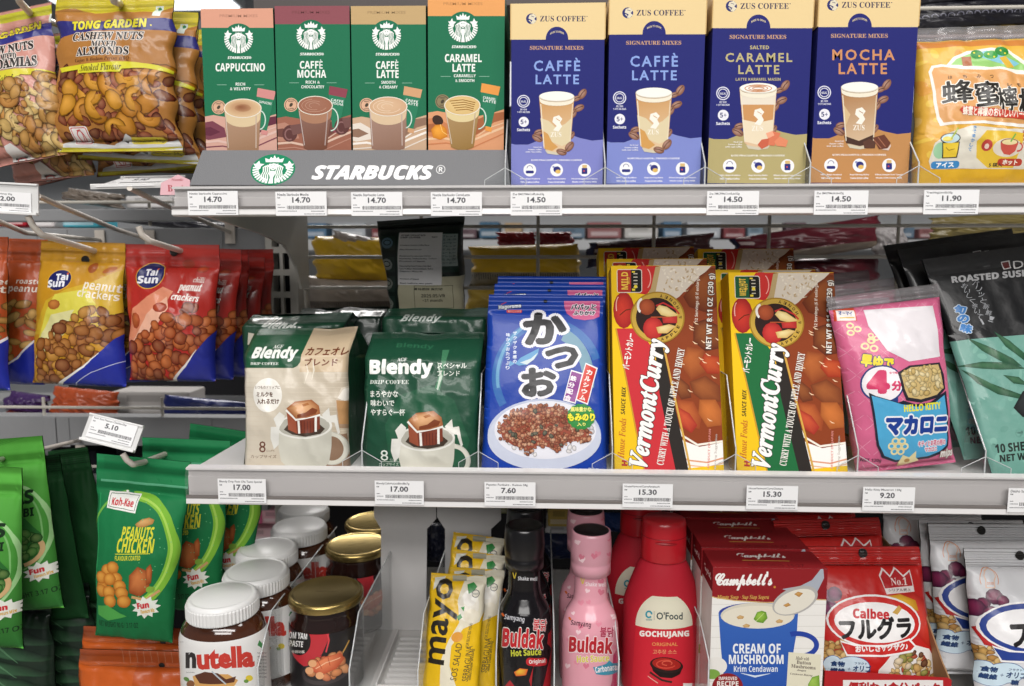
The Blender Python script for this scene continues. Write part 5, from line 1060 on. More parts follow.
m.box(-.032, .032, 0, .10, 0, .003, '#fff', Mt); m.box(-.032, -.030, 0, .10, .003, .012, '#fff', Mt); m.box(.030, .032, 0, .10, .003, .012, '#fff', Mt); m.box(-.03, .03, 0, .002, .003, .010, '#fff', Mt); m.obj('tray_base', t, bevel=.0006); m = MB()
for k in range(9): m.box(-.026, .026, .012+k*.0095, .016+k*.0095, .003, .008, '#fff', Mt)
m.obj('slat', t)
# -- bottom dividers
for px, py, Y, lb in ((272, 622, .60, 'on the lowest shelf between the spread jars and the paste jars'), (359, 622, .60, 'on the lowest shelf right of the paste jars'), (424, 622, .60, 'on the lowest shelf left of the mayonnaise packs'), (497, 640, .58, 'on the lowest shelf left of the black sauce bottle'), (554, 640, .58, 'on the lowest shelf between the black and the pink sauce bottle'), (617, 640, .58, 'on the lowest shelf left of the red gochujang bottle'), (705, 640, .58, 'on the lowest shelf left of the soup boxes')):
    x = pw(px, py, Y).x; t = thing('shelf_divider', 'clear acrylic divider '+lb, 'shelf divider', (x, .565, ZB+.0003), 'clear acrylic shelf dividers'); m = MB(); h = .055 if px < 450 else .07
    m.prism([(0, 0), (0, h), (.035, .088), (.24, .088), (.24, 0)], -.0008, .0008, 'x', '#fff', M_clear); m.obj('divider_panel', t); m = MB(); m.tube([(0, 0, 0), (0, 0, h), (0, .035, .088), (0, .24, .088)], .0007, '#fff', M_edge, 6); m.obj('divider_edge', t, 'pale polished edge')
# -- mayonnaise packs
A = Art(); YM = '#E9BC18'; A.rect(420, 560, 500, 760, YM); A.poly([(434, 578), (445, 577), (441, 584), (433, 590)], '#D9D9CE')
A.poly([(465, 578), (486, 574), (488, 600), (480, 622), (464, 628), (452, 645), (450, 665), (458, 690), (440, 690), (441, 660), (449, 640), (460, 622), (458, 600)], '#E6DFC8'); A.ell(469, 606, 10, 15, '#EFE9DA', rot=12); A.ell(470, 598, 7, 8, '#F6F2E8'); A.ell(472, 616, 8, 7, '#EDE5D0', rot=20); A.ell(458, 636, 6, 5, '#DE9A3C', rot=-20)
A.poly([(467, 585), (473, 583), (477, 587), (474, 592), (469, 594)], '#2E8A40'); A.poly([(457, 616), (461, 613), (463, 617), (459, 620)], '#2E8A40'); A.poly([(461, 607), (465, 606), (464, 611)], '#3C9A4A'); A.ell(476, 594, 4, 4, '#4A4A44'); A.ell(476, 594, 3.2, 3.2, '#D9D3C0'); A.T('halal', 473.5, 478.5, 593, 595, '#4A4A44', 'B')
A.T('mayo', 402, 487, 609, 634, '#26211A', '', .02, ang=-83.5); A.rect(452, 576, 466, 582, '#A7A38C')
A.T('SOS SALAD', 438, 476, 657.5, 664, '#4A4234', '', .0, ang=-80); A.T('SERBAGUNA', 450, 486, 660, 666, '#4A4234', '', .0, ang=-82); A.T('FOR SELECTED MENU', 458, 482, 633, 636, '#4A4234', '', .0, ang=-80); A.T('salad cream dressing', 456, 488, 662, 666, '#4A4234', 'I', .0, ang=-83)
A.rect(487, 570, 500, 760, '#D9AE20')
for k in range(34): A.rect(487.5, 590+k*4, 492, 592+k*4, '#5C4A20', same=k > 0)
Q = [(433, 575.5), (488.5, 573.5), (478.4, 704), (422, 706)]
my = pouch('sauce_sachet', 'yellow mayonnaise pack with black sideways lettering, front one', 'food pack', Q, .605, .635, A, .010, YM, '#C9A018', vs=(.03, .955), n=(16, 40), seed=71, k=dict(pinch=.02, side=.4, wr=.0012, low=.1, edge=.0008), group='mayonnaise packs')
for dx, dy, dz, lb in ((.008, .034, .008, 'yellow mayonnaise pack, second from the front'), (.006, .055, .017, 'yellow mayonnaise pack, third from the front, under the grey board'), (.0155, .018, -.002, 'yellow mayonnaise pack squeezed at the right side of the front one')):
    copy_thing(my, M=shift(my.matrix_world, dx, dy, dz, 0, 4 if dy > .02 else 0), label=lb, group='mayonnaise packs')
# -- sauce bottles
PB = [(.020, 0), (.0232, .002), (.024, .006), (.0247, .05), (.0247, .074), (.0240, .082), (.0215, .091), (.0175, .098), (.0150, .103), (.0140, .110), (.0137, .130)]
M_gl = mat('glossy_bottle', rough=.16, coat=.1, spec=.4); rb = rprof(PB); HB = .165
def bottle(cx, cy, col, cap, capin, art, lb, gl, hearts=None):
    q = pz(cx, cy, ZB+HB); loc = Vector((q.x, q.y, ZB)); t = thing('sauce_bottle', lb, 'sauce bottle', loc, gl); am = 1.45
    mb = MB(); mb.lathe([(.0005, .0002)]+PB, col, M_gl, 56, cap=False); s = Surf(prof_surf(rb, .002, .135, am, off=.00015), 34, 44); s.base(mb, col, M_gl); s.lay(mb, art, jar_map(loc, 0, rb, .002, .135, am), M_gl); mb.obj('bottle_body', t)
    mb = MB(); mb.lathe([(.0140, .1275), (.0172, .1275), (.0173, .1365), (.0166, .1375), (.0174, .139), (.0180, .1485), (.0174, .1585), (.0170, .162), (.0167, .1645), (.0160, .165), (.0150, .1645), (.0148, .1615), (.0001, .1610)], cap, M_plas, 48, cap=False, cols=[cap]*10+[capin]*3)
    if hearts:
        def cm(z): return rprof([(.0172, .1275), (.0173, .1365), (.0166, .1375), (.0174, .139), (.0180, .1485), (.0174, .1585), (.0170, .162)])(z)
        s = Surf(prof_surf(cm, .129, .160, am, off=.0002), 28, 12); s.lay(mb, hearts, jar_map(loc, 0, cm, .129, .160, am), M_plas)
    mb.obj('cap', t); return t
def hearts(A, box, n, seed, cols):
    r = random.Random(seed)
    for k in range(n):
        x, y, h = r.uniform(box[0], box[2]), r.uniform(box[1], box[3]), r.uniform(2, 3.6); c = r.choice(cols); a = r.uniform(-.5, .5)
        P = [(0, 1), (-1, 0), (-.9, -.7), (-.45, -.9), (0, -.45), (.45, -.9), (.9, -.7), (1, 0)]; A.poly([(x+h*(p*math.cos(a)-q*math.sin(a)), y+h*(p*math.sin(a)+q*math.cos(a))) for p, q in P], c)
def bul(dx, dy, red, blk, tag_, tagc):
    A = Art(); A.xf = lambda V: V+np.array([dx, dy])
    return A
A = Art(); A.poly([(548, 634), (552, 625), (556, 640), (556, 760), (500, 760), (502, 690), (510, 680), (518, 690), (524, 668), (528, 684), (534, 664), (540, 684), (546, 660)], '#B3242C'); A.poly([(524, 664), (532, 690), (536, 668), (546, 640), (548, 662), (542, 690), (518, 690), (516, 676)], '#161316'); A.poly([(533, 668), (545, 642), (551, 648), (548, 664), (541, 690), (531, 690)], '#191417')
A.T('V', 512.5, 516.8, 572.5, 578.5, '#E3C83A', 'B'); A.T('Shake well', 518, 537, 576.5, 580.5, '#D9D9DC', 'B', .01, ang=2); A.line([(502, 613), (504, 616)], 2, '#D8662E'); A.T('Samyang', 504.5, 524.5, 615.4, 622, '#C9C9CE', 'B', .0, ang=9)
A.T('불닭', 533, 546.5, 619, 630.5, '#C42C34', '', .02, ol=('#F2E9E6', .6), ang=4); A.T('Buldak', 502.8, 543.6, 628, 648, '#C5262E', 'B', .03, ol=('#F4EDE8', .9), ang=4); A.T('Hot Sauce', 511, 541, 649, 655.6, '#C9CC42', 'B', .02, ang=-3); A.rect(526, 657.5, 547, 665.5, '#C5262E', r=3.5); A.T('Original', 529, 545, 659, 664.4, '#F4EDE8', 'B', .01, ang=-4)
A.shade([(514, 672), (520, 668), (528, 669), (526, 675), (516, 676)], '#EEC23C', '#D8552A')
bb = bottle(524.5, 524.5, '#161417', '#131215', '#0B0A0C', A, 'glossy black hot sauce bottle with red and yellow lettering, front one', 'black hot sauce bottles')
copy_thing(bb, dloc=(-.0005, .048, 0), label='black hot sauce bottle directly behind the front one', group='black hot sauce bottles'); copy_thing(bb, dloc=(.003, .097, 0), label='black hot sauce bottle third from the front', group='black hot sauce bottles')
PKb = '#E3A0AE'; A = Art(); hearts(A, (566, 575, 618, 680), 26, 3, ['#D87A90', '#EFC4CC', '#E38FA2', '#F2D2D8']); A.poly([(613, 655), (620, 640), (622, 760), (600, 760), (606, 700), (612, 680)], '#C2406A')
A.T('V', 580.5, 585, 577.5, 584, '#D9C84A', 'B'); A.T('Shake well', 585.5, 606, 582, 586.4, '#F3DDE2', 'B', .01, ang=2); A.line([(569, 617), (571, 620)], 2, '#D8662E'); A.T('Samyang', 571, 591, 621, 627.6, '#4A2A34', 'B', .0, ang=8)
A.T('불닭', 600, 613.5, 627, 637, '#A82C4C', '', .02, ang=2); A.T('Buldak', 569.3, 612.5, 636.5, 653, '#B8222E', 'B', .03, ol=('#F6DDE0', .9), ang=3); A.T('Hot Sauce', 577, 609, 655, 662, '#D9CC52', 'B', .02, ol=('#F6E4E4', .4), ang=-2); A.poly([(593, 667), (606, 663.5), (609, 660), (612, 663), (620, 662), (620, 670), (596, 674)], '#3A93AE'); A.T('Carbonara', 595, 616, 665, 671.4, '#F3EEF0', 'B', .01, ang=-8)
Hh = Art(); hearts(Hh, (574, 536, 612, 560), 8, 5, ['#D87A90', '#F2D2D8', '#E38FA2'])
pb = bottle(591.2, 529.3, PKb, '#DDA0AE', '#151114', A, 'pink hot sauce bottle with heart pattern, front one', 'pink hot sauce bottles', Hh)
copy_thing(pb, dloc=(-.0015, .050, 0), label='pink hot sauce bottle in shade behind the front one', group='pink hot sauce bottles')
# -- gochujang bottle: flat oval body, flip cap
PG = [(.027, 0), (.0345, .002), (.0362, .007), (.0360, .060), (.0350, .088), (.030, .104), (.0262, .114), (.0225, .1225), (.0200, .1262), (.0190, .131)]
rg = rprof(PG); HG = .165; q = pz(664.5, 519, ZB+HG-.001); gloc = Vector((q.x, q.y+.002, ZB)); sy = .72
RD = '#C02838'; A = Art(); arc = [(668+27.3*math.cos(math.radians(a)), 624+31*math.sin(math.radians(a))) for a in range(180, 361, 9)]
A.poly([(636, 624)]+[(664+28*math.cos(math.radians(a)), 624-30*math.sin(math.radians(180-a)) if 0 else 624+30.5*math.sin(math.radians(a))) for a in range(180, 361, 9)]+[(692.5, 760), (635.5, 760)], '#CC2A38')
A.poly([(664+28.4*math.cos(math.radians(a)), 624.5+31.5*math.sin(math.radians(a))) for a in range(180, 361, 9)]+[(692.5, 625), (678, 628.2), (664, 629.2), (650, 628.2), (635.6, 625)], '#E6E3CC')
A.ring(649, 614.3, 3.6, 3.9, 1.7, '#2E9AAE', a0=40, a1=360, n=20); A.T('청정원', 646, 652, 618.6, 620.6, '#4A8A90', '', .02); A.rect(654, 611, 654.4, 620, '#8A8A7C'); A.T("O'Food", 656.5, 682.5, 612, 619.6, '#3C4A4C', '', .02)
A.T('GOCHUJANG', 639.5, 689, 631, 638.4, '#F1ECE6', 'B', .03, bend=-.7); A.T('ORIGINAL', 652, 677.6, 642.5, 646, '#E09A5A', '', .01, bend=-.3); A.T('고추장 소스', 653, 676.6, 649.4, 654, '#E0A070', '', .01)
A.poly([(650, 662), (683, 666), (680, 674), (672, 678), (660, 677), (653, 671)], '#221816'); A.ell(666.5, 665, 16.6, 7.8, '#2C1E1C', rot=7); A.ell(666.5, 664, 14.2, 6, '#A62620', rot=7); A.ring(666, 664, 10, 4.6, 1.3, '#CE4A3A', a0=20, a1=300); A.ring(667, 663, 5.4, 2.6, 1, '#D9604A', a0=90, a1=400); A.line([(650, 672), (662, 680), (672, 682)], 2, '#3A2622'); A.line([(648, 676), (658, 683)], .8, '#D9B0A0'); A.rect(683, 683, 692, 690, '#EDE8E4')
gb = thing('sauce_bottle', 'red gochujang bottle with cream arched label and flip cap, front one', 'sauce bottle', gloc, 'red gochujang bottles'); am = 1.3
mb = MB(); mb.lathe([(.0005, .0002)]+PG, RD, M_matte, 60, sy=sy, cap=False); s = Surf(prof_surf(rg, .002, .100, am, off=.0002, sy=sy), 34, 30); s.lay(mb, A, jar_map(gloc, 0, rg, .002, .100, am, sy), M_matte); mb.obj('bottle_body', gb)
mb = MB(); CR = '#C4212C'; mb.lathe([(.0195, .1275), (.0204, .1275), (.0206, .129), (.0200, .160), (.0192, .1638), (.0176, .1650), (.0001, .1652)], CR, M_plas, 56, sy=.86, cap=False)
mb.tube([(-.010, -.0163, .1468), (-.004, -.0177, .1466), (.003, -.0177, .1464), (.009, -.0165, .1462)], [.0006, .0014, .0014, .0006], '#A01822', M_plas, 8); mb.lathe([(.0202, .1492), (.0205, .1496), (.0202, .1500)], '#8E141E', M_plas, 48, sy=.87, cap=False); mb.obj('flip_cap', gb)
copy_thing(gb, dloc=(-.012, .062, 0), label='red gochujang bottle in shade behind the front one', group='red gochujang bottles')
# -- soup boxes
A = Art(); A.rect(700, 530, 860, 760, '#EDEBE6'); CB = '#8E2126'
for k in range(9): A.rect(708, 604+k*11, 830, 604.5+k*11, '#D6D3CC', same=k > 0)
A.poly([(706, 560), (830, 560), (830, 599.5), (815, 599), (790, 601.5), (765, 602), (735, 600), (715, 597), (706, 594)], CB); A.line([(706, 594.5), (715, 597.5), (735, 600.5), (765, 602.5), (790, 602), (815, 599.6), (830, 600)], .8, '#CDA04A')
A.T("Campbell's", 715, 772.5, 571.5, 590.5, '#F3EFEC', 'C-', .03, sk=0); A.ell(774.6, 587, 1.2, None, '#C98A3A'); A.T('Minute Soup · Sup Siap Segera', 717, 769, 595, 600, '#D9B25C', 'I', .0)
A.ell(758, 613, 39.5, 10.5, '#2E449E'); A.grad([(718.5, 613), (798, 613), (797, 630), (792, 660), (789, 700), (726, 700), (721, 650)], '#3A66B8', '#2A52A8', (0, 1), 4); A.ring(797, 645, 22, 14, 5, '#2C46A0', a0=-110, a1=70); A.ell(757.5, 615.5, 37, 13, '#D6D0C0'); A.ell(757.5, 617, 35.6, 11.4, '#E4DDCB')
for x, y in ((740, 617), (779, 621), (746, 625.5)): A.shade([(x-3.5, y), (x, y-2), (x+4, y-.6), (x+3, y+1.6), (x-2, y+2)], '#D6B27A', '#B98E56')
A.shade([(753.5, 619), (757, 612), (762, 610.6), (766, 612), (767.5, 618), (763, 623), (757, 622)], '#9CC44C', '#5E8E2C'); A.line([(756, 621), (764, 613)], .5, '#C9DC8C')
A.poly([(782, 589), (800, 586), (812, 580), (823, 566), (824, 578), (817, 592), (815, 600)], '#A9AEB9'); A.ell(795, 600.5, 24, 13, '#B3B0AC', rot=-22); A.ell(794.5, 601.5, 21.6, 10.8, '#E3DED0', rot=-22); A.shade([(794, 594), (798, 591.5), (803, 593), (799, 597)], '#D0A060', '#A87838'); A.shade([(783, 605), (788, 602.6), (791, 605), (786, 607)], '#D0A060', '#A87838')
A.T('CREAM OF', 732.8, 780.6, 643.5, 653.5, '#EEF1F4', 'B', .01); A.T('MUSHROOM', 728.8, 783.5, 654.5, 664, '#EEF1F4', 'B', .01); A.T('Krim Cendawan', 733.8, 777.6, 665.5, 671.8, '#E3E9F2', 'B'); A.line([(741, 673), (755, 676.4), (770, 673.4)], [.4, 2, .4], '#D9E4F2')
A.ell(716, 666, 11, 9, '#E9E6E0'); A.ell(712, 674, 8, 5, '#7EA64A'); A.ell(727.5, 687, 15.5, 14, CB); A.T('IMPROVED', 718.5, 737, 676.5, 680, '#F0E9E4', 'B'); A.T('RECIPE', 717, 738.4, 681, 686, '#F0E9E4', 'B', .01)
A.poly([(788.5, 652), (821, 654.5), (819, 700), (785.5, 700)], '#E3DEC6')
for i, (t, a, b) in enumerate((('Made with', 795.5, 809), ('Button', 796.5, 811), ('Mushrooms', 791, 815.5), ('dengan', 797, 806), ('Cendawan Butang', 790, 812.5))): A.T(t, a+0, b, 656.5+i*4.2, 660+i*4.2-(1 if i > 2 else 0), '#5A4A48', 'S' if i in (1, 2) else 'I', 0, ang=5)
A.shade([(808, 684), (812, 677), (819, 675), (820, 690), (808, 690)], '#A6C85A', '#6E9A34')
Q = [(708.6, 567), (823.6, 569), (820, 722), (708.2, 719)]
TA = Art(); TA.rect(0, 0, 1, 1, CB)
def tmap(A, t, x0, x1, y0, y1, c, f, b=0):
    V, Tr = glyphs(t, f, b); mn, mx = V.min(0), V.max(0); q = (V-mn)/(mx-mn); A.raw(np.stack([x0+q[:, 0]*(x1-x0), y0+q[:, 1]*(y1-y0)], 1), Tr, c)
tmap(TA, "Campbell's", .28, .72, .48, .86, '#F0ECE8', 'C-', .03); TA.rect(.3, .40, .72, .43, '#C9A04A'); tmap(TA, '16/09/2025 15:27', .33, .82, .1, .24, '#5A1416', ''); 
SA2 = Art(); SA2.rect(0, .0, 1, .84, '#DAD7D2'); SA2.rect(0, .84, 1, 1, '#7E1C22'); tmap(SA2, "Campbell's", .15, .85, .88, .94, '#E4DCD8', 'C-', .03)
sb = carton('soup_box', 'mushroom soup box with blue cup picture, front one of its row', 'soup box', Q, .575, .575, .036, A, '#EDEBE6', side='#8A2228', topart=TA, sideart=[('L', SA2)], group='mushroom soup boxes')
for k, lb in enumerate(('mushroom soup box second from the front, only its red top showing', 'mushroom soup box third from the front, its red top in half shade', 'mushroom soup box fourth from the front, deep in shade', 'rearmost mushroom soup box, almost black with shade')): copy_thing(sb, dloc=(-.001*(k+1), .038*(k+1), .0012*((k+1) % 2)), label=lb, group='mushroom soup boxes')
# -- cereal bags in a red display tray
def fruit(A, kind='red'):
    blobs(A, [(822, 640), (836, 630), (850, 640), (846, 660), (826, 664)], ['#CFA258', '#E0BC7C', '#B98440'], 26, 2.4, 4.2, 9)
def cereal_art(dx, dy, blue):
    A = Art(); A.xf = lambda V: V+np.array([dx, dy]); base = '#B9BCC0' if 0 else ('#D9DADD' if blue else '#C0221F')
    A.rect(790, 520, 1100, 770, base)
    for x, y, r in ((829, 602, 6), (825, 592, 6.5), (833, 590, 7), (824, 604, 6)) if not blue else ((829, 593, 6), (839, 586, 8), (822, 598, 9), (835, 602, 7), (846, 590, 6), (824, 583, 0)):
        if r: A.shade([(x+r*math.cos(t*.6), y+r*math.sin(t*.6)) for t in range(11)], '#8E3A6A' if not blue else '#8A3058', '#3E1434')
    if not blue: A.shade([(892, 592), (912, 588), (930, 600), (936, 625), (945, 650), (925, 640), (905, 620)], '#DE4638', '#AE2018'); A.shade([(878, 592), (898, 590), (914, 596), (917, 606), (905, 604), (888, 602)], '#E9B93C', '#C98A20')
    if blue: A.shade([(822, 618), (834, 610), (848, 612), (856, 626), (850, 638), (830, 634)], '#DC3A34', '#A81C20'); 
    blobs(A, [(821, 636), (838, 634), (850, 642), (852, 660), (822, 668)], ['#CFA258', '#E0BC7C', '#B98440', '#C4935A'], 34, 2.6, 4.6, 9)
    if blue: A.shade([(822, 618), (834, 610), (848, 612), (856, 626), (850, 638), (830, 634)], '#DC3A34', '#A81C20')
    A.poly([(872, 690), (874, 664), (888, 646), (908, 638), (928, 644), (940, 664), (946, 700)], '#E9E6E2')
    blobs(A, [(880, 680), (886, 662), (900, 648), (915, 646), (928, 656), (936, 676), (938, 690), (880, 690)], ['#D6AC66', '#E3C488', '#C4924C', '#B4402C', '#5E2A20', '#E8D8B8', '#9A9A4C', '#D9B878'], 95, 2.4, 4.6, 12)
    c = '#C92A26' if not blue else '#27408E'
    A.ell(871, 616, 47, 26, '#EFEDEC', rot=3); A.ell(871, 616, 45, 24.2, c, rot=3); A.ell(871, 616.5, 40, 19.5, '#F0EEED' if not blue else '#ECEBEC', rot=3)
    A.poly([(836, 634), (850, 638), (880, 638), (905, 632), (912, 640), (908, 646), (880, 650), (842, 650)], '#EFEDEC'); A.poly([(837, 636), (850, 639.5), (880, 640), (904, 634), (910, 640), (906, 644), (880, 648), (843, 648)], c)
    if not blue:
        A.T('Calbee', 848.5, 884.5, 603, 612.8, '#C2272D', 'B', .03, ang=2); A.T('フルグラ', 835, 907, 611, 633, '#1E1B1D', '', .05, ang=-2); A.T('おいしさザクザク♪', 850, 903, 637.6, 644.6, '#F1ECEA', '', .05, ang=-3); A.poly([(888, 607), (895, 600), (898, 603), (893, 609)], '#C9A04A')
        A.poly([(879, 573), (884, 566), (890, 573), (897, 565.5), (904, 573), (912, 568), (914, 588), (884, 590)], '#E6DAD8'); A.poly([(880.4, 574), (884, 568.6), (890, 575), (897, 567.5), (904, 575), (911, 570), (912.6, 582.5), (883, 584.6)], '#B02428'); A.T('No.1', 890, 907, 575, 582, '#E8D8D4', 'S'); A.T('シリアル売上', 886, 910, 584.8, 587.6, '#5A3A3A', '', .02)
    else:
        A.ring(836, 569, 9, 11, .7, '#D88A5A', n=30, a0=150, a1=390); A.poly([(830.5, 566), (832, 561), (837, 559), (842, 561.6), (843, 567), (841, 571), (841, 578), (832, 578), (832, 571)], '#E6C3AC'); A.poly([(831.5, 566), (833, 562), (837, 560), (841, 562), (842, 566.5), (840, 570), (840, 577), (833, 577), (833, 570)], base); A.T('OSKR', 833.5, 840, 572, 574.6, '#D88A5A', 'B')
        A.T('フルグラ', 851, 923, 606, 634, '#1E1B1D', '', .05, ang=-4); A.T('糖質オフ', 866, 905, 632, 642, '#C8305C', '', .06)
    A.ell(830, 659, 8.4, 9, '#2A5A9A'); A.ell(848, 661, 17, 11, '#2A5A9A'); A.ell(838, 668, 15, 8, '#2A5A9A'); A.ell(830, 659, 7.8, 8.4, '#CDE2EE'); A.ell(848, 661, 16.4, 10.4, '#CDE2EE'); A.ell(838, 668, 14.4, 7.6, '#CDE2EE')
    A.T('食物', 828, 841, 655.5, 661.5, '#24406E', '', .05); A.T('繊維', 828.5, 842, 663, 669, '#24406E', '', .05); A.T('+', 844, 847, 662, 665, '#24406E', 'B'); A.T('オリゴ', 849, 866, 659, 666, '#24406E', '', .04); A.T('糖', 854, 861, 667.5, 673, '#24406E', '', .04); A.T('フラクト', 850, 862, 656, 658.4, '#24406E', '', .03)
    return A
ck = dict(pinch=.015, side=.5, wr=.0016, low=.3, edge=.0015)
Q = [(806, 544), (917, 548.5), (942, 706), (812, 706)]
cr = pouch('cereal_bag', 'red cereal bag with white oval logo, front one in the red display tray', 'cereal bag', Q, .600, .640, cereal_art(0, 0, False), .018, '#BE211F', '#A81C1C', vs=(.03, .87), n=(20, 40), seed=81, k=ck, group='red cereal bags', seal=M_crimpw, hole=(.5, .955, .0042))
copy_thing(cr, M=shift(cr.matrix_world, -.018, .032, .014, 0, -1.5), label='red cereal bag in half shade behind the front one', group='red cereal bags')
copy_thing(cr, M=shift(cr.matrix_world, -.030, .070, .022), label='rearmost red cereal bag, top under the shelf edge', group='red cereal bags')
t = thing('display_tray', 'red printed cardboard display tray with brown inside holding the red cereal bags', 'display tray', (pw(890, 680, .575).x, .578, ZB+.0005)); mb = MB()
Mk = mat('kraft_card', col='#9A7550', rough=.75, bump=.08, bscale=200, vary=.06)
xl, xr = pw(824, 675, .578).x-t.location.x, pw(951, 675, .578).x-t.location.x; zt = pw(890, 676.5, .578).z-ZB
zl = (pw(830, 671, .578).z-ZB, pw(951, 680, .578).z-ZB); mb.prism([(xl, 0), (xr, 0), (xr, zl[1]), (xr-.002, zl[1]+.0015), (.0, (zl[0]+zl[1])/2+.001), (xl, zl[0])], -.0015, 0, 'y', '#B3262A', M_card)
A = Art(); A.rect(843, 680, 943, 700, '#E9E4E2'); A.T('便利な 1食分パック', 848, 940, 682, 694, '#B3262A', '', .05, ang=.5)
s = Surf(lambda u, v: (xl+u*(xr-xl), u*0-.0016, v*zl[1])); wv = [proj(t.location+Vector(p)) for p in ((xl, -.0016, zl[1]), (xr, -.0016, zl[1]), (xr, -.0016, 0), (xl, -.0016, 0))]; s.lay(mb, A, homog(wv), M_card); mb.obj('front_panel', t)
mb = MB(); mb.prism([(0, 0), (0, zl[1]), (.012, zl[1]+.008), (.075, .116), (.16, .128), (.16, 0)], xr-.0012, xr, 'x', '#fff', Mk); mb.obj('side_panel', t, 'bare brown cardboard'); mb = MB(); mb.prism([(0, 0), (0, zl[0]), (.012, zl[0]+.004), (.16, .06), (.16, 0)], xl, xl+.0012, 'x', '#fff', Mk); mb.obj('side_panel', t, 'bare brown cardboard'); mb = MB(); mb.box(xl, xr, 0, .16, 0, .0012, '#fff', Mk); mb.obj('base', t)
Q = [(963, 548), (1075, 549), (1094, 708), (977, 708)]
cb = pouch('cereal_bag', 'white cereal bag with blue oval logo and grapes, front one at the right edge', 'cereal bag', Q, .600, .635, cereal_art(154, -2+12, True), .018, '#D6D7DA', '#C2C4C8', vs=(.03, .87), n=(20, 40), seed=82, k=ck, group='white cereal bags', seal=M_crimpw, hole=(.5, .955, .0042))
copy_thing(cb, M=shift(cb.matrix_world, -.014, .034, .010), label='white cereal bag in half shade behind the front one', group='white cereal bags')
copy_thing(cb, M=shift(cb.matrix_world, -.016, .047, .009), label='white cereal bag squeezed third in its row, a narrow strip showing', group='white cereal bags')
copy_thing(cb, M=shift(cb.matrix_world, -.032, .088, .014), label='rearmost white cereal bag, grey in the shade', group='white cereal bags')
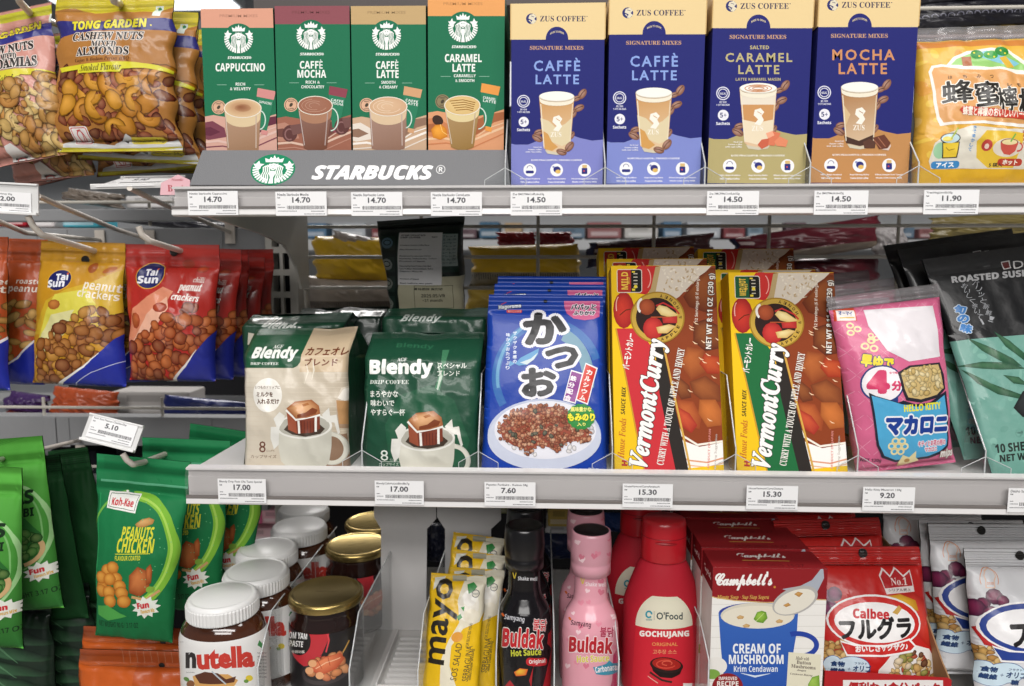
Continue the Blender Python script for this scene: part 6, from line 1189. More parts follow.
# ================================================================ left bay: hanging bags
def hook(pts, Ys, label, r=.0026, tail=None):
    """display hook: photo points front to back with their depths, then straight back into the hook bar"""
    P = [pw(x, y, Y) for (x, y), Y in zip(pts, Ys)]; e = P[-1].copy(); d = (P[-1]-P[-2]).normalized(); n = (.872-e.y)/max(d.y, .3) if d.y > .3 else .1
    e = e+d*n if tail is None else pw(tail[0], tail[1], .872); P.append(e); o = P[-1].copy()
    t = thing('display_hook', label, 'display hook', o, 'display hooks of the left bay'); m = MB()
    Q = []
    for i in range(len(P)-1):
        for k in range(4): Q.append(P[i].lerp(P[i+1], k/4))
    Q.append(P[-1]); m.tube([p-o for p in Q], r, '#fff', M_hook, 10); m.obj('rod', t)
    m = MB(); m.box(-.006, .006, -.001, .0012, -.014, .012, '#fff', M_hook); m.obj('mount_plate', t); return t
def tong(pink):
    A = Art(); base = '#C98E82' if pink else '#A87236'; Y = '#C3C02E' if pink else '#CBBB2E'
    A.rect(-60, -20, 230, 190, base)
    if pink:
        A.poly([(-60, 25), (56, 0), (56, 12), (-60, 34)], Y); A.poly([(-60, 62), (28, 31), (42, 24), (62, 22), (62, 38), (42, 41), (0, 54), (-60, 75)], '#2B2B78'); A.T('TONG GARDEN', -38, 41, 33, 44, '#D9C92E', 'J', .02, ang=-17, ol=('#1C1C50', .5)); A.rect(45, 13, 52, 23, '#DCE3DA'); A.ell(49.5, 15.6, 1.8, None, '#2C7A4A', n=12)
        A.T('CASHEW NUTS', -30, 36, 54.5, 65, '#2A2220', 'S', .03, ang=-12, ol=('#E6DDD6', .8)); A.T('MIXED', 6, 21, 63.5, 71, '#2A2220', 'S', .03, ang=-10, ol=('#E6DDD6', .8)); A.T('MACADAMIAS', -26, 41, 70, 81, '#2A2220', 'S', .03, ang=-9, ol=('#E6DDD6', .8))
        A.poly([(-20, 86), (34, 79), (56, 79), (54, 84), (28, 86), (24, 95), (0, 99), (-20, 100)], '#D2C83A'); A.T('Salted', 5, 22, 87, 94, '#3A3218', 'I', 0, ang=-6)
        blobs(A, [(-40, 98), (2, 98), (28, 86), (56, 82), (62, 150), (46, 160), (14, 148), (-40, 150)], ['#BC803A', '#AA6E2C', '#D0AC66', '#BC8A44', '#D8BC7C'], 120, 3.5, 7.5, 21, 'cashew')
        A.poly([(8, 150), (14, 147), (34, 160), (20, 172), (10, 168)], '#D9D6D2'); A.ring(18, 160, 4, 4, 1, '#B8343A')
    else:
        A.poly([(50, -20), (180, -20), (180, 0), (152, 8), (120, 8), (92, 10), (70, 4), (50, 6)], Y); A.poly([(50, 17), (82, 20), (130, 18), (164, 14), (180, 14), (180, 26), (150, 28), (100, 29), (72, 32), (50, 36)], '#2A2A72'); A.T('TONG GARDEN', 71, 148, 17.6, 27, '#D9CE2C', 'J', .03, ang=-2.5, ol=('#1A1A48', .5)); A.ell(151, 23, .9, None, '#D9CE2C', n=8); A.rect(152, 1.5, 160, 12.5, '#D6E0D6'); A.ell(156.5, 4.8, 1.9, None, '#2C7A4A', n=12)
        A.T('CASHEW NUTS', 72, 145.5, 30.6, 39, '#2A2220', 'S', .02, ol=('#E9E2DA', .6), ang=-1); A.T('MIXED', 95, 120, 40, 46, '#2A2220', 'S', .02, ol=('#E9E2DA', .6)); A.T('ALMONDS', 78.5, 134, 46, 54.5, '#2A2220', 'S', .02, ol=('#E9E2DA', .6), ang=-1); A.T('Gajus & Badam Perisa BBQ', 76, 134, 56.5, 61, '#4A1E14', 'I', .0, ang=-2)
        blobs(A, [(62, 66), (80, 72), (128, 72), (132, 62), (172, 66), (172, 138), (150, 136), (60, 138)], ['#8E3A22', '#82321E', '#9C4628', '#6E2616'], 70, 5, 8.5, 31, asp=(.55, .7)); blobs(A, [(64, 78), (110, 78), (168, 70), (168, 130), (64, 132)], ['#CB8414', '#BE7810', '#D69420'], 20, 7.5, 11, 37, 'cashew')
        A.poly([(58, 66), (82, 64), (130, 61), (160, 63), (172, 66), (172, 69), (150, 67), (128, 68.5), (126, 71.5), (83, 73), (81, 69), (62, 71)], '#CFC82C'); A.T('Smoked Flavour', 84, 127, 63.5, 70.5, '#4A3E14', 'I', 0, ang=-2.5)
        A.poly([(56, 142), (68, 137), (90, 141), (110, 143), (126, 132), (134, 141), (152, 142), (172, 136), (178, 146), (178, 160), (50, 160)], '#D4D4D2'); A.rect(69, 125, 88, 143, '#E9E4E2', r=2); A.rect(70, 126, 87, 142, '#C83C40', r=2); A.rect(70.8, 126.8, 86.2, 141.2, '#EFE9E8', r=1.5); A.ring(78.5, 134, 4, 5.4, 1, '#C83C40'); A.line([(76, 129), (80, 128), (81, 133), (78, 139)], .8, '#C83C40'); A.rect(127, 134.5, 161, 142, '#D6C43A', r=3); A.T('33g', 150.5, 159, 136, 140.6, '#3A2E14', 'B'); A.T('NETT WEIGHT', 129, 148, 137, 139.6, '#3A2E14', 'B')
        A.poly([(50, 145), (115, 146), (180, 144), (186, 156), (115, 155), (52, 157)], '#C2B726')
    return A
tk = dict(pinch=.05, side=.45, wr=.0022, low=.35, edge=.003)
Q = [(56, -3), (174, -7), (182, 151), (54, 153)]
tg = pouch('nut_bag', 'tan cashew and almond nut bag hanging on the top hook, front one', 'snack bag', Q, .64, .65, tong(False), .016, '#A87236', '#8E5E2C', vs=(.075, .90), n=(22, 40), seed=91, k=tk, group='tan almond nut bags', sealcols=('#C2B726', None, '#CBBB2E'))
for i, (dx, dy, dz, ry, lb) in enumerate(((.004, .022, -.006, 3, 'tan nut bag second on its hook, yellow bottom seal showing under the front one'), (.008, .046, -.012, -4, 'tan nut bag third on its hook, lower and tilted'), (.016, .074, -.008, -2, 'tan nut bag fourth on its hook, its right side showing in shade'), (.022, .105, -.006, 2, 'tan nut bag rearmost on its hook, dark edge beside the cappuccino box'))): copy_thing(tg, M=shift(tg.matrix_world, dx, dy, dz, 0, ry), label=lb, group='tan almond nut bags')
Q = [(-48, 22), (57, 1), (66, 152), (-14, 172)]
tp = pouch('nut_bag', 'pink cashew and macadamia nut bag hanging at the upper left', 'snack bag', Q, .64, .65, tong(True), .015, '#C98E82', '#A8766A', vs=(.05, .86), n=(22, 40), seed=92, k=tk, group='pink macadamia nut bags', sealcols=('#A8A62C', None, '#B6B42E'), pri=.7)
copy_thing(tp, M=shift(tp.matrix_world, .004, .03, -.012, 0, 4), label='pink nut bag behind the front pink one, bottom corner showing', group='pink macadamia nut bags'); copy_thing(tp, M=shift(tp.matrix_world, -.012, .06, -.01, 0, -3), label='pink nut bag rearmost on its hook', group='pink macadamia nut bags')
def logo_sun(A, x, y, rx, ry, tilt, T1, T2):
    A.ell(x, y, rx+.9, ry+.9, '#D9A83A', rot=tilt); A.ell(x, y, rx, ry, '#1E2160', rot=tilt); A.T('Tai', *T1, '#E9EAF0', 'B', .03, ang=tilt*.2); A.T('Sun', *T2, '#E9EAF0', 'B', .03, ang=tilt*.2); A.ell(T1[1]-1, T1[2]+.6, 1, None, '#D8562E', n=10)
A = Art(); A.rect(30, 230, 140, 400, '#C48E22'); A.poly([(34, 330), (48, 296), (70, 285), (95, 278), (128, 262), (128, 330), (100, 330)], '#CFAA2E'); A.poly([(40, 340), (50, 305), (58, 290), (90, 285), (100, 300), (80, 320)], '#D9CF4E'); A.poly([(34, 360), (45, 330), (56, 310), (80, 305), (70, 330)], '#DCD79A')
logo_sun(A, 60.5, 276.7, 12.4, 9.4, -12, (56.8, 69.5, 270, 277), (48.5, 67, 276, 283.4)); A.T('peanut', 86.5, 120, 279, 289.5, '#EAE2D2', 'B', .0, ang=7); A.T('crackers', 81.5, 119, 286.4, 294.6, '#EAE2D2', 'B', .0, ang=7); A.ell(91.5, 265, 4.6, 5, '#A0521E'); A.ell(108, 267, 6.5, 2.6, '#B0642A', rot=-20); A.shade([(58+7*math.cos(t*.7), 300+5*math.sin(t*.7)) for t in range(9)], '#C9833C', '#9A5220')
blobs(A, [(36, 372), (44, 340), (56, 325), (76, 314), (98, 300), (124, 308), (124, 330), (112, 345), (90, 362), (60, 380), (40, 390)], ['#A05A20', '#8E4A18', '#B06C28', '#C0842E', '#84401A'], 78, 4, 7.5, 41, asp=(.65, .95))
A.poly([(128, 322), (128, 400), (80, 400), (34, 394), (34, 391), (60, 382), (90, 363), (108, 345)], '#24309A'); A.line([(34, 394), (58, 383), (88, 364), (104, 349)], [3, 2.6, 2, .6], '#E9E6E2'); A.line([(60, 392), (95, 370), (124, 358)], .8, '#B9BEDC')
Q = [(45, 246), (129, 238), (126, 374), (34, 395)]
pk = dict(pinch=.04, side=.5, wr=.002, low=.45, edge=.0015)
hg = pouch('cracker_bag', 'golden peanut cracker bag hanging on a bent hook', 'snack bag', Q, .655, .665, A, .017, '#B9852A', '#8A6320', vs=(.0, .86), n=(22, 42), seed=101, k=pk, group='golden peanut cracker bags', names=('x', 'pouch', 'top_seal'), hole=(.545, .872, .0042), sealcols=(None, None, '#B07F1E'))
copy_thing(hg, M=shift(hg.matrix_world, .012, .035, -.003, 0, -4), label='golden peanut cracker bag behind, blue corner showing below the front one', group='golden peanut cracker bags')
A = Art(); RE = '#B02A22'; A.rect(118, 230, 230, 400, RE); A.poly([(128, 330), (134, 312), (150, 300), (165, 290), (176, 295), (166, 312), (150, 335), (136, 350), (128, 352)], '#D98A6A'); A.poly([(134, 345), (150, 318), (170, 300), (172, 312), (158, 335)], '#E6B096')
logo_sun(A, 149.3, 278, 14.3, 13.6, 0, (143.5, 156.5, 270.5, 278.5), (137, 158.8, 278.4, 286.6)); A.T('chilli', 194, 204.5, 279.6, 285.6, '#EADFD8', 'I', 0, ang=4); A.T('peanut', 180.5, 203, 286.5, 297, '#F0E8E2', 'I', .02, ang=3); A.T('crackers', 174.5, 202, 296.8, 304.6, '#F0E8E2', 'I', .02, ang=5); A.shade([(200+6*math.cos(t*.7), 271+4*math.sin(t*.7)) for t in range(9)], '#C2502C', '#8E2A18'); A.ell(184, 265, 6.5, 5, '#9E3A26')
A.shade([(137+5.5*math.cos(t*.7), 324+8*math.sin(t*.7)) for t in range(9)], '#C46A3C', '#9A3E20'); A.shade([(164+7*math.cos(t*.7), 311+5*math.sin(t*.7)) for t in range(9)], '#B5502C', '#8E2E18')
blobs(A, [(132, 376), (132, 350), (140, 340), (165, 325), (186, 312), (208, 308), (216, 320), (210, 340), (196, 362), (176, 380), (150, 382)], ['#AE4818', '#9A3A14', '#C05C24', '#B4521E', '#882C10'], 75, 4, 7, 43, asp=(.7, 1)); A.poly([(216, 330), (216, 400), (150, 400), (172, 381), (190, 366), (204, 348)], '#242C8A'); A.line([(148, 383), (172, 381), (188, 367), (200, 352)], [.4, 2.4, 2, .5], '#E3DDDA')
r9 = random.Random(2)
Q = [(127, 250), (222, 239), (216, 380), (130, 381)]
rg_ = pouch('cracker_bag', 'red chilli peanut cracker bag hanging beside the golden one, front of its hook', 'snack bag', Q, .655, .665, A, .018, RE, '#7E1C18', vs=(.0, .84), n=(22, 42), seed=102, k=pk, group='red chilli cracker bags', names=('x', 'pouch', 'top_seal'), hole=(.52, .945, .004))
for i, lb in enumerate(('red chilli cracker bag second on its hook', 'red chilli cracker bag third on its hook', 'red chilli cracker bag fourth on its hook, in shade', 'rearmost red chilli cracker bag, dark beside the slotted upright')): copy_thing(rg_, M=shift(rg_.matrix_world, .003+.002*(i % 2), .032*(i+1), -.002-.004*(i % 3), 0, (2, -2, 1, -1)[i]), label=lb, group='red chilli cracker bags')
A = Art(); OR = '#A8481E'; A.rect(-60, 230, 60, 400, OR); A.T('roasted', -22, 4, 280, 286, '#D9CFC4', 'B', 0, ang=0); A.T('peanuts', -28, 6, 288, 297, '#E3D8CC', 'B', 0); 
blobs(A, [(-60, 318), (-30, 308), (8, 305), (10, 330), (-5, 352), (-30, 372), (-60, 380)], ['#C09048', '#B07E3A', '#CFA45C'], 40, 5, 8, 47, asp=(.5, .65)); A.poly([(12, 320), (12, 400), (-60, 400), (-60, 384), (-20, 366), (0, 345)], '#202C98'); A.line([(-40, 382), (-16, 364), (4, 338)], 1.8, '#D9D6DC')
Q = [(-62, 240), (9, 234), (9, 388), (-58, 392)]
og = pouch('peanut_bag', 'orange roasted peanut bag cut by the left edge, front one', 'snack bag', Q, .625, .635, A, .016, OR, '#7E3516', vs=(.0, .86), n=(20, 40), seed=103, k=pk, group='orange roasted peanut bags', names=('x', 'pouch', 'top_seal'))
for i, lb in enumerate(('orange roasted peanut bag second from the left edge', 'orange roasted peanut bag third, beside the golden cracker bag')): copy_thing(og, M=shift(og.matrix_world, .006+.004*i, .037*(i+1), .0-.004*i, 0, 2), label=lb, group='orange roasted peanut bags')
# peas pouches
A = Art(); GP = '#4FA03C'; A.grad([(-60, 450), (70, 450), (70, 650), (-60, 650)], '#5CB044', '#2E6B30', (0, 1), 6); 
for k in range(16): A.line([(-55, 478-k*1.5), (35, 462-k*1.6)], .4, '#3F8A34', same=k > 0)
A.xf = lambda V: V+np.array([-2, 0])
A.ring(-8, 560, 28, 46, 3, '#9CCB8C', a0=-100, a1=70); A.ring(-10, 560, 24, 42, 1.4, '#7AB56C', a0=-100, a1=80); A.poly([(-40, 560), (-20, 540), (0, 548), (12, 566), (8, 590), (-10, 600), (-40, 596)], '#2C6A30')
blobs(A, [(-40, 570), (-10, 560), (10, 568), (6, 588), (-20, 596), (-40, 590)], ['#2F7A34', '#3C8C3C', '#256A2C'], 40, 3, 5, 51, asp=(.9, 1)); A.ring(-8, 580, 22, 18, 4, '#C9A878', a0=-20, a1=80); A.T('PEAS', -30, 8, 520, 534, '#16301A', 'B', .03); A.T('WASABI', -30, 8, 538, 547, '#16301A', 'B', .02)
def burst(A, x, y, rx, ry):
    P = [(x+rx*(1-.3*(k % 2))*math.cos(k*math.pi/11), y+ry*(1-.3*(k % 2))*math.sin(k*math.pi/11)) for k in range(22)]; A.poly(P, '#E3E6DC'); A.T('Fun', x-rx*.6, x+rx*.25, y-ry*.45, y+ry*.1, '#C8323A', 'B', .05, ang=-4); A.T('Flavours Mix', x-rx*.35, x+rx*.6, y+ry*.15, y+ry*.5, '#D9A83A', 'B', .02, ang=-4)
burst(A, 8, 606, 15, 11); A.T('NET WEIGHT 3.17 OZ', -40, 22, 626, 632, '#1E3A20', 'B')
Q = [(-58, 466), (27, 466), (22, 636), (-64, 655)]
gpk = dict(pinch=.03, side=.5, wr=.0016, low=.25, edge=.0008)
pg_ = pouch('peas_pouch', 'bright green peas pouch cut by the left edge, front one', 'snack pouch', Q, .62, .63, A, .017, '#56A840', '#2E6B30', vs=(.0, .86), n=(20, 40), seed=111, k=gpk, group='bright green peas pouches', film=M_matte, seal=M_matte, names=('x', 'pouch', 'top_seal'))
copy_thing(pg_, M=shift(pg_.matrix_world, .016, .036, .017, 0, -7), label='bright green peas pouch second from the left edge, burst badge showing', group='bright green peas pouches')
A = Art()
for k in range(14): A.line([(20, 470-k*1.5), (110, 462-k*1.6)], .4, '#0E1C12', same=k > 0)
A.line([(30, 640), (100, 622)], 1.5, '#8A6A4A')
dg = pouch('peas_pouch', 'green peas pouch hanging behind the two bright ones, shade put into its colour', 'snack pouch', [(20, 456), (62, 456), (88, 612), (30, 628)], .70, .71, A, .014, '#1C4A26', '#102616', vs=(.0, .86), n=(16, 30), seed=112, k=gpk, group='shade-toned peas pouches', film=M_matte, seal=M_matte, names=('x', 'pouch', 'top_seal'))  # the rear peas pouches' shade is put into this darker green
copy_thing(dg, M=shift(dg.matrix_world, .010, .04, -.002, 0, -2), label='rearmost peas pouch, shade put into its colour, its edge beside the chicken peanut pouch', group='shade-toned peas pouches')
# chicken peanut pouches
A = Art(); GK = '#167243'; A.grad([(80, 450), (200, 450), (200, 650), (80, 650)], '#1F7E4C', '#1B6A3C', (0, 1), 5)
for k in range(14): A.line([(100, 458+k*1.1), (190, 464+k*1.2)], .35, '#17663C', same=k > 0)
A.line([(97, 486), (120, 488), (150, 491), (192, 495)], 2.6, '#5FAE86'); A.line([(97, 500), (97, 560), (95, 600)], 1, '#2F9A5C')
A.ring(132, 556, 45, 58, 9, '#7FB83C', n=40, a0=-92, a1=70, rot=0); A.ring(132, 556, 40, 53, 2, '#A9D45C', n=40, a0=-92, a1=65); A.ring(130, 556, 42, 60, 2.4, '#6FB04A', n=30, a0=185, a1=262)
A.poly([(106, 498), (138, 501), (136, 520), (105, 515)], '#EFEFEA'); A.poly([(107.5, 500), (136.5, 502.5), (134.8, 518), (106.5, 513.6)], '#2E5A40'); A.poly([(108, 500.6), (136, 503), (134.4, 517.4), (107, 513)], '#EFEFEA'); A.T('Koh-Kae', 110, 133, 505, 513, '#C8323A', 'B', .02, ang=5); A.ell(123, 498.5, 1.4, None, '#EFEFEA', n=10)
A.shade([(137, 531), (143, 526), (150, 524.5), (155, 527), (154, 531), (146, 534), (139, 534)], '#D6A86C', '#A8763C')
A.T('PEANUTS', 124, 155, 533.5, 546, '#D9D63C', 'B', .01, sk=.1, ang=2); A.T('CHICKEN', 119.5, 155.5, 545, 559, '#D9D63C', 'B', .01, sk=.1, ang=2); A.rect(118.5, 559.5, 153, 560.2, '#D9D63C'); A.T('FLAVOUR COATED', 118.5, 144, 561.5, 566, '#D9D63C', 'B', 0)
for x, y in ((104, 592), (110, 576), (116, 573), (103, 583), (120, 583), (113, 584), (124, 590), (103, 595), (112, 596), (113, 604), (126, 596), (128, 604)): A.shade([(x+7*math.cos(t*.55), y+6*math.sin(t*.55)) for t in range(12)], '#E0A048', '#A8601E')
A.shade([(134, 580), (142, 572), (150, 576), (154, 582), (153, 594), (144, 600), (134, 596)], '#C97A44', '#8E4420'); A.shade([(150, 574), (154, 570), (156, 576), (155, 588), (150, 590)], '#BE6C3A', '#84401E'); A.line([(136, 600), (150, 603), (162, 596)], 2.6, '#C9A06A'); A.ell(154, 594, 4, 3, '#7EA640')
r3 = random.Random(8)
for k in range(46): x, y = r3.uniform(140, 188), r3.uniform(500, 610); A.ell(x, y, .5, None, '#6FBE84', n=6, same=k % 9 > 0)
A.poly([(97, 610), (110, 608), (130, 618), (110, 622), (97, 618)], '#4FA04C'); burst(A, 149, 610, 13.5, 10.5); A.T('NET WEIGHT 90 G / 3.17 OZ', 97.5, 140, 623.5, 628.6, '#123822', 'B', ang=2); A.line([(190, 464), (183, 540), (172, 638)], 1.2, '#D2DAD6')
Q = [(99, 455), (193, 461), (172, 640), (95, 638)]
kk = pouch('peanut_pouch', 'green chicken peanut pouch with white signboard logo, front one', 'snack pouch', Q, .615, .625, A, .015, GK, '#15603A', vs=(.0, .80), n=(22, 40), seed=121, k=gpk, group='green chicken peanut pouches', film=M_matte, seal=M_matte, names=('x', 'pouch', 'top_seal'))
copy_thing(kk, M=shift(kk.matrix_world, .026, .045, .006, 0, -3), label='green chicken peanut pouch second on its hook, partly behind the shelf end', group='green chicken peanut pouches'); copy_thing(kk, M=shift(kk.matrix_world, .036, .085, .008, 0, 3), label='green chicken peanut pouch third on its hook, a dark strip beside the jars', group='green chicken peanut pouches')
# dark green pouches low at the left, ripple light and shade painted in; orange sachets
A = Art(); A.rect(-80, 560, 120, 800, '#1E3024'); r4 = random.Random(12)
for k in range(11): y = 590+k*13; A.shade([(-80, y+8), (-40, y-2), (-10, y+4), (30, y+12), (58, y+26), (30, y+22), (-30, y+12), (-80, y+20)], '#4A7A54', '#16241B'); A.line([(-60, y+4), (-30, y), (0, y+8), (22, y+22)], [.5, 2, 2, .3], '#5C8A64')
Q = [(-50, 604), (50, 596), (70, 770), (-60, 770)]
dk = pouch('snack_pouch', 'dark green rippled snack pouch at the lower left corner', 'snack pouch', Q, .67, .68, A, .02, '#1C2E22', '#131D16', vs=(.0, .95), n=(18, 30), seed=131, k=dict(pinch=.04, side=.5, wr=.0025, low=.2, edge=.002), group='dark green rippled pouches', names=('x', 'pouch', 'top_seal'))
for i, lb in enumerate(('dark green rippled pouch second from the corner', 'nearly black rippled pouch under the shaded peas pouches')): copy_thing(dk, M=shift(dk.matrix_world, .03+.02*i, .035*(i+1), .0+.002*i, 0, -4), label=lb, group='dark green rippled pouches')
A = Art(); OG = '#B5501C'; A.rect(60, 640, 300, 760, OG); A.poly([(76, 657), (134, 659), (134, 690), (74, 690)], '#C25A20'); A.poly([(86, 684), (120, 682), (150, 688), (150, 700), (86, 700)], '#E3B42C'); 
for k in range(10): x = 118+k*7; A.line([(x, 650), (x+3, 664)], .5, '#C98A6A', same=k > 0)
Q = [(80, 647), (205, 654), (215, 760), (70, 755)]
os_ = pouch('snack_sachet', 'orange film snack sachet with punched hole, in front of its pair below the green pouch', 'snack bag', Q, .63, .64, A, .014, OG, '#8E3E16', vs=(.0, .86), n=(20, 20), seed=141, k=dict(pinch=.03, side=.5, wr=.004, low=.2, edge=.002), group='orange snack sachets', names=('x', 'pouch', 'top_seal'), hole=(.66, .87, .0034))
copy_thing(os_, M=shift(os_.matrix_world, -.010, .022, .0115), label='orange film snack sachet behind the front one, its punched hole just above', group='orange snack sachets')
# hooks
hook([(28, 216), (33, 226), (42, 235), (92, 250)], [.585, .588, .594, .66], 'bent steel hook with turned-up tip carrying the golden cracker bags')
hook([(138.5, 226.5), (142, 235), (150, 241), (178, 250)], [.605, .607, .612, .66], 'bent steel hook with turned-up tip carrying the red cracker bags')
hook([(123, 454), (127, 460), (133, 464.5), (144, 462)], [.592, .594, .598, .622], 'short steel hook with turned-up tip carrying the green chicken peanut pouches', tail=(230, 430))
hook([(13, -12), (20, 2), (31, 14)], [.60, .612, .655], 'steel hook carrying the pink nut bags', .003, tail=(150, 60)); hook([(112, -10), (114, 1), (121, 4)], [.60, .608, .655], 'steel hook carrying the tan nut bags', .003, tail=(230, 60))
hook([(38, 196), (60, 206), (118, 230)], [.585, .625, .74], 'long steel ticket arm running back from the left ticket holder', .0024, tail=(150, 240))
hook([(129.5, 188), (150, 198), (172, 208)], [.60, .64, .70], 'long steel ticket arm with pale tip left of the top shelf', .0024, tail=(230, 232))
hook([(-30, 215), (0, 222), (26, 233)], [.59, .64, .70], 'steel hook at the left edge carrying the orange peanut bags', .0024, tail=(100, 240))
hook([(-40, 440), (-30, 455), (-10, 462)], [.585, .60, .64], 'steel hook beyond the left edge carrying the peas pouches', .0024, tail=(80, 440))
# ticket holders
def holder(quad, tagq, Y, Yt, label, tl, price, nm):
    M, wt, wb, H = frame(quad, Y, Yt, .6); w = (wt+wb)/2; t = thing('ticket_holder', label, 'ticket holder', M=M); m = MB(); m.box(-w/2, w/2, 0, .0012, 0, H, '#D9D9D8', M_plas); m.obj('back_plate', t)
    m = MB(); m.box(-w/2, w/2, -.003, 0, 0, .0022, '#E6E6E5', M_plas); m.box(-w/2, w/2, -.0016, 0, H-.0016, H, '#E6E6E5', M_plas); m.obj('rim', t, bevel=.0004)
    M2, a, b, h2 = frame(tagq, Y-.0012, Yt-.0012, .6); M3 = M.copy(); M3.translation = M2.translation
    M3.translation = M@Vector(((M.inverted()@M2.translation).x, -.0010, (M.inverted()@M2.translation).z)); price_tag(0, 0, 0, 0, price, nm, tl, M=M3, sz=((a+b)/2, h2)); return t
holder([(-34, 182), (40, 182.5), (38, 214.5), (-34, 213)], [(-19, 191.5), (31.5, 191.8), (31, 212), (-19, 211)], .583, .583, 'clear ticket holder at the left edge above the golden cracker bag', 'price tag reading 2.00 at the left edge of the frame', '12.00', 'Tong Garden Honey 35g')
holder([(92, 414.5), (147, 425), (134.5, 451), (80, 441.5)], [(92.5, 416), (138.5, 424.5), (130, 445), (84, 437.5)], .592, .60, 'tilted white ticket holder above the green chicken peanut pouch', 'tilted price tag reading 5.10', '5.10', 'Koh Kae Peanut ChickenSlty')
holder([(86, 178), (156, 178), (155, 187), (99, 187)], [(100, 183), (150, 183), (150, 186), (100, 186)], .60, .665, 'white ticket holder seen edge-on under the tan nut bags', 'white ticket lying flat in the edge-on holder', '9.90', 'Tong Garden')
t = thing('shelf_talker', 'small pink card with red lettering left of the top shelf', 'card', (pw(179, 196, .60).x, .60, pw(179, 196, .60).z)); P = [pw(x, y, .60)-t.location for x, y in ((160, 195), (161, 183), (178, 174.5), (190, 180), (190, 195))]
mb = MB(); mb.prism([(p.x, p.z) for p in P], 0, .0006, 'y', '#E3B4BC', M_paper); A = Art(); A.T('B', 168, 173, 185, 191.5, '#B0404A', 'S'); A.T('Neede', 172, 184, 178.5, 181, '#B0404A', 'I'); A.T('est', 174.5, 184, 185, 191.5, '#B0404A', 'S')
c = [(160, 174), (190, 174), (190, 195), (160, 195)]; C4 = [pw(x, y, .60)-t.location for x, y in c]; s = Surf(lambda u, v: (C4[3].x+u*(C4[2].x-C4[3].x), u*0-.0001, C4[3].z+v*(C4[0].z-C4[3].z))); s.lay(mb, A, homog(c), M_paper); mb.obj('card', t)
# hook bars across the left bay
def bar(y0, y1, x0, x1, Y, label, seams=()):
    a, b = pw(x0, y0, Y), pw(x1, y1, Y); zt, zb = pw(140, y0, Y).z, pw(140, y1, Y).z; t = thing('hook_bar', label, 'hook bar', (a.x, Y, zb)); m = MB(); L_ = b.x-a.x
    m.box(0, L_, 0, .022, 0, zt-zb, '#fff', M_beam); m.obj('bar', t, bevel=.0012)
    for sx in seams: m = MB(); x = pw(sx, y0, Y).x-a.x; m.box(x-.009, x+.009, -.0012, 0, -.002, (zt-zb)*.96, '#fff', M_beam); m.obj('bracket', t, bevel=.0006)
    return t
bar(209, 221, -160, 262, .87, 'grey steel hook bar below the nut bags'); bar(228, 252, -160, 268, .875, 'deep grey steel hook bar behind the cracker bags', (30, 60, 140, 215)); bar(417, 446, -160, 268, .87, 'deep grey steel hook bar behind the tilted ticket holder', (50, 62, 205)); bar(497, 509, -160, 268, .88, 'thin grey steel hook bar behind the green pouches')
t = thing('wire_rack', 'thin grey wires strung across the left bay', 'wire rack', (pw(-160, 400, .872).x, .872, CAMZ-.3)); m = MB()
for py in (202, 408, 467, 488): z = pw(140, py, .872).z-(CAMZ-.3); m.tube([(0, 0, z), (pw(268, py, .872).x-t.location.x, 0, z)], .0019, '#fff', M_wire, 8)
m.obj('horizontal_wire', t); m = MB()
for px, y0, y1 in ((147, 196, 226), (41, 398, 422), (160, 398, 422), (86, 470, 500)): x = pw(px, y0, .872).x-t.location.x; m.tube([(x, .004, pw(px, y1, .872).z-(CAMZ-.3)), (x, .004, pw(px, y0, .872).z-(CAMZ-.3))], .0019, '#fff', M_wire, 8)
m.obj('vertical_wire', t)
# ================================================================ behind the gondola: the other side's goods and the next aisle
def bagx(name, label, quad, Y, col, gl, seed, art=None, d=.03, seal='#8A8A80', k=None, film=None):
    return pouch(name, label, 'snack bag', quad, Y, Y, art or Art(), d, col, col, vs=(.0, 1), n=(20, 16), seed=seed, k=k or dict(pinch=.03, side=.5, wr=.004, low=.2, edge=.004), group=gl, film=film, names=('x', 'pouch', 'y'))
def ya(x0, x1, y0, y1, low='#8E8672'):
    A = Art(); A.rect(x0-40, y0+(y1-y0)*.62, x1+40, y1+20, low); r = random.Random(int(x0))
    for k in range(46): x = x0+k*(x1-x0)/46; h = r.uniform(.08, .28)*(y1-y0); A.rect(x, y1-(y1-y0)*.32-h*.2, x+.9, y1-(y1-y0)*.3+h*.4, '#4A4438', same=k > 0)
    return A
bagx('snack_bag', 'yellow snack bag lying behind the wire panel, left of the dark turned pouch', [(312, 236), (400, 238), (398, 284), (314, 280)], .97, '#DFB322', 'yellow bags behind the wire panel', 201, None)
bagx('snack_bag', 'crumpled clear and red bag end on top of the left yellow bag', [(333, 230), (382, 240), (380, 252), (330, 246)], .965, '#A89C94', None, 202, None, .012)
bagx('snack_bag', 'grey-brown backed snack bag under the left yellow one', [(304, 274), (404, 280), (404, 318), (304, 316)], .97, '#A89C90', 'brown backed bags behind the wire panel', 203, ya(304, 404, 276, 316, '#6E645A'))
bagx('snack_bag', 'yellow snack bag behind the wire panel, right of the dark turned pouch', [(470, 246), (580, 244), (582, 286), (470, 284)], .98, '#DFB322', 'yellow bags behind the wire panel', 204, ya(470, 582, 246, 288))
bagx('snack_bag', 'yellow snack bag lying lowest behind the blue rice topping packs', [(466, 286), (560, 286), (560, 330), (466, 330)], .98, '#B89A3A', 'yellow bags behind the wire panel', 205)
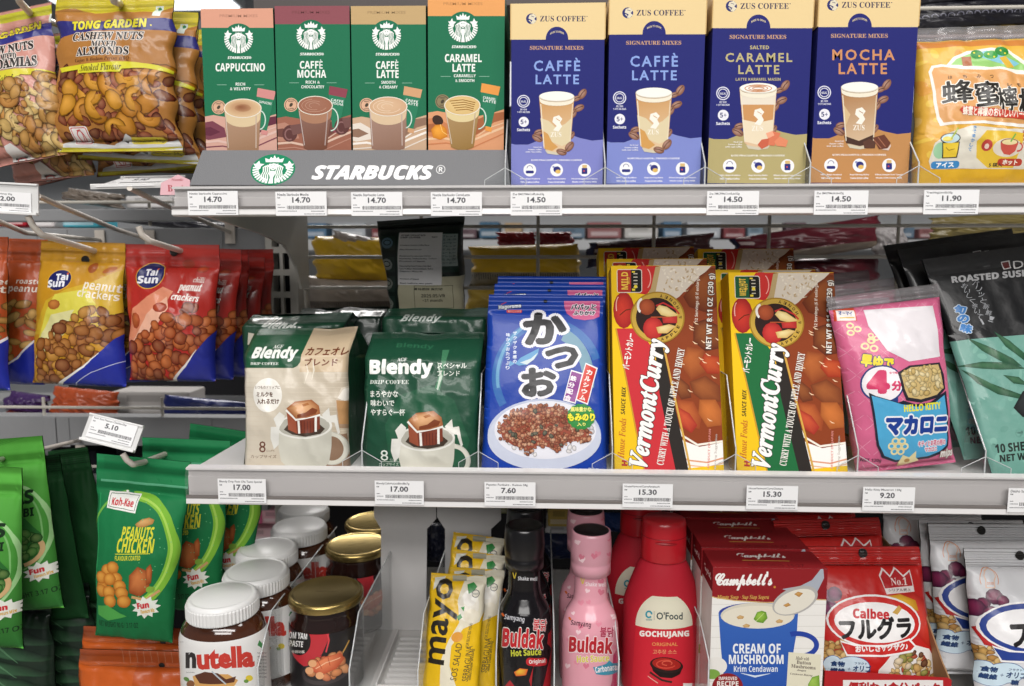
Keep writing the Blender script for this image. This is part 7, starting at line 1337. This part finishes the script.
for q, lb in (([(586, 236), (712, 240), (716, 264), (586, 262)], 'dark maroon bag behind the mild curry boxes'), ([(596, 262), (720, 262), (720, 290), (596, 290)], 'dark maroon bag lying under the other maroon one'), ([(730, 236), (880, 218), (884, 254), (734, 262)], 'burgundy bag lying behind the medium hot curry boxes'), ([(740, 258), (880, 258), (880, 300), (740, 300)], 'dark burgundy bag lowest behind the macaroni bags')):
    A = Art(); x0 = q[0][0]
    if q[0][1] < 250 and x0 > 700: A.poly([(775, 262), (780, 252), (840, 244), (884, 240), (884, 262)], '#8C7E70')
    A.rect(x0, 200, x0+8, 300, '#26284E'); 
    for k in range(5): A.rect(x0+9, q[0][1]-8+k*7, x0+22, q[0][1]-4.5+k*7, '#C9B6B4', same=k > 0)
    A.rect(x0+22, 200, x0+23, 300, '#7A1E2A') if 0 else None
    bagx('snack_bag', lb, q, .965+(.02 if q[0][1] > 250 else 0), '#5E1A26' if x0 > 700 else '#4A1E20', 'maroon bags behind the wire panel', 210+int(x0) % 50, A, .022)
bagx('snack_bag', 'clear bag end with dark lettering behind the macaroni bags', [(874, 226), (905, 226), (906, 256), (872, 254)], .96, '#A9A4A4', None, 221, None, .014)
bagx('snack_bag', 'green and tan bag high behind the seaweed packs', [(930, 214), (1060, 214), (1060, 236), (930, 236)], .98, '#6E6238', None, 222, None, .012)
# beyond top shelf, right: dark lace-edged bags
for i, (q, lb) in enumerate((([(905, 2), (1050, -2), (1050, 26), (905, 30)], 'dark bag with pale scalloped edge above the honey drink bag'), ([(905, -24), (1050, -28), (1050, 0), (905, 4)], 'dark bag with scalloped edge at the upper right corner'))):
    A = Art()
    for k in range(18): A.ring(914+k*8.5, q[0][1]+17-k*.5, 3.4, 3.2, .7, '#8A8A9A', a0=180, a1=360, n=12, same=k > 0)
    bagx('snack_bag', lb, q, .965, '#1B1A22', 'dark bags above the honey drink bag', 230+i, A, .014)
bagx('snack_bag', 'yellow and red striped bag end behind the honey drink bag', [(930, 22), (1050, 22), (1050, 48), (930, 48)], .975, '#6E5A20', None, 233, None, .014)
def goods(name, label, x0, x1, y0, y1, Y, D, col, gl, cat='packet', art=None):
    P = pw((x0+x1)/2, y1, Y); w = pw(x1, y1, Y).x-pw(x0, y1, Y).x; h = pw(x0, y0, Y).z-pw(x0, y1, Y).z; mb = MB(); mb.box(-w/2, w/2, 0, D, 0, h, col, M_card)
    A = Art(); c2 = mixc(col, '#FFFFFF', .35); A.rect(.1, .15, .9, .4, c2); A.rect(.2, .55, .7, .85, mixc(col, '#000000', .3))
    s = Surf(lambda u, v: ((u-.5)*w, u*0, v*h)); s.lay(mb, art or A, lambda V: V, M_card); o = mb.obj(name, None, label, cat, gl, loc=P, bevel=.002); return o
# left bay: goods seen between the hook bars
for a in (('packet', 'purple packet behind the golden cracker bag', 5, 50, 392, 412, .96, '#3E2458'), ('packet', 'orange and silver packet between the golden and red cracker bags', 50, 120, 388, 416, .965, '#B5502A'), ('packet', 'dark red packet just above the deep hook bar at the left edge', 4, 38, 411, 420, .95, '#6E2218'), ('packet', 'white and red packet behind the red cracker bag', 112, 190, 392, 414, .99, '#BDB8B4'), ('packet', 'blue packet behind the red cracker bag, near the shelf end', 160, 262, 398, 420, .96, '#1E2C70'),
          ('packet', 'black plastic tub behind the left bay wires, upper one', 52, 98, 450, 480, .99, '#22242C'), ('packet', 'black plastic tub behind the left bay wires, lower one', 58, 100, 478, 500, .985, '#1B1C22'), ('packet', 'small black box with pale lettering left of the green chicken pouch', 83, 100, 510, 525, .99, '#201E22'), ('packet', 'white packet below the thin hook bar', 72, 100, 526, 538, 1.0, '#C9C5C2'), ('packet', 'dark red packet low between the green pouches', 78, 104, 540, 566, .98, '#7A1C22'),
          ('packet', 'second dark red packet low between the green pouches', 80, 104, 568, 590, .985, '#6A1A20'), ('packet', 'blue packet low between the green pouches', 78, 110, 594, 640, .97, '#1E4C8E'), ('packet', 'pink packet behind the spread jars', 238, 262, 510, 524, 1.02, '#D86A94'), ('packet', 'pale pink packet beside it behind the spread jars', 262, 282, 510, 524, 1.02, '#D9A9B4'), ('packet', 'pale pink packet below the others behind the spread jars', 238, 275, 528, 542, 1.02, '#DDB9C0'),
          ('packet', 'red packet high at the left edge under the ticket holder', -6, 26, 214, 226, 1.0, '#A82230'), ('packet', 'white packet between the hook bars', 30, 54, 213, 227, 1.0, '#CFC9C9'), ('packet', 'turquoise and white packet between the hook bars', 54, 98, 214, 227, 1.02, '#4FB0C4'), ('packet', 'dark crumpled packet between the hook bars', 100, 240, 216, 228, 1.0, '#23232C'),
          ('packet', 'silver brown packet just above the hook bar', 62, 125, 190, 205, 1.0, '#6E645A'), ('packet', 'white packet above the hook bar beside the silver one', 126, 172, 196, 208, 1.02, '#D2CFCE'), ('packet', 'yellow and cream packet behind the pink sauce bottle', 548, 572, 508, 527, .86, '#D9BE6A'), ('packet', 'navy packet behind the sauce bottles', 505, 575, 532, 556, .86, '#1E2A4C'), ('packet', 'white packet behind the sauce bottles', 545, 572, 526, 534, .87, '#D5D6D8'), ('packet', 'dark blue packet behind the grey boards', 425, 448, 522, 560, .84, '#1B2036'), ('packet', 'yellow-green packet edge right of the grey boards', 499, 512, 503, 514, .84, '#A9B07A'), ('packet', 'blue and yellow packet left of the red gochujang bottle', 600, 640, 512, 530, .87, '#2C4C8C')):
    if a[1].split()[0] in ('purple', 'orange', 'blue', 'silver', 'dark', 'navy') and a[5]-a[4] > 8:
        x0, x1, y0, y1 = a[2:6]; k_ = len(a[1]); bagx('snack_bag', a[1].replace('packet', 'bag', 1), [(x0+4, y0-1), (x1-2, y0+3), (x1, y1+1), (x0, y1)], a[6], a[7], None, 300+k_, None, .02)
    else: goods(a[0], a[1], *a[2:6], a[6], .05, a[7], None)
# goods on the far shelves across the next aisle
far = [('far_shelf_packet', x) for x in range(0)]
cols = ['#5E7E9A', '#B9BEC4', '#8A4A4E', '#7E92A0', '#C6C0B8', '#6E5A60', '#4E6E86', '#B9A080', '#B0B4B8', '#6A7E90', '#9A6A6A', '#C8C6C2']
rr = random.Random(5); k = 0; x = 300
while x < 1010:
    w = rr.uniform(14, 34); h = rr.uniform(9, 17); goods('food_packet', 'distant %s food packet on the far shelf seen through the wire panel' % ('pale' if k % 2 else 'coloured'), x, x+w, 238-h, 238, 2.2, .15, cols[k % 12], 'distant packets on the far shelf', 'packet'); x += w+rr.uniform(2, 7); k += 1
for i, (x0, x1) in enumerate(((497, 536), (536, 573))): bagx('snack_bag', ('left' if i == 0 else 'right')+' one of the small glossy red bags on top of the yellow bags', [(x0, 232), (x1, 232), (x1, 246), (x0, 246)], 1.02, '#A8242A', None, 240+i, None, .012)
def slab(name, x0, x1, y0, y1, z0, z1, m, label, cat):
    mb = MB(); mb.box(x0, x1, y0, y1, z0, z1, '#fff', m); return mb.obj(name, None, label, cat, bevel=.003, loc=None)
M_far = mat('far_shelf_paint', col='#B9BBBD', rough=.5, vary=.05, bscale=20)
t = thing('far_shelving', 'pale grey shelving unit across the next aisle', 'shelving unit', (.1, 2.2, 0)); 
for z in (.1, .55, .95, CAMZ+.075, CAMZ+.4):
    mb = MB(); mb.box(-2.2, 2.2, -.02, .5, z-.03, z-.001, '#fff', M_far); mb.obj('shelf_board', t)
mb = MB(); mb.box(-2.2, 2.2, .5, .52, 0, 2.1, '#fff', M_far); mb.obj('back_panel', t)
# gondola base decks and back goods shelf on the far side
t = thing('rear_goods_shelf', 'grey shelves on the far side of the gondola carrying the lying bags', 'shelf', (.1, .94, 0)); 
for z, x0 in ((pw(512, 330, .98).z, -.25), (CAMZ-.30, -.9), (.62, -.9), (pw(140, 421, .96).z-.003, -.9), (CAMZ+.20, -.3)):
    mb = MB(); mb.box(x0, .95, 0, .24, z-.012, z, '#fff', M_beam); mb.obj('shelf_board', t)
mb = MB(); mb.box(-.9, .95, .235, .24, .05, CAMZ-.125, '#fff', M_dark); mb.obj('centre_panel', t)
# honey lemon drink bag, right end of the top shelf
A = Art(); A.grad([(900, 25), (1100, 25), (1100, 190), (900, 190)], '#DDB040', '#D9A23C', (0, 1), 5); A.poly([(905, 38), (1060, 36), (1060, 44), (905, 45)], '#C9803A'); r = random.Random(3)
for k in range(26): x, y = r.uniform(905, 960), r.uniform(50, 175); A.ell(x, y, r.uniform(3, 9), r.uniform(2, 5), r.choice(('#E6C04E', '#D99A3C', '#E2B862')), rot=r.uniform(0, 180), n=9)
A.poly([(945, 64), (952, 56), (966, 50), (990, 47), (1008, 49), (1020, 60), (1040, 70), (1040, 80), (1000, 72), (960, 70)], '#EFE9DC'); A.poly([(949, 64), (955, 58), (968, 53), (990, 50), (1006, 52), (1018, 63), (1030, 72), (990, 68)], '#8FC46A'); A.poly([(970, 54), (985, 50), (1000, 55), (1016, 64), (1008, 68), (990, 62)], '#7FC0D0'); A.ell(975, 54, 6, 5, '#2F8A3C'); A.ell(988, 55, 7, 4.5, '#3A9A44'); A.ell(1000, 51, 7, 5, '#2F8A3C')
for x, y in ((973, 52), (977, 56), (986, 54), (991, 57), (999, 50), (1003, 53)): A.ell(x, y, 1, None, '#E3D83C', n=8)
A.rect(960, 56, 969, 66, '#A8643A'); A.poly([(996, 58), (1003, 56), (1010, 68), (1002, 69)], '#D9B03A')
A.poly([(928, 70), (931, 64), (940, 63), (960, 67), (980, 68), (995, 67), (1012, 72), (1060, 76), (1060, 128), (1010, 128), (975, 124), (936, 125), (933, 118), (930, 90)], '#F0EAE0'); A.poly([(930.5, 71), (933, 66.4), (941, 65.6), (960, 69.6), (980, 70.6), (995, 69.6), (1011, 74.6), (1060, 79), (1060, 124.6), (1010, 124.6), (975, 121.4), (939, 122), (935.6, 116), (932.6, 90)], '#DCA264')
for ch, b in (('蜂', (937.5, 968, 80.5, 104)), ('蜜', (969, 994, 82, 108)), ('檸', (990.5, 1010, 88, 113)), ('檬', (1011, 1040, 89, 118))): A.T(ch, *b, '#26231F', '', .022, ol=('#F3EFE6', .9), ang=-3)
for i, ch in enumerate('はちみつ'): A.T(ch, 944+i*13.5, 948+i*13.5, 75.6, 79, '#4A3420', '', .02)
for i, ch in enumerate('レモン'): A.T(ch, 1001+i*9, 1005+i*9, 84.6, 88, '#4A3420', '', .02)
A.poly([(953, 110), (957, 106.5), (975, 108), (1010, 113), (1060, 117), (1060, 122), (1010, 120), (975, 117), (956, 114)], '#C8402E'); A.T('蜂蜜と檸檬のおいしいハーモニー', 956, 1030, 109, 118.4, '#F2E6D6', '', .03, ang=4)
A.poly([(928, 160), (932, 142), (946, 132), (965, 126), (985, 128), (1000, 130), (1060, 128), (1060, 170), (930, 168)], '#DAD5C6'); A.ell(937, 150, 6, 8, '#9CC9A0'); A.poly([(970, 142), (980, 131), (1000, 132), (1018, 134), (1010, 168), (984, 168), (972, 158)], '#DDB93A'); A.ell(980.5, 146, 5.4, 5.6, '#B5403A'); A.ell(980.5, 147, 2.4, 2.6, '#E3C8B8')
A.ell(945.5, 138.5, 9, 5.4, '#3A342C'); A.poly([(938, 142), (954, 142), (953.4, 157.6), (940, 157.6)], '#3A342C'); A.ell(945.5, 138.5, 8, 4.6, '#BCD6DC'); A.poly([(939, 143), (953, 143), (952.4, 156.6), (941, 156.6)], '#E9C83A'); A.ell(943, 139, 4.6, 2.4, '#E3CE5A'); A.line([(946, 139), (952, 128)], 1.6, '#A9B84A'); A.line([(942, 147), (945, 150), (950, 149)], .6, '#8A6A2C')
A.rect(930, 160.5, 956, 168, '#3A84BE', r=3); A.T('アイス', 934.5, 951.5, 161.6, 166.8, '#EFF2F4', '', .05, ang=-1); A.ell(1001, 148.5, 14.5, 9, '#DCD2C2'); A.ell(1002, 143.5, 9, 3.6, '#7A3A30'); A.poly([(993, 144), (1011, 144), (1009, 152), (1004, 155.6), (998, 154.6), (994.4, 150)], '#C9564A'); A.ring(1012, 148, 4.4, 4.4, 1.5, '#C9564A', a0=-90, a1=110); A.ell(1002, 143.3, 7.8, 2.6, '#E6D6A0'); A.line([(1003, 143), (1008, 135)], 1.5, '#6FA84A'); A.rect(993, 159, 1018, 166, '#B5402E', r=3); A.T('ホット', 998, 1013.5, 160, 165, '#F3EBDC', '', .05)
for i, ch in enumerate('水で溶かして'): A.T(ch, 966.5-i*.7, 970-i*.7, 126+i*4.4, 129.6+i*4.4, '#3A84BE', '', .03)
for i, ch in enumerate('温めます'): A.T(ch, 1016, 1019, 131+i*4, 134+i*4, '#B5403A', '', .03)
A.T('5 袋入', 985, 998, 163, 167, '#3A342C', '', .03); A.rect(905, 169, 1060, 190, '#DDAE2C')
Q = [(913, 28), (1060, 24), (1066, 190), (911, 193)]
hb = pouch('drink_bag', 'yellow honey lemon drink bag with clear crumpled top at the top shelf right end', 'food bag', Q, D0+.028, D0+.04, A, .018, '#DDAC40', '#C9A45A', vs=(.02, .925), n=(26, 36), seed=151, k=dict(pinch=.02, side=.4, wr=.0026, low=.3, edge=.002), seal=M_crimp, pri=.9)
for c_ in hb.children:
    if c_.name.startswith('top_seal'): c_.data.materials.clear(); c_.data.materials.append(clearseal)
for o_ in [o for o in bpy.data.objects if o.get('category') == 'food bag' and 'macaroni' in o['label']]:
    for c_ in o_.children:
        if c_.name.startswith('top_seal') and c_.data.materials[0] is not clearseal: c_.data.materials.clear(); c_.data.materials.append(clearseal)
# shop floor and ceiling
mb = MB(); mb.box(-4, 4, -3.5, 5, -.02, 0, '#fff', mat('floor_tile', col='#B9B4AC', rough=.3, vary=.05, bscale=6)); mb.obj('floor', None, kind='structure')
mb = MB(); mb.box(-4, 4, -3.5, 5, 3.0, 3.02, '#fff', mat('ceiling_panel', col='#8E8F92', rough=.8, vary=.04, bscale=5)); mb.obj('ceiling', None, kind='structure')
# soffit board over the coffee boxes (underside of the next shelf)
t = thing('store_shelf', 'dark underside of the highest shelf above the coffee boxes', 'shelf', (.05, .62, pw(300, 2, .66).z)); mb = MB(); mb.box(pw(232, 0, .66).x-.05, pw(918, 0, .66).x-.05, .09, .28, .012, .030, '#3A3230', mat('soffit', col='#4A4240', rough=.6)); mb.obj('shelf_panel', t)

# ceiling lamp of the next aisle, seen past the nut bags
a_, b_ = pz(60, 6, 2.93), pz(236, 6, 2.93); mb = MB(); M_lamp = bpy.data.materials.new('lamp_diffuser'); M_lamp.use_nodes = True; nb = M_lamp.node_tree.nodes['Principled BSDF']; nb.inputs['Emission Color'].default_value = (.92, .96, 1, 1); nb.inputs['Emission Strength'].default_value = 2.2
t = thing('ceiling_lamp', 'long white ceiling lamp glimpsed above the nut bags left of the coffee boxes', 'lamp', ((a_.x+b_.x)/2, a_.y, 2.93)); hw_ = (b_.x-a_.x)/2
mb.box(-hw_, hw_, -.10, .10, 0, .01, '#fff', M_lamp); mb.obj('diffuser', t); mb = MB(); mb.box(-hw_-.02, hw_+.02, -.13, .13, .01, .07, '#fff', M_far); mb.obj('lamp_housing', t)
# light
def area(name, loc, size, power, target, col=(1, .97, .94)):
    l = bpy.data.lights.new(name, 'AREA'); l.shape = 'RECTANGLE'; l.size, l.size_y = size; l.energy = power; l.color = col
    o = bpy.data.objects.new(name, l); COL.objects.link(o); o.location = loc
    o.rotation_euler = (Vector(target)-Vector(loc)).to_track_quat('-Z', 'Y').to_euler(); return o
area('ceiling_and_fill_light', (.0, -.25, 2.75), (2.6, .35), 26, (.05, .45, 1.2))
area('ceiling_and_fill_light', (.0, -1.9, 2.75), (2.6, .4), 40, (.05, .5, 1.2))
area('ceiling_and_fill_light', (.0, -3.3, 2.7), (2.6, .5), 48, (.05, .6, 1.1))  # added unseen light, low behind the camera, to fill the deep shelves
area('ceiling_and_fill_light', (0, 2.6, 2.7), (3, .5), 80, (0, 2.3, 1.2))
w = bpy.data.worlds.new('shop_air'); sc.world = w; w.use_nodes = True
w.node_tree.nodes['Background'].inputs[0].default_value = (.93, .95, 1, 1); w.node_tree.nodes['Background'].inputs[1].default_value = .16
sc.view_settings.view_transform = 'Standard'; sc.view_settings.look = 'None'; sc.view_settings.gamma = 1; sc.view_settings.exposure = -.16; sc.view_settings.use_curve_mapping = False
try:
    sc.cycles.transparent_max_bounces = 16; sc.cycles.max_bounces = 6; sc.cycles.use_denoising = True
except Exception: pass
